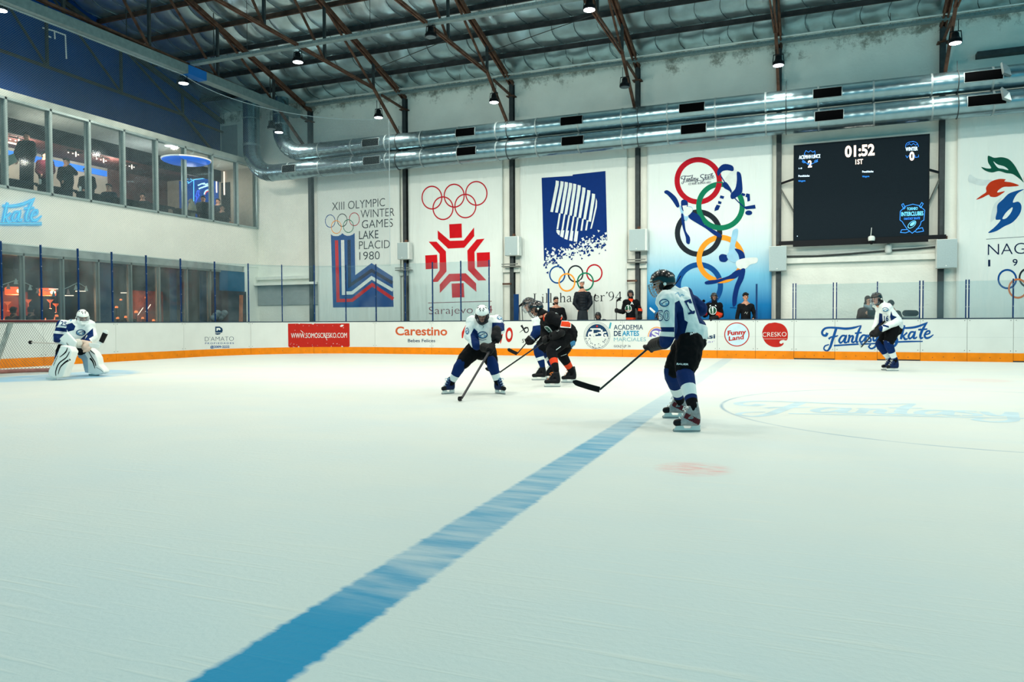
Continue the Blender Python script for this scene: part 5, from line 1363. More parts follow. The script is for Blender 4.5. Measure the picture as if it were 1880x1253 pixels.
flush('team_score'); sc.text('WINTER', *Z(1028, 303), *Z(1116, 298), 6.4, 1, bold=.03); sc.text('0', *Z(1056, 370), *Z(1092, 367), 14.4, 0, bold=.04)
flush('team_score'); sc.text('1-0', *Z(260, 434), *Z(284, 432), 2.6, 1, bold=.02)
for x, y in ((258, 490), (717, 459)): sc.text('Penalidades', *Z(x, y), *Z(x + 80, y - 3), 3.4, 1, bold=.02)
for x, y in ((258, 525), (718, 493)): sc.text('Ninguna', *Z(x, y), *Z(x + 50, y - 3), 3.0, 2, bold=.02)
sc.disc(Z(250, 916), .7, .7, 1)
W_ = 1.0 / 3.917 * 5
def sl(pts, c=False, w=W_, mi=3): sc.stroke([Z(*p) for p in pts], w, mi, c)
flush('penalty_text'); sl([(300, 325), (312, 300), (330, 312), (345, 300), (362, 312), (376, 302), (378, 325), (355, 345), (320, 345), (300, 325)], w=.8); sl([(285, 365), (300, 385), (330, 395), (355, 395), (385, 382), (398, 362)], w=.8)
sl([(284, 380), (296, 372), (308, 382), (296, 390), (284, 380)], w=.8); sl([(372, 376), (385, 368), (397, 378), (385, 384), (372, 376)], w=.8); sl([(320, 395), (340, 408), (360, 393)], w=.8)
flush('team_emblem'); sl([(1028, 275), (1035, 250), (1060, 238), (1090, 236), (1112, 248), (1122, 272)], True, .8); sl([(1040, 262), (1055, 250), (1070, 262), (1085, 248), (1100, 262), (1112, 254)], w=.7); sl([(1052, 240), (1085, 233)], w=.7)
sl([(1030, 335), (1040, 352), (1052, 335)], w=.8); sl([(1096, 333), (1098, 350), (1122, 346), (1122, 330)], w=.8); sl([(1060, 315), (1080, 318)], w=.8)
# tournament shield
flush('team_emblem')
sl([(990, 738), (1000, 728), (1030, 700), (1080, 686), (1125, 696), (1158, 722), (1166, 730), (1160, 800), (1140, 812), (1135, 835), (1110, 868)], w=1.1)
sl([(990, 738), (988, 800), (1005, 812), (1015, 830), (1042, 868)], w=1.1); sl([(1042, 868), (1076, 895), (1110, 868)], w=1.1)
sl([(1000, 690), (1012, 682), (1026, 712), (1016, 722), (1000, 690)], w=1.1); sl([(1156, 682), (1144, 674), (1128, 702), (1138, 712), (1156, 682)], w=1.1)
sl([(1040, 868), (1000, 870), (992, 890), (1030, 892), (1060, 880)], w=1.1); sl([(1104, 866), (1150, 855), (1158, 880), (1110, 888), (1090, 880)], w=1.1)
sc.text('TORNEO', *Z(1038, 730), *Z(1116, 725), 4.8, 4, bold=.01); sc.text('INTERCLUBES', *Z(998, 772), *Z(1156, 765), 7.2, 4, bold=.02); sc.text('FANTASY SKATE', *Z(1018, 800), *Z(1132, 794), 4.2, 3, bold=.01)
sc.ring(Z(1074, 832), 7.2, 5.6, 1.0, 4, shear=-.5); sc.disc(Z(1078, 828), 4.6, 3.0, 4, shear=-.5)
flush('tournament_shield')
# ---- speakers
m_spk = mat('speaker_grille', (164, 180, 182), .6, .2, var=.12, scale=60, bump=.1); m_spk2 = mat('speaker_case', (214, 220, 216), .5)
for i, (px, py, w, h) in enumerate(((740, 461, .46, .66), (939, 452, .50, .70), (1170, 441, .56, .74), (1428, 475, .52, .80), (1738, 466, .54, .86))):
    q = on_plane(px, py, 1, 25.66)
    t = empty('wall_speaker', (q.x, 25.9, q.z), 'pale grey wall speaker on the far wall, %s from the left' % ORD[i], 'speaker', 'wall speakers')
    b = MB(); b.box((q.x - w / 2, 25.62, q.z - h / 2), (q.x + w / 2 + (.06 if i < 3 else 0), 25.9, q.z + h / 2)); b.build('case', m_spk2, t, bevel=.01)
    b = MB(); b.box((q.x - w / 2 + .01, 25.6, q.z - h / 2 + .015), (q.x + w / 2 - .01, 25.62, q.z + h / 2 - .015)); b.build('grille', m_spk, t)
    b = MB(); b.ball((q.x - .02, 25.598, q.z - h / 2 + .07), (.02, .005, .02)); b.build('badge', m_spk2, t)
    b = MB(); b.box((q.x - .05, 25.88, q.z + h / 2 - .02), (q.x + .05, 25.94, q.z + h / 2 + .12)); b.build('mount', m_rust, t)
# ---- cameras and pipes below the scoreboard
q = on_plane(1600, 440, 1, 25.5)
t = empty('dome_camera', q, 'white dome camera with a small aerial under the scoreboard', 'camera')
b = MB(); b.lathe([(.09, -.04), (.1, .04), (.085, .09), (.05, .11)], q, n=16); b.build('camera_body', m_spk2, t, smooth=True)
b = MB(); b.ball((q.x, q.y - .01, q.z - .07), (.075, .075, .085)); b.build('dome', m_lamp, t, smooth=True)
b = MB(); b.bar((q.x - .02, q.y, q.z + .1), (q.x, q.y, q.z + .36), .03, .015); b.build('aerial', m_spk2, t)
b = MB(); b.box((q.x - .03, q.y, q.z - .02), (q.x + .03, 25.72, q.z + .03)); b.build('bracket', m_spk2, t)
q = on_plane(1631, 457, 1, 25.95)
t = empty('wall_camera', q, 'white cylinder camera on the wall right of the dome camera', 'camera')
b = MB(); b.lathe([(.07, -.13), (.1, -.08), (.1, .08), (.09, .12)], q, n=16); b.build('camera_body', m_spk2, t, smooth=True)
b = MB(); b.box((q.x - .04, q.y, q.z + .05), (q.x + .04, YW, q.z + .15)); b.build('bracket', m_grate, t)
for i, (dz, c) in enumerate(((0, 'grey'), (.07, 'dark'), (-.05, 'pale'))):
    pts = [on_plane(px, py + dz * 30, 1, 26.02) for px, py in ((1442, 470), (1500, 469), (1560, 465), (1620, 460), (1680, 456), (1724, 452))]
    b = MB(); b.tube(pts, .018, 6); tag(b.build('cable_pipe', [m_grate, m_steel, m_spk2][i], smooth=True), c + ' cable pipe running below the scoreboard', 'pipe')
q = on_plane(570, 494, 1, 26.0); b = MB(); b.box((q.x - .05, 25.98, q.z - .18), (q.x + .05, 26.08, q.z + .15)); tag(b.build('junction_box', m_grate, bevel=.006), 'small grey junction box on the wall at the first column', 'junction box')
# dark ventilator strip at the upper right
q = on_plane(1793, 103, 1, 25.9); e = on_plane(1890, 94, 1, 25.9)
b = MB(); b.box((q.x, 25.8, q.z - .05), (q.x + 3.5, YW, q.z + .10)); tag(b.build('wall_louvre', m_steel), 'dark narrow louvre strip on the upper wall at the right edge', 'louvre')
# ================================================================== PEOPLE
def V(r, u, f): return AX_R * r + AX_U * u + AX_F * f
m_skin = mat('skin', (196, 142, 118), .6, var=.05); m_hair = mat('dark_hair', (24, 20, 20), .7, bump=.3, bscale=60); m_hair2 = mat('brown_hair', (60, 40, 32), .7, bump=.3, bscale=60)
m_jw = mat('jersey_white', (222, 228, 226), .8, var=.03, scale=6, bump=.25, bscale=12); m_jb = mat('jersey_blue', (0, 36, 88), .8, var=.12, scale=6, bump=.25, bscale=12)
m_jk = mat('jersey_black', (9, 11, 15), .9, spec=.15, var=.15, scale=6, bump=.25, bscale=12); m_jo = mat('jersey_orange', (214, 62, 28), .75, var=.08, scale=6)
m_pk = mat('pants_black', (6, 8, 11), .9, spec=.15, var=.2, bump=.25, bscale=14); m_glv = mat('glove_black', (7, 8, 12), .7, spec=.25, bump=.2, bscale=30)
m_helmk = mat('helmet_black', (12, 14, 18), .22, spec=.6); m_helmw = mat('helmet_white', (230, 234, 230), .3, spec=.4); m_cage = mat('cage_steel', (150, 160, 168), .35, .8); m_caged = mat('cage_dark', (60, 66, 74), .35, .7)
m_boot = mat('boot_black', (18, 19, 24), .4); m_bootg = mat('boot_grey', (150, 150, 150), .4, var=.25, scale=20); m_bootb = mat('boot_navy', (14, 34, 74), .45); m_holder = mat('skate_holder', (222, 224, 218), .4); m_bladem = mat('skate_steel', (150, 158, 160), .25, .9)
m_lace = mat('skate_lace', (220, 222, 218), .7); m_lace_o = mat('orange_lace', (204, 112, 40), .7); m_maroon2 = mat('maroon_panel', (88, 26, 34), .5)
m_shaft = mat('stick_black', (16, 17, 20), .35, spec=.5); m_tape = mat('black_tape', (20, 20, 22), .8); m_tapew = mat('white_tape', (222, 224, 220), .8)
m_jacket = mat('puffer_black', (20, 26, 34), .5, bump=.2); m_cloth = mat('black_cloth', (16, 18, 22), .85, bump=.2, bscale=15); m_trous = mat('grey_trousers', (40, 46, 52), .8); m_white = mat('cap_white', (224, 226, 222), .7)
m_eye = mat('eye_dark', (20, 16, 16), .4); m_lip = mat('lip', (150, 84, 78), .6)

def blob(name, parts, mats, parent, vox=.014, sm=4, regions=None, amp=0.0, classify=None, cuts=()):
    b = MB()
    for ch in parts:
        if ch[0] == 'e':
            _, c, (ra, rb, rc), (A, B_, C_) = ch; o = len(b.v); n, k = 14, 9
            for i in range(k + 1):
                th = PI * i / k
                for j in range(n):
                    t = 2 * PI * j / n; st_ = max(math.sin(th), 1e-3)
                    b.v.append(tuple(Vector(c) + A * (ra * st_ * math.cos(t)) + B_ * (rb * st_ * math.sin(t)) + C_ * (rc * math.cos(th))))
            for i in range(k):
                for j in range(n): b.f.append([o + i * n + j, o + i * n + (j + 1) % n, o + (i + 1) * n + (j + 1) % n, o + (i + 1) * n + j]); b.m.append(0)
        elif ch[0] == 'p':
            b.prism(ch[1], ch[2])
        else:
            for i, (p, r) in enumerate(ch):
                b.ball(p, r, 0, 10, 7)
                if i: b.tube([ch[i - 1][0], p], [ch[i - 1][1], r], 12)
    me = bpy.data.meshes.new('tmp'); me.from_pydata(b.v, [], b.f); me.update()
    bm = bmesh.new(); bm.from_mesh(me)
    bmesh.ops.recalc_face_normals(bm, faces=bm.faces); bm.to_mesh(me); bm.free()
    ob = bpy.data.objects.new('tmp', me); COL.objects.link(ob)
    md = ob.modifiers.new('r', 'REMESH'); md.mode = 'VOXEL'; md.voxel_size = vox
    if sm: ms = ob.modifiers.new('s', 'SMOOTH'); ms.factor = .5; ms.iterations = sm
    dg = bpy.context.evaluated_depsgraph_get()
    m2 = bpy.data.meshes.new_from_object(ob.evaluated_get(dg)); m2.name = name
    bpy.data.objects.remove(ob); bpy.data.meshes.remove(me)
    if amp:
        nv = [v.normal.copy() for v in m2.vertices]
        for v, n_ in zip(m2.vertices, nv):
            v.co += n_ * (amp * (noise.noise(v.co * 9) + .6 * noise.noise(v.co * 21)))
    if not isinstance(mats, (list, tuple)): mats = [mats]
    m2.materials.clear()
    for m in mats: m2.materials.append(m)
    if regions or cuts:
        bm = bmesh.new(); bm.from_mesh(m2)
        pl = list(cuts)
        for poly, _k in (regions or []):
            for i in range(len(poly)):
                a_, b_ = poly[i], poly[(i + 1) % len(poly)]; n_ = ray(*a_).cross(ray(*b_))
                if n_.length > 1e-7: pl.append((EYE, n_.normalized(), a_, b_))
        for c in pl:
            if len(c) == 4:
                (ax_, ay_), (bx_, by_) = c[2], c[3]; x0_, x1_, y0_, y1_ = min(ax_, bx_) - 3, max(ax_, bx_) + 3, min(ay_, by_) - 3, max(ay_, by_) + 3
                fs_ = []
                for f in bm.faces:
                    x, y = proj(f.calc_center_median())
                    if x0_ < x < x1_ and y0_ < y < y1_: fs_.append(f)
                es_ = {e for f in fs_ for e in f.edges}; vs_ = {v for f in fs_ for v in f.verts}
                bmesh.ops.bisect_plane(bm, geom=list(vs_) + list(es_) + fs_, plane_co=c[0], plane_no=c[1], dist=1e-5)
            else: bmesh.ops.bisect_plane(bm, geom=bm.verts[:] + bm.edges[:] + bm.faces[:], plane_co=c[0], plane_no=c[1], dist=1e-5)
        bm.to_mesh(m2); bm.free()
    if regions or classify:
        for p in m2.polygons:
            mi = 0
            if classify: mi = classify(p.center, p.normal)
            if regions:
                x, y = proj(p.center)
                for poly, k in regions:
                    if inside(x, y, poly): mi = k
            p.material_index = mi
    for p in m2.polygons: p.use_smooth = True
    o = bpy.data.objects.new(name, m2); COL.objects.link(o)
    if parent is not None: adopt(o, parent)
    return o
def inside(x, y, poly):
    r = False; j = len(poly) - 1
    for i in range(len(poly)):
        xi, yi = poly[i]; xj, yj = poly[j]
        if (yi > y) != (yj > y) and x < (xj - xi) * (y - yi) / (yj - yi) + xi: r = not r
        j = i
    return r
class Fr:
    def __init__(s, C, F, U=None, sc=1.0):
        s.C = Vector(C); s.F = Vector(F).normalized(); U = Vector(U) if U else Vector((0, 0, 1))
        s.S = s.F.cross(U).normalized(); s.U = s.S.cross(s.F).normalized(); s.sc = sc
    def __call__(s, a, f, u): return s.C + (s.S * a + s.F * f + s.U * u) * s.sc
def head_parts(fr):
    k = fr.sc; ax = (fr.S, fr.F, fr.U)
    return [('e', fr(0, -.005, .015), (.074 * k, .094 * k, .108 * k), ax), [(fr(0, .03, -.05), .055 * k), (fr(0, .055, -.085), .036 * k)],
            [(fr(0, .088, .012), .011 * k), (fr(0, .108, -.022), .016 * k)], [(fr(-.03, .074, .025), .02 * k), (fr(.03, .074, .025), .02 * k)],
            ('e', fr(.076, -.005, -.005), (.012 * k, .018 * k, .03 * k), ax), ('e', fr(-.076, -.005, -.005), (.012 * k, .018 * k, .03 * k), ax), [(fr(0, -.02, -.05), .055 * k), (fr(0, -.03, -.15), .055 * k)]]
def face(fr, parent, beard=False):
    for s in (-1, 1):
        b = MB(); b.ball(fr(.031 * s, .088, .005), (.013 * fr.sc, .013 * fr.sc, .008 * fr.sc), 0, 8, 6); b.build('eye', m_eye, parent, smooth=True)
        b = MB(); b.tube([fr(.015 * s, .096, .026), fr(.032 * s, .094, .031), fr(.05 * s, .082, .025)], .005 * fr.sc, 6); b.build('eyebrow', m_hair, parent, smooth=True)
    b = MB(); b.tube([fr(-.022, .083, -.052), fr(0, .094, -.054), fr(.022, .083, -.052)], .006 * fr.sc, 6); b.build('mouth', m_lip, parent, smooth=True)
    if beard: blob('beard', [[(fr(-.055, .045, -.055), .02), (fr(-.03, .07, -.085), .024), (fr(.0, .082, -.092), .024), (fr(.03, .07, -.085), .024), (fr(.055, .045, -.055), .02)], [(fr(-.02, .092, -.038), .008), (fr(.02, .092, -.038), .008)]], m_hair, parent, .008, 2)
def hair(fr, parent, m=None, long=False, curly=False):
    k = fr.sc; ax = (fr.S, fr.F, fr.U)
    P = [('e', fr(0, -.022, .045), (.084 * k, .092 * k, .092 * k), ax), [(fr(-.06, -.03, -.01), .03 * k), (fr(.0, -.075, -.02), .035 * k), (fr(.06, -.03, -.01), .03 * k)], [(fr(-.05, .062, .085), .024 * k), (fr(0, .078, .098), .026 * k), (fr(.05, .062, .085), .024 * k)]]
    if curly:
        rn = random.Random(2)
        for _ in range(26):
            a = rn.uniform(0, 6.28); e = rn.uniform(.1, 1.4); P.append([(fr(.09 * math.cos(a) * math.cos(e), -.01 + .1 * math.sin(a) * math.cos(e), .05 + .1 * math.sin(e)), .018 * k), (fr(.1 * math.cos(a + .3) * math.cos(e), -.01 + .1 * math.sin(a + .3) * math.cos(e), .05 + .1 * math.sin(e)), .014 * k)])
    if long: P += [[(fr(-.07, -.02, 0), .03 * k), (fr(-.07, 0, -.14), .03 * k)], [(fr(.07, -.02, 0), .03 * k), (fr(.07, 0, -.14), .03 * k)]]
    blob('hair', P, m or m_hair, parent, .009, 2)
def cap(fr, parent, m):
    b = MB(); n = 20; rings = 6; vs = []
    for i in range(rings + 1):
        e = PI / 2 * (1 - i / rings) * 1.0
        for j in range(n):
            t = 2 * PI * j / n; vs.append(fr(.09 * math.cos(e) * math.cos(t), -.008 + .108 * math.cos(e) * math.sin(t), .03 + .105 * math.sin(e)))
    fs = [(i * n + j, i * n + (j + 1) % n, (i + 1) * n + (j + 1) % n, (i + 1) * n + j) for i in range(rings) for j in range(n)]
    b.add(vs, fs); o = b.build('cap', m, parent, smooth='all'); md = o.modifiers.new('t', 'SOLIDIFY'); md.thickness = .006; md.offset = 1
    b = MB(); pts = [fr(-.07, .065, .05), fr(-.06, .12, .045), fr(-.03, .155, .042), fr(.03, .155, .042), fr(.06, .12, .045), fr(.07, .065, .05)]; b.prism(pts, fr.U * .008); b.build('cap_brim', m, o)
def helmet(fr, parent, m, cagem=None, mask=False, logo=None, stripe=False, visor=False):
    k = fr.sc; n, rg = 36, 14; vs = []
    def pt(az, t, g=1.0):
        # az 0 = front, t 0 = top, 1 = rim
        c = math.cos(az)
        rim = math.radians(84 if c > 0 else 84) + (math.radians(32) * (1 - c) / 2 if True else 0)
        if c > .3: rim = math.radians(80)
        elif c > -.2: rim = math.radians(80 + 36 * (.3 - c) / .5)
        else: rim = math.radians(116)
        ph = rim * t
        rad = 1 + .035 * math.exp(-((abs(math.sin(az)) - .5) / .22) ** 2) * math.sin(ph) * (1 if c < .7 else .3) + .03 * math.exp(-(math.sin(az) / .25) ** 2) * math.sin(ph)
        rad *= g
        return fr(.112 * rad * math.sin(ph) * math.sin(az), -.008 + .135 * rad * math.sin(ph) * math.cos(az), .012 + .135 * rad * math.cos(ph))
    for i in range(rg + 1):
        for j in range(n): vs.append(pt(2 * PI * j / n, max(i / rg, .01)))
    b = MB(); b.add(vs, [(i * n + j, i * n + (j + 1) % n, (i + 1) * n + (j + 1) % n, (i + 1) * n + j) for i in range(rg) for j in range(n)]); b.add([vs[j] for j in range(n)], [tuple(range(n))])
    h = b.build('helmet', m, parent, smooth='all'); md = h.modifiers.new('t', 'SOLIDIFY'); md.thickness = .012 * k; md.offset = -1
    b = MB()                                                   # raised vents
    for s in (-1, 1):
        for a0, t0, t1 in ((.25, .45, .62), (.5, .3, .5), (2.3, .35, .55), (2.7, .5, .7), (1.25, .35, .48)): b.tube([pt(a0 * s, t0, 1.01), pt(a0 * s * 1.1, (t0 + t1) / 2, 1.015), pt(a0 * s * 1.15, t1, 1.01)], .007 * k, 5)
    b.build('vent_slots', mat('vent_' + ('dark' if m is m_helmw else 'pale'), (40, 44, 50) if m is m_helmw else (96, 106, 116), .4), h)
    b = MB()
    for s in (-1, 1): b.lathe([(.017 * k, 0), (.017 * k, .009 * k), (.011 * k, .011 * k)], fr(.115 * s, -.012, -.02), fr.S * s, 14)
    b.build('ear_guard', m_holder if m is not m_helmw else m_helmw, h)
    b = MB()
    for s in (-1, 1): b.tube([fr(.105 * s, .01, -.05), fr(.07 * s, .04, -.12), fr(0, .06, -.135)], .006 * k, 6)
    b.build('chin_strap', m_glv, h)
    b = MB()
    for s in (-1, 1): b.ball(fr(.088 * s, .03, -.035), (.026 * k, .042 * k, .042 * k), 0, 12, 8)
    b.build('ear_pad', m_glv, h, smooth=True)
    if stripe: b = MB(); b.tube([pt(a, .88, 1.012) for a in (-.55, -.3, 0, .3, .55)], .008 * k, 6); b.build('brow_stripe', m_holder, h)
    if cagem:
        b = MB()
        def cp(az, e): return fr(.108 * math.sin(az) * math.cos(e * .75), .012 + .148 * math.cos(az) * math.cos(e * .6), -.02 + .12 * math.sin(e))
        for e in ((.35, .2, .05, -.1) if mask else (.35, .1, -.15, -.4, -.65, -.9, -1.15)): b.tube([cp(a, e) for a in np.linspace(-1.45, 1.45, 13)], .0032 * k, 5)
        for a in (-1.45, -1.1, -.75, -.4, -.12, .12, .4, .75, 1.1, 1.45): b.tube([cp(a, e) for e in np.linspace(.35, -.15 if mask else -1.15, 9)], .0032 * k, 5)
        b.build('face_cage', cagem, h)
    if mask:
        blob('face_mask', [[(fr(-.085, .05, .0), .022), (fr(-.08, .08, -.07), .024), (fr(-.045, .115, -.115), .026), (fr(0, .13, -.125), .028), (fr(.045, .115, -.115), .026), (fr(.08, .08, -.07), .024), (fr(.085, .05, .0), .022)],
                           [(fr(-.05, .13, -.06), .026), (fr(.05, .13, -.06), .026)], [(fr(-.035, .135, -.1), .034), (fr(.035, .135, -.1), .034)], [(fr(-.09, .03, -.02), .028), (fr(-.085, .07, -.08), .03), (fr(-.04, .11, -.13), .03)], [(fr(.09, .03, -.02), .028), (fr(.085, .07, -.08), .03), (fr(.04, .11, -.13), .03)]], m, h, .009, 3)
    return h
def skate(A, toe, parent, sole=0.0, boot=None, lace=None, sc=1.0, panel=None, cuffm=None):
    """A: ankle, toe: world position of the toe tip, blade touches z = sole"""
    boot = boot or m_boot; A = Vector(A); toe = Vector(toe); d = Vector((toe.x - A.x, toe.y - A.y, 0)).normalized(); U = Vector((0, 0, 1)); s = d.cross(U); k = sc
    heel = Vector((A.x, A.y, sole + .100 * k)) - d * .03 * k; T = heel + d * .235 * k
    up = Vector((A.x, A.y, sole + .235 * k))
    t = blob('skate', [[(up - d * .008, .053 * k), (heel + U * .045 * k, .046 * k), (heel, .044 * k)], [(heel, .044 * k), (heel + d * .12 * k + U * .002, .042 * k), (T - d * .03 * k - U * .008 * k, .036 * k)],
                       [(up + d * .02 * k, .045 * k), (heel + d * .13 * k + U * .03 * k, .034 * k)], [(up - d * .03 * k + U * .05 * k, .022 * k), (up - d * .02 * k, .04 * k)]], [boot, m_boot, panel or boot], parent, .008 * k, 2,
             classify=lambda c, n_: 1 if (c - heel).dot(d) > .165 * k else (2 if panel and abs((c - heel).dot(s)) > .028 * k and (c - heel).dot(U) < .1 * k and abs((c - heel).dot(d) * .5 - (c - heel).dot(U) + .01 * k) < .032 * k else 0))
    z = sole
    def P(f, u, w): q = heel + d * f * k + s * w * k; q.z = z + u * k; return q
    prof = [(-.04, .016), (-.035, .034), (-.04, .070), (.045, .070), (.058, .034), (.125, .034), (.14, .068), (.205, .068), (.222, .034), (.235, .018)]
    b = MB(); b.prism([P(f, u, -.013) for f, u in prof], s * .026 * k); b.build('blade_holder', m_holder, t)
    b = MB(); b.prism([P(f, u, -.003) for f, u in ((-.045, .008), (-.04, .03), (.235, .03), (.245, .012), (.235, .0), (-.035, .0))], s * .006 * k); b.build('skate_blade', m_bladem, t)
    b = MB()
    for i in range(5):
        f = .035 + .028 * i; u = .255 - .036 * i + .01
        q = heel + d * (f + .055) * k; q.z = z + (u - .01) * k
        b.tube([q - s * .03 * k - U * .012 * k, q + U * .004, q + s * .03 * k - U * .012 * k], .0055 * k, 5)
    q = up + d * .055 * k + U * .015 * k
    b.tube([q, q + s * .05 * k + d * .03 * k, q + s * .02 * k + d * .05 * k - U * .03], .005 * k, 5); b.tube([q, q - s * .05 * k + d * .03 * k, q - s * .03 * k + d * .06 * k - U * .02], .005 * k, 5)
    b.build('skate_laces', lace or m_lace, t)
    return t
def grip_parts(H, A, W, sc=1.0, glove=True):
    """fingers closed round a shaft through H with direction A, wrist at W"""
    H = Vector(H); A = Vector(A).normalized(); W = Vector(W); k = sc; th = 1.2 if glove else .62
    p = (W - H); p = (p - A * p.dot(A) * .6); p.normalize(); q = A.cross(p).normalized(); p = q.cross(A).normalized()
    R_ = .036 if glove else .024
    parts = [[(W, .052 * th * k), (H + p * .045 * k, .046 * th * k)]]
    for i in range(4):
        o = H + A * (i - 1.5) * .026 * k * (1 if glove else .8); L = (1, 1.05, 1, .85)[i]
        pts = [(o + (p * math.cos(t) + q * math.sin(t)) * R_ * k * 1.1, .0165 * th * k) for t in (0.2, .9 * L, 1.7 * L, 2.6 * L, 3.4 * L)]
        parts.append([(H + p * .05 * k + A * (i - 1.5) * .02 * k, .022 * th * k), pts[0]]); parts.append(pts)
    o = H + A * -.062 * k
    parts.append([(H + p * .055 * k - A * .03 * k, .024 * th * k), (o + p * .03 * k - q * .02 * k, .018 * th * k), (o - q * .034 * k, .016 * th * k), (o + A * .012 * k - p * .022 * k - q * .024 * k, .014 * th * k)])
    return parts
def rest_parts(W, D, N, sc=1.0, th=1.0, side=1):
    """open, slightly curled hand: wrist W, direction D, palm normal N"""
    W = Vector(W); D = Vector(D).normalized(); N = Vector(N); N = (N - D * N.dot(D)).normalized(); S = D.cross(N) * side; k = sc
    parts = [[(W, .026 * th * k), (W + D * .045 * k + S * .015 * k, .026 * th * k), (W + D * .08 * k + S * .02 * k, .02 * th * k)], [(W, .024 * th * k), (W + D * .045 * k - S * .015 * k, .026 * th * k), (W + D * .08 * k - S * .02 * k, .02 * th * k)]]
    for i, L in enumerate((.068, .078, .072, .055)):
        o = W + D * .085 * k + S * (1.5 - i) * .021 * k
        parts.append([(o, .0105 * th * k), (o + D * L * .5 * k + N * .006 * k, .0095 * th * k), (o + D * L * .8 * k + N * .022 * k, .0088 * th * k), (o + D * L * .9 * k + N * .038 * k, .008 * th * k)])
    parts.append([(W + D * .025 * k + S * .028 * k, .014 * th * k), (W + D * .055 * k + S * .05 * k + N * .012 * k, .0115 * th * k), (W + D * .085 * k + S * .056 * k + N * .022 * k, .0095 * th * k)])
    return parts
def stick(heel, butt, toe, label, blade_up, tape=None, shaftm=None, butt_tape=None, curve=.02, w=.03):
    heel = Vector(heel); butt = Vector(butt); toe = Vector(toe)
    t = empty('hockey_stick', heel, label, 'hockey stick')
    b = MB(); b.bar(heel, butt, .03, .022); b.build('shaft', shaftm or m_shaft, t, bevel=.004)
    b = MB(); d = (butt - heel).normalized(); b.bar(butt - d * .14, butt + d * .005, .036, .03); b.build('grip_tape', butt_tape or m_tape, t, bevel=.005)
    U = Vector(blade_up).normalized(); e = (toe - heel); L = e.length; e.normalize(); nrm = e.cross(U).normalized(); n = 9; b = MB(); vs = []
    for i in range(n + 1):
        f = i / n; h = .034 if i < n else .022; h *= math.sin(min(1, (1.06 - f) * 4.2) * PI / 2) ** .7; c = heel + e * (L * f) + nrm * (curve * f * f) + U * (.012 * f * f)
        for sg in (-1, 1):
            vs += [c + U * h + nrm * .005 * sg, c - U * h + nrm * .005 * sg]
    fs = []
    for i in range(n): o = 4 * i; fs += [(o, o + 1, o + 5, o + 4), (o + 2, o + 6, o + 7, o + 3), (o, o + 4, o + 6, o + 2), (o + 1, o + 3, o + 7, o + 5)]
    fs += [(0, 2, 3, 1), (4 * n, 4 * n + 1, 4 * n + 3, 4 * n + 2)]
    b.add(vs, fs); b.build('blade', tape or m_tape, t, smooth='all', bevel=.003)
    return t
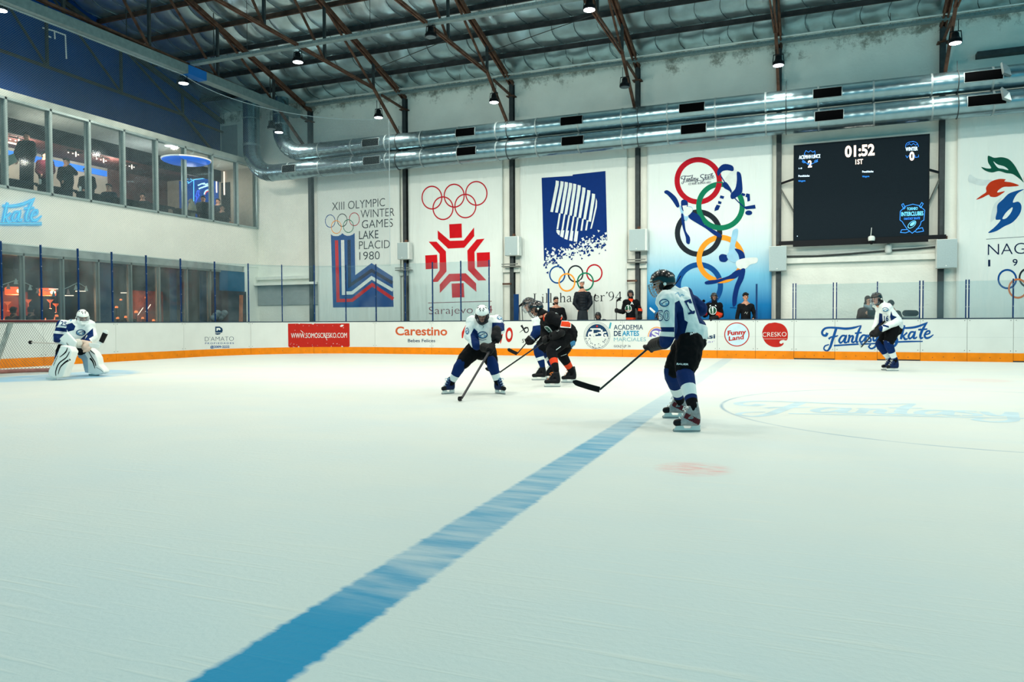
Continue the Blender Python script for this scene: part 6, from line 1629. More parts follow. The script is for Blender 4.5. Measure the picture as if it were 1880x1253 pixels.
def skater(name, label, D, j, head, helm, cols, regions=None, pants_reg=None, sock_band=None, boots=None, sc=1.0, vox=.011, gloves=True, sticks=None, sock_mats=None, cat='person', torso=1.0, group=None, legs=True, skates=True):
    """j: joints in photo pixels with a depth offset, D: distance of the figure"""
    J = {}
    for k, v in j.items():
        if isinstance(v, Vector): J[k] = v; continue
        J[k] = at_depth(v[0], v[1], D + (v[2] if len(v) > 2 else 0))
    k = sc
    t = empty(name, (J['hip'].x, J['hip'].y, 0), label, cat, group)
    fr = Fr(J['head'], V(*head[0]), V(*head[1]), k)
    # the body under the clothes: one continuous surface
    bp = head_parts(fr) + [[(fr(0, -.03, -.13), .055 * k), (J['neck'], .06 * k)], [(J['shl'], .05 * k), (J['neck'], .06 * k), (J['shr'], .05 * k)], [(J['neck'], .07 * k), (J['chest'], .13 * k), (J['hip'], .13 * k)],
          [(J['shl'], .05 * k), (J['ell'], .045 * k), (J['wrl'], .035 * k)], [(J['shr'], .05 * k), (J['elr'], .045 * k), (J['wrr'], .035 * k)]]
    if legs:
        bp += [[(J['hip'], .12 * k), (J['hpl'], .09 * k), (J['knl'], .065 * k), (J['anl'], .045 * k)], [(J['hip'], .12 * k), (J['hpr'], .09 * k), (J['knr'], .065 * k), (J['anr'], .045 * k)]]
    blob('body', bp, m_skin, t, .012 * k, 3)
    face(fr, t)
    blob('neck_guard', [[(fr(0, -.045, -.06), .07 * k), (fr(0, -.03, -.105), .074 * k), (J['neck'] + (fr.C - J['neck']) * .3, .088 * k), (J['neck'], .09 * k)]], m_glv, t, .012, 3)
    # jersey
    q = torso * k
    jp = [[(J['neck'].lerp(fr(0, -.03, -.1), .22), .082 * k), (J['neck'], .1 * k)], [(J['neck'], .085 * k), (J['chest'], .175 * q), (J['belly'], .175 * q), (J['hip'], .192 * q)], [(J['shl'], .098 * k), ((J['shl'] + J['shr']) / 2, .13 * k), (J['shr'], .098 * k)], [(J['shl'], .1 * k), (J['ell'], .088 * k), (J['wrl'], .07 * k)],
          [(J['shr'], .1 * k), (J['elr'], .088 * k), (J['wrr'], .07 * k)], [(J['shl'], .12 * k), (J['chest'], .14 * q)], [(J['shr'], .12 * k), (J['chest'], .14 * q)]]
    jer = blob('jersey', jp, cols, t, vox, 4, regions, amp=.012)
    if legs:
        pp = [[(J['hip'] - V(0, .05, 0), .17 * k), (J['hip'] - V(0, .08, 0), .175 * k)], [(J['hpl'], .15 * k), ((J['hpl'] + J['knl']) / 2, .135 * k), (J['hpl'].lerp(J['knl'], .84), .118 * k)], [(J['hpr'], .15 * k), ((J['hpr'] + J['knr']) / 2, .135 * k), (J['hpr'].lerp(J['knr'], .84), .118 * k)]]
        pants = blob('pants', pp, [m_pk, m_jb], t, vox, 4, pants_reg, amp=.012)
        sms = sock_mats or [m_jb, m_jw, m_pk]
        for sd in 'lr':
            kn, an = J['kn' + sd], J['an' + sd]; ax = an - kn; L = ax.length; ax.normalize()
            f0, f1, f2 = sock_band or (.45, .68, .82)
            def cl(c, n_, kn=kn, ax=ax, L=L):
                f = (c - kn).dot(ax) / L
                return 1 if f0 < f < f1 else (2 if f > f2 else 0)
            blob('sock', [[(kn - ax * .04, .088 * k), (kn + ax * .05, .098 * k), (kn.lerp(an, .4), .083 * k), (kn.lerp(an, .75), .066 * k), (an, .054 * k)]], sms, t, vox * .8, 3, classify=cl, cuts=[(kn + ax * (L * f_), ax) for f_ in (f0, f1, f2) if f_ < 1])
            if skates:
                toe = J['to' + sd]; a2 = an.copy(); bt = boots or {}
                skate(a2, toe, t, sole=J.get('sole' + sd, Vector((0, 0, 0))).z if 'sole' + sd in J else 0.0, sc=k, **bt)
    return t, J, fr, jer
def glove(H, A, W, parent, sc=1.0, m=None, cuff=True, stripe=None, band=None):
    g = blob('glove', grip_parts(H, A, W, sc) + ([[(Vector(W) + (Vector(W) - Vector(H)).normalized() * .03, .066 * sc), (Vector(W), .062 * sc), (Vector(W).lerp(Vector(H), .5), .060 * sc), (Vector(W).lerp(Vector(H), .8), .058 * sc)]] if cuff else []), m or m_glv, parent, .0075 * max(sc, .9), 2)
    return g
def crest(tree, x, y, rx, ry, parent, mats, name='crest'):
    a = Art(surf_map(tree), .006)
    a.disc((x, y), rx, ry, 0, n=20); a.disc((x, y), rx * .82, ry * .78, 1, up=.001, n=20)
    a.smooth([(x - rx * .7, y - ry * .2), (x - rx * .2, y - ry * .7), (x + rx * .5, y - ry * .55), (x + rx * .75, y), (x + rx * .2, y + ry * .1), (x + rx * .3, y + ry * .6), (x - rx * .2, y + ry * .5), (x - rx * .4, y + ry * .05)], 2, up=.002)
    a.stroke([(x - rx * .5, y + ry * .3), (x, y - ry * .2), (x + rx * .5, y - ry * .35)], ry * .18, 0, up=.003)
    return a.build(name, mats, parent, cut=max(1.0, rx * .4))
m_cn = mat('crest_navy', (22, 56, 104), .7); m_cs = mat('crest_sky', (112, 164, 196), .7); m_cw = mat('crest_white', (220, 228, 228), .7)
CR = [m_cn, m_cs, m_cw]
def ice_pt_depth(px, py): return depth_of(on_plane(px, py, 2, 0))
def on_ice(J, key, px, py): J[key] = on_plane(px, py, 2, 0)

# ---------------------------------------------------------------- nearest player
D0 = 8.25
P1j = dict(head=(1216, 520, .02), neck=(1233, 541, .0), chest=(1247, 565, .02), belly=(1258, 593, 0), hip=(1268, 612, 0), shl=(1224, 553, -.17), shr=(1256, 547, .18), ell=(1229, 604, -.22), elr=(1284, 567, .20), wrl=(1222, 628, -.12), wrr=(1270, 572, .30),
           hpl=(1268, 630, -.1), hpr=(1262, 632, .12), knl=(1257, 684, -.22), knr=(1234, 686, .28), anl=(1272, 752, -.42), anr=(1250, 735, .5), tol=(1246, 783, -.45), tor=(1219, 760, .55))
def pose_feet(P, D, side, anx, any_, tx, ty, gx, gy):
    """put ankle and toe at the distance where the blade meets the ice"""
    g = depth_of(on_plane(gx, gy, 2, 0)) - D
    P['an' + side] = (anx, any_, g); P['to' + side] = (tx, ty, g)
pose_feet(P1j, D0, 'l', 1273, 750, 1246, 781, 1268, 793); pose_feet(P1j, D0, 'r', 1249, 738, 1218, 760, 1238, 768)
t1, J1, f1, jer1 = skater('hockey_player', 'nearest hockey player in white and blue, facing left, number on sleeve, black helmet', D0, P1j, ((-1, -.28, .12), (-.25, 1, 0)), None, [m_jw, m_jb], vox=.010,
    regions=[([(1263, 526), (1304, 535), (1304, 600), (1284, 594), (1278, 575), (1271, 553)], 1), ([(1239, 556), (1247, 552), (1254, 566), (1257, 588), (1263, 592), (1254, 625), (1244, 660), (1238, 640)], 1),
             ([(1205, 601), (1238, 601), (1238, 610), (1205, 609)], 1), ([(1205, 617), (1250, 620), (1246, 660), (1190, 650)], 1)], sock_band=(.42, .70, .80),
    boots=dict(boot=m_bootg, panel=m_maroon2))
helmet(f1, t1, m_helmk, m_cage, stripe=True)
b = MB(); b.tube([f1(.02, -.12, -.06), f1(.0, -.17, -.02), f1(.0, -.21, .02)], .006, 6); b.build('strap_end', m_glv, t1)
tr = bvh_of(jer1)
crest(tr, 1219.5, 556.5, 9.5, 7.2, t1, CR)
a = Art(surf_map(tr), .006); a.text('50', 1207, 589, 1229.5, 589, 18, 0, bold=.03); a.text('50', 1207.6, 588.2, 1229, 588.2, 16.5, 1, bold=-.015, up=.002); a.build('sleeve_number', [m_cn, m_cw], t1, cut=2.5)
a = Art(surf_map(tr), .006)
for pl in ([(1256, 553), (1268, 549), (1271, 557), (1266, 557), (1264, 554), (1261, 556), (1266, 567), (1273, 573), (1275, 577), (1270, 577)], [(1263, 575), (1276, 570), (1276, 575), (1264, 578)]): a.poly(pl, 0)
a.stroke([(1240, 540), (1245, 537), (1248, 544), (1252, 541), (1256, 543)], 1.4, 1, False); a.stroke([(1247, 541), (1249, 546)], 1.2, 1, False)
a.build('back_number', [m_jb, m_cs], t1, cut=2.5)
bl = at_depth(1101, 716, D0 + .35); bu = at_depth(1293, 552, D0 + .20); to = at_depth(1052, 704, D0 + .30)
stick(bl, bu, to, 'long black hockey stick held by the nearest player, blade out to the left', V(.15, 1, -.2), curve=.03)
ax = (bu - bl).normalized(); H = bl + ax * ((at_depth(1206, 642, D0 + .1) - bl).dot(ax)); g = glove(H, ax, H + (J1['wrl'] - H) * .8, t1, 1.22)
trg = bvh_of(g); a = Art(surf_map(trg), .004); a.text('TRUE', 1213, 628, 1230, 641, 5, 0, bold=.03); a.build('glove_lettering', m_cw, g, cut=2)
H2 = bl + ax * ((at_depth(1276, 567, D0 + .25) - bl).dot(ax)); glove(H2, ax, H2 + (J1['wrr'] - H2).normalized() * .12, t1, .95)
pan = next(c for c in t1.children if c.name.startswith('pants')); trp = bvh_of(pan)
a = Art(surf_map(trp), .005); a.text('BAUER', 1267, 615.5, 1290, 607.5, 3.4, 0, bold=.03); a.text('BAUER', 1242, 670, 1264, 671, 3.0, 0, bold=.03, shear=.2); a.build('pants_lettering', m_cw, pan, cut=2)

# ---------------------------------------------------------------- player with the white helmet
D0 = 12.05
P = dict(head=(885, 577, -.22), neck=(888, 594, -.05), chest=(889, 607, -.02), belly=(886, 622, .03), hip=(884, 634, .08), shl=(868, 592, 0), shr=(912, 592, 0), ell=(861, 616, -.1), elr=(919, 604, -.15), wrl=(875, 636, -.3), wrr=(912, 610, -.38),
         hpl=(874, 638, .05), hpr=(893, 638, .05), knl=(845, 671, -.12), knr=(903, 666, -.15), anl=(828, 703, 0), anr=(913, 699, 0), tol=(814, 716, -.1), tor=(926, 714, -.1))
g = depth_of(on_plane(819, 723, 2, 0)) - D0; P['anl'] = (828, 704, g); P['tol'] = (812, 716, g - .14); g = depth_of(on_plane(919, 723, 2, 0)) - D0; P['anr'] = (914, 703, g); P['tor'] = (926, 714, g - .14)
Zr = lambda *p: [(800 + x / 6.267, 540 + y / 6.267) for x, y in p]
t2, J2, f2, jer2 = skater('hockey_player', 'hockey player with a white helmet bending forward over a stick, white and blue jersey', D0, P, ((0, -.62, -1), (0, 1, -.5)), None, [m_jw, m_jb], vox=.012,
    regions=[(Zr((400, 470), (440, 395), (480, 430), (520, 650), (430, 660), (410, 560)), 1), (Zr((650, 330), (790, 330), (790, 420), (640, 480)), 1)], sock_band=(.55, .84, .86), boots=dict(boot=m_bootb, lace=mat('blue_lace', (120, 160, 190), .7)), sc=.97)
helmet(f2, t2, m_helmw, m_caged)
tr = bvh_of(jer2); crest(tr, 886, 615.5, 9.5, 6.6, t2, CR); crest(tr, 857.5, 608, 3.4, 6, t2, CR, 'shoulder_crest'); crest(tr, 917.5, 583.5, 5, 4, t2, CR, 'shoulder_crest')
a = Art(surf_map(tr), .005); a.stroke([(879, 623), (886, 625), (893, 623)], .9, 0); a.text('3', 920, 592, 925, 592, 6, 0, bold=.02); a.stroke([(883.5, 597), (888, 600), (886, 603)], .6, 1); a.build('jersey_marks', [m_cn, m_glv], t2, cut=3)
bu = at_depth(913, 621, D0 - .42); bl = at_depth(847.5, 727, depth_of(on_plane(847, 737, 2, 0)) - D0 + D0)
bl = on_plane(847.5, 732, 2, .04); to = bl + V(-.02, -.02, -.16); to.z = .04
stick(bl, bu, to, 'black and silver stick of the white-helmeted player reaching down to the ice', Vector((0, 0, 1)), shaftm=mat('stick_silver', (58, 56, 60), .35, .2))
ax = (bu - bl).normalized()
for x, y, w in ((907, 620, 'wrr'), (887, 650, 'wrl')):
    H = bl + ax * ((at_depth(x, y, D0 - .4) - bl).dot(ax)); W = J2[w]; glove(H, ax, W if (W - H).length < .2 else H + (W - H).normalized() * .14, t2, 1.15)
pan = next(c for c in t2.children if c.name.startswith('pants')); a = Art(surf_map(bvh_of(pan)), .005); a.text('BAUER', 896, 643, 906, 645, 2.4, 0, bold=.02); a.build('pants_lettering', m_cw, pan, cut=2)

# ---------------------------------------------------------------- black jersey player in the middle
D0 = 13.7
Zr = lambda *p: [(925 + x / 6.593, 530 + y / 6.593) for x, y in p]
P = dict(head=(984, 567, -.05), neck=(998, 579, 0), chest=(1012, 590, 0), belly=(1028, 602, 0), hip=(1042, 613, 0), shl=(1012, 584, -.17), shr=(1003, 592, .2), ell=(1038, 597, -.3), elr=(1000, 612, .15), wrl=(1028, 612, -.33), wrr=(1003, 622, .0),
         hpl=(1037, 620, -.1), hpr=(1043, 621, .12), knl=(1012, 645, -.3), knr=(1031, 651, .2), anl=(1018, 679, -.4), anr=(1049, 684, .4), tol=(1001, 700, -.4), tor=(1031, 697, .4))
pose_feet(P, D0, 'l', 1021, 680, 999, 701, 1014, 711); pose_feet(P, D0, 'r', 1051, 684, 1030, 698, 1044, 703)
t3, J3, f3, jer3 = skater('hockey_player', 'hockey player in black with orange bands leaning forward, just right of the white player', D0, P, ((-1, -.5, -.15), (-.4, 1, 0)), None, [m_jk, m_jo, m_jw], vox=.012,
    regions=[(Zr((700, 390), (815, 392), (812, 480), (680, 470)), 2), (Zr((700, 396), (812, 400), (806, 470), (686, 458)), 1), (Zr((478, 300), (492, 340), (488, 400), (474, 370)), 1)], sock_band=(.48, .72, 2), sock_mats=[m_jk, m_jo, m_jk], boots=dict(boot=m_boot, lace=m_lace_o), sc=1.0)
helmet(f3, t3, m_helmk, m_caged)
a = Art(surf_map(bvh_of(jer3)), .006); a.text('74', *Zr((684, 378), (758, 352))[0], *Zr((684, 378), (758, 352))[1], 8, 0, bold=.04); a.text('CCM', *Zr((622, 522), (680, 516))[0], *Zr((622, 522), (680, 516))[1], 2.4, 2, bold=.03)
a.smooth(Zr((488, 468), (540, 462), (600, 540), (575, 556), (530, 520)), 1); a.smooth(Zr((500, 472), (535, 472), (580, 535), (560, 540)), 3, up=.002); a.stroke(Zr((625, 295), (655, 305), (680, 300)), 1.0, 2); a.build('jersey_marks', [m_jo, m_cw, m_cw, mat('crest_green', (30, 84, 62), .7)], t3, cut=2.5)
bu = at_depth(1030, 606, D0 - .35); bl = at_depth(917, 684.5, D0 + .55); to = at_depth(891, 678, D0 + .5)
stick(bl, bu, to, 'black and white stick of the black jersey player, blade behind the white socks', V(.2, 1, 0), shaftm=mat('stick_bw', (34, 36, 40), .35, var=.5, scale=5))
ax = (bu - bl).normalized()
for x, y, w in ((1023, 619, 'wrl'), (1002, 629, 'wrr')):
    H = bl + ax * ((at_depth(x, y, D0 - .2) - bl).dot(ax)); W = J3[w]; glove(H, ax, W if (W - H).length < .2 else H + (W - H).normalized() * .15, t3, 1.15)
pan = next(c for c in t3.children if c.name.startswith('pants')); a = Art(surf_map(bvh_of(pan)), .005); a.stroke(Zr((632, 745), (690, 702)), 1.2, 0, False); a.stroke(Zr((790, 520), (830, 490)), .8, 0, False); a.stroke(Zr((690, 820), (760, 795)), .6, 0, False); a.smooth(Zr((805, 655), (850, 632), (868, 655), (850, 715), (825, 740), (815, 700)), 1)
a.build('pants_marks', [m_cw, mat('patch_blue', (64, 128, 170), .7)], pan, cut=2.5)

# ---------------------------------------------------------------- white player half hidden behind the black one
D0 = 14.9
P = dict(head=(971, 560, 0), neck=(984, 573, 0), chest=(995, 586, 0), belly=(1004, 600, .05), hip=(1010, 614, .05), shl=(986, 586, -.17), shr=(996, 582, .2), ell=(986, 608, -.22), elr=(1000, 602, .3), wrl=(978, 620, -.1), wrr=(992, 612, .1),
         hpl=(1008, 620, -.08), hpr=(1012, 622, .1), knl=(988, 644, -.2), knr=(1004, 646, .2), anl=(995, 672, 0), anr=(1012, 674, .2), tol=(977, 692, 0), tor=(1004, 690, .2))
pose_feet(P, D0, 'l', 996, 673, 976, 692, 990, 698.5); pose_feet(P, D0, 'r', 1014, 674, 1000, 690, 1010, 696.5)
t4, J4, f4, jer4 = skater('hockey_player', 'white and blue player with a cage mask, half hidden behind the black jersey player', D0, P, ((-1, -.4, -.3), (-.3, 1, 0)), None, [m_jw, m_jb], vox=.013, regions=[([(970, 600), (1000, 596), (1000, 640), (965, 640)], 1)], sock_band=(.42, .62, 2), boots=dict(boot=m_boot))
helmet(f4, t4, m_helmk, m_cage)
bu = at_depth(990, 602, D0 - .1); bl = at_depth(949.5, 650, D0 - .1); to = at_depth(931, 642, D0 - .05)
stick(bl, bu, to, 'black stick pointing down left from the half hidden player, angled blade before the orange strip', V(.45, 1, 0))
ax = (bu - bl).normalized(); H = bl + ax * ((at_depth(972, 625, D0 - .1) - bl).dot(ax)); g = glove(H, ax, H + (J4['wrl'] - H).normalized() * .15, t4, 1.2)
a = Art(surf_map(bvh_of([g, jer4])), .004); a.text('CCM', 971, 616, 981, 626, 3, 0, bold=.03); a.build('glove_lettering', m_cw, g, cut=2)
H = bl + ax * ((at_depth(986, 606, D0 - .1) - bl).dot(ax)); glove(H, ax, H + V(.12, .03, 0), t4, 1.0)

# ---------------------------------------------------------------- player number 16 by the far boards
D0 = 17.0
Zr = lambda *p: [(1560 + x / 7.37, 525 + y / 7.37) for x, y in p]
P = dict(head=(1609, 549, 0), neck=(1618, 559, 0), chest=(1626, 571, 0), belly=(1634, 586, 0), hip=(1642, 598, 0), shl=(1628, 566, -.17), shr=(1617, 567, .17), ell=(1650, 590, -.22), elr=(1613, 590, .2), wrl=(1619, 604, -.26), wrr=(1606, 603, 0),
         hpl=(1640, 604, -.1), hpr=(1637, 604, .12), knl=(1631, 632, -.15), knr=(1616, 634, .1), anl=(1643, 663, 0), anr=(1633, 662, .15), tol=(1627, 674, 0), tor=(1620, 673, .2))
g = depth_of(on_plane(1640, 681.5, 2, 0)) - D0; P['anl'] = (1644, 663.5, g); P['tol'] = (1628, 675, g); P['anr'] = (1635, 662.5, g + .25); P['tor'] = (1622, 674, g + .25)
t5, J5, f5, jer5 = skater('hockey_player', 'hockey player number 16 in white and blue skating left beside the far boards', D0, P, ((-1, -.15, -.45), (-.2, 1, 0)), None, [m_jw, m_jb], vox=.013,
    regions=[(Zr((400, 370), (440, 380), (450, 500), (390, 540), (395, 430)), 1), (Zr((560, 340), (580, 400), (640, 425), (560, 475), (545, 420)), 1), (Zr((350, 560), (400, 490), (450, 560), (440, 620), (360, 640)), 1), (Zr((450, 520), (530, 545), (530, 570), (440, 545)), 1)], sock_band=(.48, .78, .86), boots=dict(boot=m_bootb), sc=1.0)
helmet(f5, t5, m_helmk, m_cage)
tr = bvh_of(jer5); crest(tr, *Zr((482, 323))[0], 6, 4.2, t5, CR); a = Art(surf_map(tr), .006); a.text('16', *Zr((462, 478))[0], *Zr((524, 476))[0], 8.8, 0, bold=.03); a.build('jersey_number', m_cn, t5, cut=2.5)
bu = at_depth(1624, 590, D0 - .1); bl = at_depth(1580.5, 638, D0 - .3); to = at_depth(1578, 630, D0 - .55)
stick(bl, bu, to, 'dark stick of number 16 with a white blade, low in front of the boards', V(0, 1, -.2), tape=m_tapew)
ax = (bu - bl).normalized(); H = bl + ax * ((at_depth(1603, 611, D0 - .2) - bl).dot(ax)); glove(H, ax, H + V(.12, .06, 0), t5, 1.25)
H = bl + ax * ((at_depth(1614, 601, D0 - .2) - bl).dot(ax)); glove(H, ax, H + V(.10, .0, 0), t5, 1.1)
pan = next(c for c in t5.children if c.name.startswith('pants')); a = Art(surf_map(bvh_of(pan)), .005); a.stroke(Zr((452, 744), (524, 765)), 1.0, 0, False); a.build('pants_marks', m_cw, pan, cut=2)

# ---------------------------------------------------------------- goalkeeper
D0 = 16.1
Zr = lambda *p: [(70 + x / 8.35, 555 + y / 8.35) for x, y in p]
P = dict(head=(152, 582, -.1), neck=(148, 594, 0), chest=(143, 603, 0), belly=(138, 615, 0), hip=(132, 628, .1), shl=(114, 598, .05), shr=(164, 598, -.05), ell=(105, 622, -.05), elr=(170, 618, -.1), wrl=(124, 630, -.35), wrr=(160, 630, -.35),
         hpl=(124, 632, .05), hpr=(142, 632, .05), knl=(112, 652, -.15), knr=(160, 652, .55), anl=(100, 684, 0), anr=(174, 680, .75))
t6, J6, f6, jer6 = skater('goalkeeper', 'goalkeeper in white mask and leg pads crouching in front of the goal', D0, P, ((.8, -.5, -.9), (.2, 1, -.3)), None, [m_jw, m_jb], vox=.012,
    regions=[(Zr((230, 380), (440, 400), (440, 460), (255, 440)), 1), (Zr((230, 480), (400, 495), (330, 620), (240, 620)), 1), (Zr((230, 290), (350, 270), (290, 375), (230, 400)), 1), (Zr((440, 340), (520, 318), (572, 370), (550, 430), (460, 455), (430, 400)), 1),
             (Zr((640, 580), (840, 400), (850, 520), (780, 560), (820, 620), (700, 600)), 1)], sc=1.05, torso=1.12, skates=False)
helmet(f6, t6, m_helmw, m_cage, mask=True)
tr = bvh_of(jer6); crest(tr, *Zr((655, 468))[0], 9, 5.8, t6, CR); a = Art(surf_map(tr), .006); a.text('25', *Zr((340, 355))[0], *Zr((435, 372))[0], 8, 0, bold=.02, shear=.1); a.stroke(Zr((440, 240), (470, 255), (510, 270), (490, 290)), 2, 1); a.build('jersey_number', [m_cn, m_cs], t6, cut=2.5)
m_padw = mat('leg_pad_white', (226, 230, 226), .5, var=.05, scale=5); m_pads = mat('leg_pad_grey', (150, 172, 186), .6)
def slab(name, pl, D, th, mats, parent, vox=.014, reg=None, sm=3):
    pts = [at_depth(x, y, D) for x, y in pl]
    return blob(name, [('p', pts, AX_F * th)], mats, parent, vox, sm, reg)
zz = depth_of(on_plane(110, 698, 2, 0))
padl = slab('leg_pad', Zr((345, 660), (480, 690), (520, 760), (470, 900), (400, 1090), (380, 1150), (300, 1168), (230, 1165), (150, 1120), (155, 1050), (220, 940), (290, 800)), zz - .12, .24, m_padw, t6)
zr_ = depth_of(on_plane(175, 690.5, 2, 0))
padr = slab('leg_pad', Zr((600, 785), (680, 740), (780, 705), (860, 770), (905, 850), (925, 960), (1000, 1040), (1010, 1075), (960, 1105), (870, 1120), (780, 1090), (715, 1080), (690, 980), (670, 880), (610, 850)), zr_ - .12, .24, [m_padw, m_pads], t6,
            reg=[(Zr((590, 780), (700, 770), (760, 860), (770, 1100), (700, 1090), (660, 880), (600, 860)), 1)])
tr = bvh_of([padl, padr]); a = Art(surf_map(tr), .004)
for pts, w in (([(450, 700), (420, 770), (330, 845)], [1, 2.6, 1]), ([(480, 760), (430, 850), (320, 940), (270, 1060), (272, 1130)], [1.2, 2.2, 2, 1.2]), ([(495, 880), (420, 920), (340, 1000), (305, 1110)], [3.4, 3, 2, .8]),
               ([(770, 710), (820, 760), (870, 800)], [1, 1.8, 1]), ([(762, 730), (820, 840), (870, 920), (885, 980)], [1, 2, 1.4]), ([(795, 860), (840, 920), (870, 1020)], [3.2, 2.6, .8]), ([(890, 1000), (960, 1040), (1000, 1080)], [.5, .6, .5])):
    a.stroke(Zr(*pts), w, 0)
a.text('VAUGHN', *Zr((232, 992))[0], *Zr((300, 838))[0], 3.4, 0, bold=.04, shear=-.0)
a.build('pad_stripes', m_glv, t6, cut=3)
for (A_, B_, gx, gy) in (((97, 688), (84, 696), 92, 697), ((163, 686), (176, 690), 170, 690)):
    dd = depth_of(on_plane(gx, gy, 2, 0)); s0_ = on_plane(gx - 7, gy, 2, 0); s1_ = on_plane(gx + 12, gy, 2, 0)
    b = MB(); b.bar(s0_ + Vector((0, 0, .02)), s1_ + Vector((0, 0, .02)), .02, .04); sk = b.build('skate', m_holder, t6, bevel=.004)
    b = MB(); b.bar(s0_ + Vector((0, 0, .004)), s1_ + Vector((0, 0, .004)), .006, .008); b.build('skate_blade', m_bladem, sk)
sh0 = at_depth(56, 629, D0 - .05); sh1 = at_depth(166, 634, D0 - .42); sh2 = at_depth(183, 636, D0 - .47); b2 = at_depth(194, 610, D0 - .45)
t = empty('goalie_stick', sh1, 'wide white goalkeeper stick with black tape held level across the pads', 'hockey stick')
b = MB(); b.bar(sh0, sh1, .032, .026); b.build('shaft', mat('goalie_shaft', (206, 190, 178), .5, var=.1), t, bevel=.004)
b = MB(); b.ball(sh0, .04); b.build('knob', m_tape, t)
b = MB(); b.bar(at_depth(160, 633, D0 - .42), sh2, .02, .085); b.build('paddle', m_tapew, t, bevel=.006)
b = MB(); b.prism([at_depth(x, y, D0 - .46) for x, y in Zr((880, 680), (895, 612), (940, 580), (1000, 430), (1040, 425), (1075, 455), (1050, 500), (960, 670), (930, 690))], AX_F * .02); bd = b.build('blade', m_tapew, t, bevel=.004)
b = MB(); b.prism([at_depth(x, y, D0 - .475) for x, y in Zr((990, 465), (1052, 492), (985, 628), (930, 598))], AX_F * .05); b.build('blade_tape', m_tape, t)
ax = (sh1 - sh0).normalized(); H = sh0 + ax * ((at_depth(145, 634, D0 - .4) - sh0).dot(ax)); gb = glove(H, ax, H + V(.03, .03, -.13), t6, 1.3, m=mat('goalie_glove', (206, 200, 190), .6, var=.15, scale=12))
b = MB(); b.prism([at_depth(x, y, D0 - .62) for x, y in Zr((435, 455), (500, 520), (560, 590), (590, 610), (545, 735), (520, 772), (420, 680), (318, 565))], AX_F * .07); bk = b.build('blocker', m_padw, t6, bevel=.02)
a = Art(surf_map(bvh_of(bk)), .003); a.text('VAUGHN', *Zr((432, 640))[0], *Zr((530, 745))[0], 3.0, 0, bold=.04); a.build('blocker_lettering', m_glv, bk)
blob('catching_glove', [[(at_depth(163, 628, D0 - .3), .06), (at_depth(162, 634, D0 - .38), .085), (at_depth(157, 638, D0 - .42), .08)], [(at_depth(160, 630, D0 - .4), .05), (at_depth(150, 627, D0 - .45), .035)]] +
     [[(at_depth(158 + i * 2.4, 640, D0 - .44), .028), (at_depth(154 + i * 2.6, 646 - i * .4, D0 - .46), .022)] for i in range(4)], mat('catcher_tan', (206, 182, 166), .6, var=.1), t6, .012, 2)
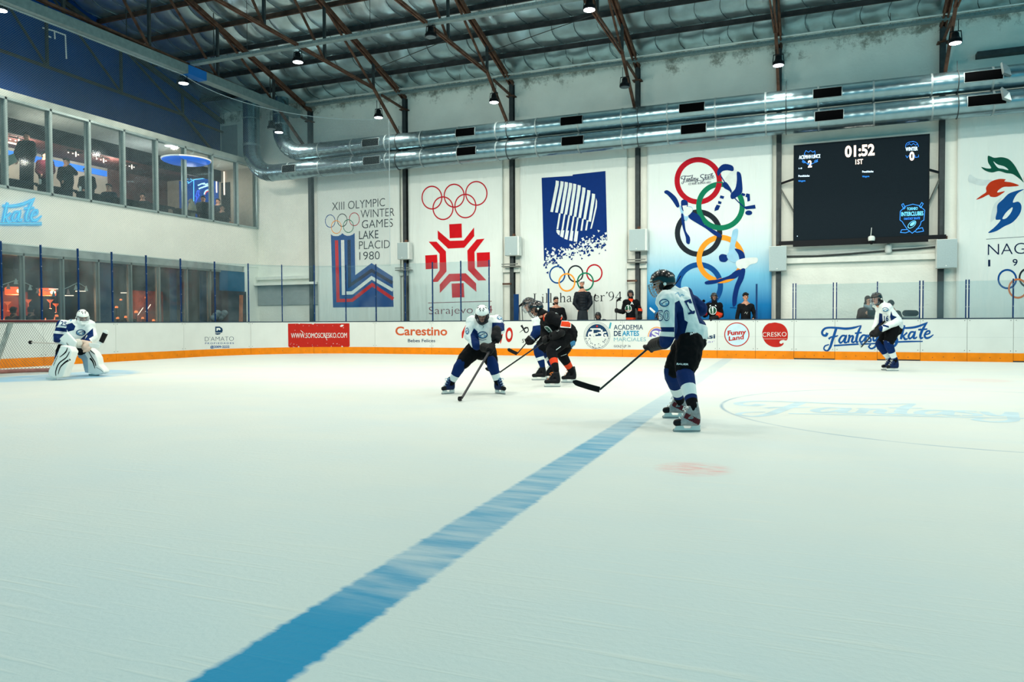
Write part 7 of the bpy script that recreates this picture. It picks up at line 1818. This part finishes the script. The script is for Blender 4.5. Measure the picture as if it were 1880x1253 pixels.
# ================================================================== BENCH, SPECTATORS
def civ(label, D, j, head, top, low=None, sc=1.0, vox=.012, hairkw=None, capm=None, hands=None, beard=False, sleeve=.05, bulk=1.0, name='person', faced=True, group=None, regions=None, topname='jacket', hood=False, floor=0.0):
    J = {k: at_depth(v[0], v[1], D + (v[2] if len(v) > 2 else 0)) for k, v in j.items()}
    if low and 'knl' not in J:
        H = J['hip']
        for sd, dx in (('l', -.1), ('r', .1)): J['kn' + sd] = Vector((H.x + dx, H.y - .03, floor + (H.z - floor) * .52)); J['an' + sd] = Vector((H.x + dx, H.y, floor + .08))
    k = sc; t = empty(name, (J['hip'].x, J['hip'].y, J['kn' + 'l'].z - .3 if 'knl' in J else J['hip'].z), label, 'person', group)
    fr = Fr(J['head'], V(*head[0]), V(*head[1]), k)
    bp = head_parts(fr) + [[(fr(0, -.03, -.13), .05 * k), (J['neck'], .06 * k)], [(J['shl'], .06 * k), (J['neck'], .075 * k), (J['shr'], .06 * k)], [(J['neck'], .1 * k), (J['hip'], .12 * k)],
                           [(J['shl'], .05 * k), (J['ell'], .04 * k), (J['wrl'], .028 * k)], [(J['shr'], .05 * k), (J['elr'], .04 * k), (J['wrr'], .028 * k)]]
    if low: bp += [[(J['hip'], .1 * k), (J['knl'], .06 * k), (J['anl'], .045 * k)], [(J['hip'], .1 * k), (J['knr'], .06 * k), (J['anr'], .045 * k)]]
    for sd in 'lr':
        d = (hands or {}).get(sd, None) or ((J['wr' + sd] - J['el' + sd]).normalized(), V(0, -.3, -1))
        bp += rest_parts(J['wr' + sd], d[0], d[1], k * 1.05, 1.0, 1 if sd == 'l' else -1)
    blob('body', bp, m_skin, t, vox * .85, 2)
    if faced: face(fr, t, beard)
    if capm: cap(fr, t, capm); blob('hair', [[(fr(-.065, -.03, .0), .022 * k), (fr(0, -.085, -.01), .025 * k), (fr(.065, -.03, .0), .022 * k)]], m_hair, t, .01, 2)
    elif hairkw is not False: hair(fr, t, **(hairkw or {}))
    B = bulk * k
    jp = [[(fr(0, -.038, -.118), .068 * k), (J['neck'], .085 * k), (J['neck'].lerp(J['hip'], .35), .15 * B), (J['hip'], .15 * B)], [(J['shl'], .075 * B), ((J['shl'] + J['shr']) / 2, .10 * B), (J['shr'], .075 * B)], [(J['shl'], .075 * B), (J['ell'], .062 * B), (J['wrl'].lerp(J['ell'], .08), sleeve * B)],
          [(J['shr'], .075 * B), (J['elr'], .062 * B), (J['wrr'].lerp(J['elr'], .08), sleeve * B)], [(J['shl'], .08 * B), (J['neck'].lerp(J['hip'], .4), .12 * B)], [(J['shr'], .08 * B), (J['neck'].lerp(J['hip'], .4), .12 * B)]]
    if hood: jp.append([(fr(-.05, -.09, -.1), .05 * k), (fr(0, -.11, -.1), .06 * k), (fr(.05, -.09, -.1), .05 * k)])
    jk = blob(topname, jp, top if isinstance(top, list) else [top], t, vox, 3, regions, amp=.008)
    if low:
        blob('trousers', [[(J['hip'] + V(0, .02, 0), .15 * B), (J['hip'], .15 * B)], [(J['hip'], .13 * B), (J['knl'], .09 * B), (J['anl'], .07 * B)], [(J['hip'], .13 * B), (J['knr'], .09 * B), (J['anr'], .07 * B)]], low, t, vox, 3)
    return t, J, fr, jk
DB = lambda px, py, y: depth_of(on_plane(px, py, 1, y))
# man in a white cap standing on the bench
D = DB(1068, 560, 25.2)
t, J, fr, jk = civ('man in white cap and dark puffer jacket standing tall at the bench', D, dict(head=(1068.5, 521), neck=(1069, 534), hip=(1070, 566), shl=(1059, 541), shr=(1080, 540.5), ell=(1055, 557), elr=(1085, 556), wrl=(1062, 567, -.03), wrr=(1078, 567, -.03),
    knl=(1064, 596), knr=(1075, 596), anl=(1063, 624), anr=(1076, 624)), ((.1, .12, -1), (0, 1, 0)), m_jacket, m_trous, capm=m_white, bulk=1.22, sleeve=.055)
b = MB()
for z in (541, 546, 551, 556, 561):
    a_, c_ = at_depth(1059, z, D - .2), at_depth(1080, z, D - .2); b.tube([a_, at_depth(1069.5, z + .5, D - .23), c_], .006, 5)
b.build('quilt_seams', m_glv, jk)
b = MB(); b.box((J['hip'].x - .5, 25.0, .2), (J['hip'].x + .5, 25.28, .42)); tag(b.build('step_box', m_steel, bevel=.01), 'low dark step box on the bench floor under the standing man', 'box')
# bearded man in a dark hoodie, seated
D = DB(1021, 580, 25.35)
civ('bearded man in a dark hoodie sitting on the bench behind the players', D, dict(head=(1021, 553), neck=(1021, 564), hip=(1022, 600), shl=(1010, 569), shr=(1033, 569), ell=(1005, 585), elr=(1038, 585), wrl=(1013, 596, -.3), wrr=(1030, 596, -.3),
    knl=(1014, 603, -.45), knr=(1030, 603, -.45), anl=(1013, 632, -.4), anr=(1031, 632, -.4)), ((.25, 0, -1), (0, 1, 0)), m_cloth, m_trous, beard=True, hood=True, bulk=1.1)
# man in black leaning a hand on the boards
D = DB(1369, 575, 24.35)
t, J, fr, jk = civ('young man with curly dark hair in a black shirt, one hand resting on the boards', D, dict(head=(1369, 546.5), neck=(1369, 558), hip=(1369, 596), shl=(1358, 562), shr=(1380, 562), ell=(1353, 584), elr=(1386, 579), wrl=(1356, 598, -.1), wrr=(1383, 586, -.42),
    knl=(1364, 626), knr=(1375, 626), anl=(1364, 650), anr=(1375, 650)), ((-.1, .05, -1), (0, 1, 0)), m_cloth, m_trous, hairkw=dict(curly=True), hands={'r': (V(-.35, -.75, -.5), V(0, -.4, 1))}, topname='shirt')
a = Art(surf_map(bvh_of(jk)), .006); a.stroke([(1367, 576), (1369, 573), (1371, 577), (1373, 573)], .4, 0, False); a.build('chest_print', m_lace, jk)
# player with an A on the jersey and a stick
m_bk_reg = [([(1140, 584), (1172, 584), (1172, 592), (1140, 592)], 1)]
def bench_player(label, D, j, head, regions, **kw):
    H = at_depth(j['hip'][0], j['hip'][1], D)
    for sd, dx in (('l', -.1), ('r', .1)):
        h = H + Vector((dx, 0, -.03)); j['hp' + sd] = h
        if H.z > .95: j['kn' + sd] = Vector((h.x, h.y - .04, .2 + (H.z - .2) * .52)); j['an' + sd] = Vector((h.x, h.y, .3)); j['to' + sd] = Vector((h.x, h.y - .3, .2))
        else: j['kn' + sd] = Vector((h.x, h.y - .38, max(.58, H.z))); j['an' + sd] = Vector((h.x, h.y - .36, .3)); j['to' + sd] = Vector((h.x, h.y - .6, .2))
        j['sole' + sd] = Vector((0, 0, .2))
    return skater('hockey_player', label, D, j, head, None, [m_jk, m_jo, m_jw], vox=.012, regions=regions, sc=.94, sock_mats=[m_jk, m_jo, m_jk], **kw)
D = DB(1157, 575, 24.4)
t, J, fr, jer = bench_player('bench player in black with a letter A, holding an upright stick', D, dict(head=(1157.5, 540), neck=(1158, 550.5), chest=(1158, 565), belly=(1158, 578), hip=(1158, 592), shl=(1149, 556), shr=(1168, 556), ell=(1144, 573), elr=(1175, 571), wrl=(1137, 572, -.2), wrr=(1175, 581, -.35)),
    ((-.05, .05, -1), (0, 1, 0)), [([(1140, 583.5), (1172, 583.5), (1172, 595), (1140, 595)], 1), ([(1172, 566), (1182, 567), (1180, 572), (1171, 571)], 1), ([(1153, 549), (1164, 547), (1160, 556)], 1)], torso=.94)
helmet(fr, t, m_helmk, m_caged)
tr = bvh_of(jer); a = Art(surf_map(tr), .006); a.text('A', 1157.5, 559.5, 1163, 559.5, 5, 1, bold=.02); a.disc((1153.5, 567), 6.2, 7, 0); a.ring((1153.5, 567), 5.6, 6.4, .9, 1, up=.001); a.stroke([(1153.5, 561), (1153.5, 572)], 2, 1, False, up=.002); a.stroke([(1148, 571), (1160, 570)], 1.8, 2, False, up=.003); a.stroke([(1174, 562), (1178, 564)], 1.6, 3, False, up=.003)
m_cg = mat('crest_green', (30, 84, 62), .7); m_pinkish = mat('crest_pink', (196, 150, 140), .7)
a.build('crest', [m_cg, m_cw, m_pinkish, m_jo], t, cut=3)
bu = at_depth(1131.5, 596, D - .3); bl = at_depth(1132, 553, D - .3); to = at_depth(1140.5, 547, D - .3)
stick(bl, bu, to, 'black stick held upright by the bench player with the letter A', V(-.6, 1, 0))
ax = (bu - bl).normalized(); H = bl + ax * ((at_depth(1131, 571, D - .3) - bl).dot(ax)); glove(H, ax, H + V(.14, -.02, .05), t, 1.1)
glove(at_depth(1175, 585, D - .5), V(1, 0, .1), J['wrr'], t, 1.1)
# second black jersey player on the bench
D = DB(1311, 575, 24.35)
t, J, fr, jer = bench_player('bench player in black leaning on the boards beside the man in black', D, dict(head=(1311, 545.5), neck=(1311.5, 556), chest=(1311, 569), belly=(1311, 581), hip=(1311, 594), shl=(1302, 562), shr=(1321, 562), ell=(1296, 578), elr=(1324, 579), wrl=(1293, 580, -.25), wrr=(1314, 584, -.42)),
    ((-.05, 0, -1), (0, 1, 0)), [([(1316, 572), (1327, 576), (1324, 587), (1313, 582)], 1), ([(1300, 584), (1312, 585), (1312, 592), (1298, 592)], 1)], torso=.94)
helmet(fr, t, m_helmk, m_caged)
a = Art(surf_map(bvh_of(jer)), .006); a.disc((1308.5, 570.5), 7.2, 7.6, 1); a.disc((1308.5, 570.5), 6, 6.6, 0, up=.001); a.stroke([(1308.5, 564), (1308.5, 576)], 2.2, 1, False, up=.002); a.stroke([(1303, 562.5), (1305, 560.5)], 1.8, 1); a.stroke([(1313, 560.5), (1315, 562.5)], 1.8, 1)
a.build('crest', [m_cg, m_cw], t, cut=3)
glove(at_depth(1307, 587, D - .5), V(1, 0, .1), J['wrr'], t, 1.15); glove(at_depth(1290.5, 573.5, D - .4), V(0, 1, 0), at_depth(1294, 576, D - .3), t, .95, m=mat('red_glove', (190, 30, 44), .6))
# short player whose helmet just clears the boards
D = DB(1098, 580, 24.5)
t, J, fr, jer = bench_player('small bench player with only a helmeted head above the boards, below the capped man', D, dict(head=(1098, 580.5), neck=(1099, 590.5), chest=(1099, 603), belly=(1099, 612), hip=(1099, 622), shl=(1090, 595), shr=(1109, 592), ell=(1086, 606), elr=(1113, 606), wrl=(1090, 615, -.1), wrr=(1108, 615, -.1)),
    ((-.05, -.05, -1), (0, 1, 0)), [], torso=.9)
helmet(fr, t, m_helmk, m_caged)
bu = at_depth(1092, 640, D + .1); bu.z = .22; bl = at_depth(1090.5, 547, D + .1); to = at_depth(1094, 541, D + .1)
stick(bl, bu, to, 'thin black stick standing between the capped man and the small player', V(-.6, 1, 0), w=.02)
# half hidden bench player behind the nearest player
D = DB(1208, 580, 24.5)
t, J, fr, jer = bench_player('dark helmeted bench player mostly hidden behind the nearest player', D, dict(head=(1210, 580), neck=(1211, 590.5), chest=(1211, 603), belly=(1211, 612), hip=(1211, 622), shl=(1202, 595), shr=(1221, 592), ell=(1198, 606), elr=(1225, 606), wrl=(1202, 615, -.1), wrr=(1220, 615, -.1)),
    ((-.4, -.05, -1), (0, 1, 0)), [], torso=.9)
helmet(fr, t, m_helmk, m_caged)
bu = at_depth(1204, 640, D - .2); bu.z = .22; bl = at_depth(1202.5, 574, D - .2); to = at_depth(1192.5, 566, D - .2)
stick(bl, bu, to, 'black stick with white-taped blade standing at the bench left of the nearest player', V(.5, 1, 0), tape=m_tapew)
# sticks leaning at the left end of the bench
for i, (x0, x1) in enumerate(((955, 953), (961, 958))):
    Dk = DB(958, 570, 24.6); bu = at_depth(x0, 608, Dk); bl = at_depth(x1, 563, Dk + .1); to = at_depth(x1 + 8, 556.5, Dk + .1)
    stick(bl, bu, to, 'dark stick leaning by the wide blue post, %s of two' % ('left' if i == 0 else 'right'), V(-.6, 1, 0))
# woman with a tablet behind the right-hand glass
D = DB(1593, 570, 24.7)
m_brown = mat('brown_coat', (54, 34, 34), .85, bump=.2); m_scarf = mat('grey_scarf', (128, 138, 144), .85, var=.3, scale=30)
t, J, fr, jk = civ('woman in a brown coat and grey scarf reading a tablet behind the glass', D, dict(head=(1593.5, 551.5), neck=(1593, 564), hip=(1590, 594), shl=(1581, 571), shr=(1601, 570), ell=(1577, 584, -.1), elr=(1606, 582, -.1), wrl=(1588.5, 577.5, -.38), wrr=(1604, 578, -.38)),
    ((.45, -.3, -1), (0, 1, 0)), m_brown, m_trous, hairkw=dict(m=m_hair2, long=True), bulk=1.22, hands={'l': (V(.8, .4, -.1), V(0, .3, 1)), 'r': (V(-.5, .5, -.1), V(0, .3, 1))}, topname='coat')
blob('scarf', [[(J['neck'] + V(-.09, .03, -.02), .05), (J['neck'] + V(-.02, -.02, -.13), .055), (J['neck'] + V(.07, .03, -.04), .05), (J['neck'] + V(0, .04, .07), .05), (J['neck'] + V(-.09, .03, -.02), .05)], [(J['neck'] + V(0, -.03, -.14), .05), (J['neck'] + V(.06, -.16, -.17), .045)]], m_scarf, t, .012, 3)
P_ = [at_depth(x, y, D - .45) for x, y in ((1593, 569), (1607.5, 570), (1608, 580), (1592.5, 579))]
b = MB(); b.prism(P_, AX_F * .012); tag(b.build('tablet', m_lamp, bevel=.003), 'black tablet held by the woman behind the glass', 'tablet')
# person in a dark hat behind number 16
D = DB(1637, 570, 25.0)
t, J, fr, jk = civ('person in a dark hat and coat half hidden behind player number 16', D, dict(head=(1635.5, 559.5), neck=(1637, 570), hip=(1638, 600), shl=(1627, 577), shr=(1648, 576), ell=(1624, 590), elr=(1654, 588), wrl=(1630, 598, -.3), wrr=(1650, 596, -.35)),
    ((-.3, -.4, -1), (0, 1, 0)), m_cloth, m_trous, capm=m_glv, bulk=1.2, topname='coat')
b = MB(); xa_, xb_ = on_plane(1657, 583, 1, 24.6).x, on_plane(1688, 583, 1, 24.6).x; b.box((xa_, 24.4, 1.2), (xb_, 24.9, 1.25)); [b.box((x_ - .02, y_ - .02, -.02), (x_ + .02, y_ + .02, 1.2)) for x_ in (xa_ + .05, xb_ - .05) for y_ in (24.45, 24.85)]
tt = b.build('side_table', mat('grey_table', (150, 158, 156), .6), bevel=.01); tag(tt, 'grey table top behind the boards right of player number 16', 'table')
q = on_plane(1672, 580, 1, 24.6); q.z = 1.34; blob_o = blob('bag', [[(q + Vector((-.13, 0, -.0)), .095), (q + Vector((.12, 0, .0)), .09)]], m_cloth, None, .012, 2); 
q = on_plane(1672, 580, 1, 24.6); tag(blob_o, 'black bag lying on the grey table behind the glass', 'bag')
for i, px in enumerate((1474, 1524)):
    q = on_plane(px, 584, 1, 24.2); q.z = 1.145; o = blob('glove', [[(q + Vector((-.09, 0, -.02)), .035), (q + Vector((.02, 0, .0)), .045), (q + Vector((.1, 0, -.02)), .03)]], m_glv, None, .012, 2); tag(o, 'dark glove lying low behind the glass, %s of two' % ('left' if i == 0 else 'right'), 'glove')
b = MB(); b.box((-.62, 24.0, -.02), (4.2, 24.36, 1.08)); tag(b.build('penalty_counter', mat('counter_grey', (168, 174, 172), .7), bevel=.01), 'long pale counter behind the right-hand boards', 'counter')

# ---------------------------------------------------------------- upper room spectators
XU = -23.45
def spect(label, px, py, top, h=1.0, x=XU, yaw=(0, 0, -1), hk=None, arm=None, capm=None, floor=4.95):
    D = depth_of(on_plane(px, py, 0, x)); u = F_PX / D   # pixels per metre
    j = dict(head=(px, py), neck=(px, py + .17 * u), hip=(px + 1, py + .68 * u), shl=(px - .17 * u, py + .25 * u), shr=(px + .17 * u, py + .25 * u), ell=(px - .24 * u, py + .5 * u, -.05), elr=(px + .24 * u, py + .5 * u, -.05),
             wrl=(px - .14 * u, py + .62 * u, -.25), wrr=(px + .14 * u, py + .62 * u, -.25))
    if arm: j.update(arm(px, py, u))
    return civ(label, D, j, (yaw, (0, 1, 0)), top, m_cloth, floor=floor, sc=1.12, vox=.018, hairkw=hk, capm=capm, bulk=1.15 * h, faced=True)
m_mar = mat('maroon_top', (84, 20, 34), .85); m_beige = mat('beige_coat', (150, 142, 120), .85); m_orc = mat('orange_top', (170, 100, 40), .8); m_nvy = mat('navy_top', (16, 30, 46), .85)
spect('man in black standing at the upper window, far left', 48.5, 251, m_cloth, 1.2, yaw=(.4, -.3, -1), arm=lambda x, y, u: dict(wrl=(x - .30 * u, y + .75 * u, -.1), ell=(x - .3 * u, y + .5 * u, 0), wrr=(x + .1 * u, y + .85 * u, 0)))
spect('person in a maroon top seated upstairs beside the standing man', 83, 286, m_mar, 1.15, yaw=(1, 0, -.2))
spect('person in black upstairs lifting a hand to the mouth', 122, 298.5, m_cloth, 1.1, yaw=(.1, -.2, -1), arm=lambda x, y, u: dict(wrr=(x + .08 * u, y + .12 * u, -.2), elr=(x + .3 * u, y + .36 * u, -.15)))
spect('person in black seated upstairs right of the hand-lifting one', 160, 316, m_cloth, 1.1, yaw=(-.3, -.3, -1))
spect('dark dressed person low in the fourth upper window', 200, 345, m_nvy, 1.1)
spect('dark dressed person low in the fifth upper window', 262, 362, m_cloth, 1.1, yaw=(.5, 0, -1))
spect('person in a dark hooded coat in front of the neon sign upstairs', 373, 366, m_cloth, 1.3, yaw=(.2, -.2, -1))
spect('person in dark blue seated right of the neon sign upstairs', 400, 371, m_nvy, 1.1)
spect('dark dressed person sitting upstairs by the doorway', 408, 383, m_cloth, 1.0, x=-23.0, yaw=(.5, 0, -1))
spect('dark dressed person at the left picture edge upstairs', -4, 292, m_nvy, 1.2)
spect('person in an orange brown top at the last upper window', 419, 402, m_orc, .9, x=-23.15, hk=dict(m=m_hair2), yaw=(.3, -.4, -1))
q = on_plane(351, 383, 0, -22.85)
o = blob('hanging_coat', [[(q + Vector((0, -.08, .26)), .06), (q + Vector((0, .08, .26)), .06)], [(q + Vector((0, 0, .3)), .09), (q + Vector((0, .04, 0)), .16), (q + Vector((0, 0, -.32)), .12)], [(q + Vector((0, .14, .1)), .08), (q + Vector((0, .2, -.1)), .07)]], m_beige, None, .016, 3, amp=.01)
tag(o, 'beige coat hung over a chair upstairs below the neon frame', 'coat')
# window bar tables and chairs that fill the bottom of the upper windows
m_furn = mat('dark_furniture', (14, 22, 28), .6)
for i in range(8):
    y0 = 13.9 + i * 1.36
    t = empty('bar_table', (-22.95, y0 + .6, 4.95), 'dark bar table against the upper windows, %s from the left' % ORD[i], 'table', 'bar tables upstairs')
    b = MB(); b.box((-22.98, y0, 5.5), (-22.62, y0 + 1.2, 5.55)); b.build('table_top', m_furn, t, bevel=.01)
    b = MB(); b.box((-22.96, y0 + .05, 4.97), (-22.92, y0 + 1.15, 5.5)); b.build('front_panel', m_furn, t)
    b = MB(); b.bar((-22.75, y0 + .6, 4.95), (-22.75, y0 + .6, 5.5), .06); b.build('leg', m_furn, t)
for i, (px, py, c) in enumerate(((27, 306, (70, 220, 225)), (168, 288, (60, 200, 235)), (74, 346, (230, 230, 220)), (147, 332, (225, 225, 210)))):
    q = on_plane(px, py, 0, -27.15 if i == 1 else -22.8)
    if i > 1: q.z = 5.645
    if i == 0: q.z = 5.57; b = MB()
    if i < 2: b.bar(q - Vector((0, .14, 0)), q + Vector((0, .14, 0)), .03, .035); tag(b.build('light_bar', mat('cyan_light', (90, 220, 230), .4, emit=(60, 200, 220), estr=1.0)), 'small cyan light bar upstairs, %s' % ('left' if i == 0 else 'right'), 'light')
    else: b.lathe([(.035, -.09), (.04, .06), (.02, .08)], q, n=10); tag(b.build('cup', m_white), 'small white cup on a table upstairs, %s' % ('left' if i == 2 else 'right'), 'cup')
b = MB(); P_ = [on_plane(x, y, 0, -22.9) for x, y in ((14, 286), (26, 282), (32, 297), (17, 305))]; b.prism(P_, (-.02, 0, 0)); tag(b.build('menu_card', mat('grey_green_card', (110, 136, 122), .7)), 'grey green card held up at the far left upper window', 'card')
# ---------------------------------------------------------------- cafe guests behind the lower glass
def guest(label, px, py, top, hk=None):
    return spect(label, px, py, top, 1.0, x=-23.35, hk=hk, yaw=(0, 0, 1), floor=0.0)
guest('dark haired guest seated in the cafe behind the goal, left of two', 25, 572, m_mar)
guest('dark haired guest seated in the cafe behind the goal, right of two', 57, 571, m_cloth)
guest('guest seen low in the cafe right of the goalkeeper', 237, 578, m_cloth)
for i, (px, py) in enumerate(((92, 556), (103, 563), (52, 556), (14, 560))):
    q = on_plane(px, py, 0, -23.8); t = empty('cocktail_glass', q, 'amber lit stemmed glass in the cafe, %s' % ('right of the right pendant', 'lowest right', 'between the pendants', 'far left')[i], 'glass')
    b = MB(); b.lathe([(.01, -.02), (.09, .08), (.10, .10)], q, n=16); b.build('bowl', mat('amber_lit', (255, 130, 80), .3, emit=(255, 100, 50), estr=.9), t, smooth=True)
    b = MB(); b.lathe([(.05, -.2), (.01, -.19), (.01, -.02)], q, n=10); b.build('stem', mat('amber_lit', (255, 130, 80)), t, smooth=True)
for i, (px, py) in enumerate(((258, 572), (272, 566))):
    q = on_plane(px, py, 0, -23.4); b = MB(); b.bar(q + Vector((0, -.12, -.14)), q + Vector((0, .12, .14)), .02, .02); tag(b.build('light_tube', mat('tube_warm', (255, 225, 200), .4)), 'slanted warm light tube behind the lower glass, %s of two' % ('left' if i == 0 else 'right'), 'light tube')
b = MB(); a0_ = on_plane(240, 520, 0, -24.0); a1_ = on_plane(300, 590, 0, -24.0); b.box((-24.1, a0_.y, 0), (-24.0, a1_.y, 2.4)); tag(b.build('lit_divider', mat('orange_divider', (190, 84, 56), .7, var=.5, scale=4)), 'orange lit divider wall in the cafe right of the goalkeeper', 'divider')
for (x, y, z, e) in ((-23.4, a0_.y + .3, 2.0, 12), (-25.0, 13.5, 1.9, 30)):
    ld = bpy.data.lights.new('cafe_light', 'POINT'); ld.energy = e; ld.color = (1, .5, .28); ld.shadow_soft_size = .2
    lo = bpy.data.objects.new('cafe_light', ld); COL.objects.link(lo); lo.location = (x, y, z)

for i, (px, py, r) in enumerate(((214, 566, .05), (222, 552, .04), (231, 584, .05), (250, 575, .06), (262, 586, .05), (268, 548, .04), (282, 590, .05), (216, 586, .05), (40, 582, .05), (104, 582, .05))):
    q = on_plane(px, py, 0, -23.2)
    t = empty('table_lamp', (q.x, q.y, q.z), 'small orange glowing table lamp in the cafe, %s of the row' % ORD[i], 'lamp', 'glowing table lamps in the cafe')
    b = MB(); b.lathe([(r, 0), (r * 1.1, r * .8), (r * .6, r * 1.5)], q, n=12); b.build('lamp_shade', mat('lamp_amber', (255, 150, 90), .4, emit=(255, 120, 60), estr=1.6), t, smooth=True)
    b = MB(); b.tube([(q.x, q.y, 0), q], .015, 6); b.build('lamp_stand', m_dark, t)
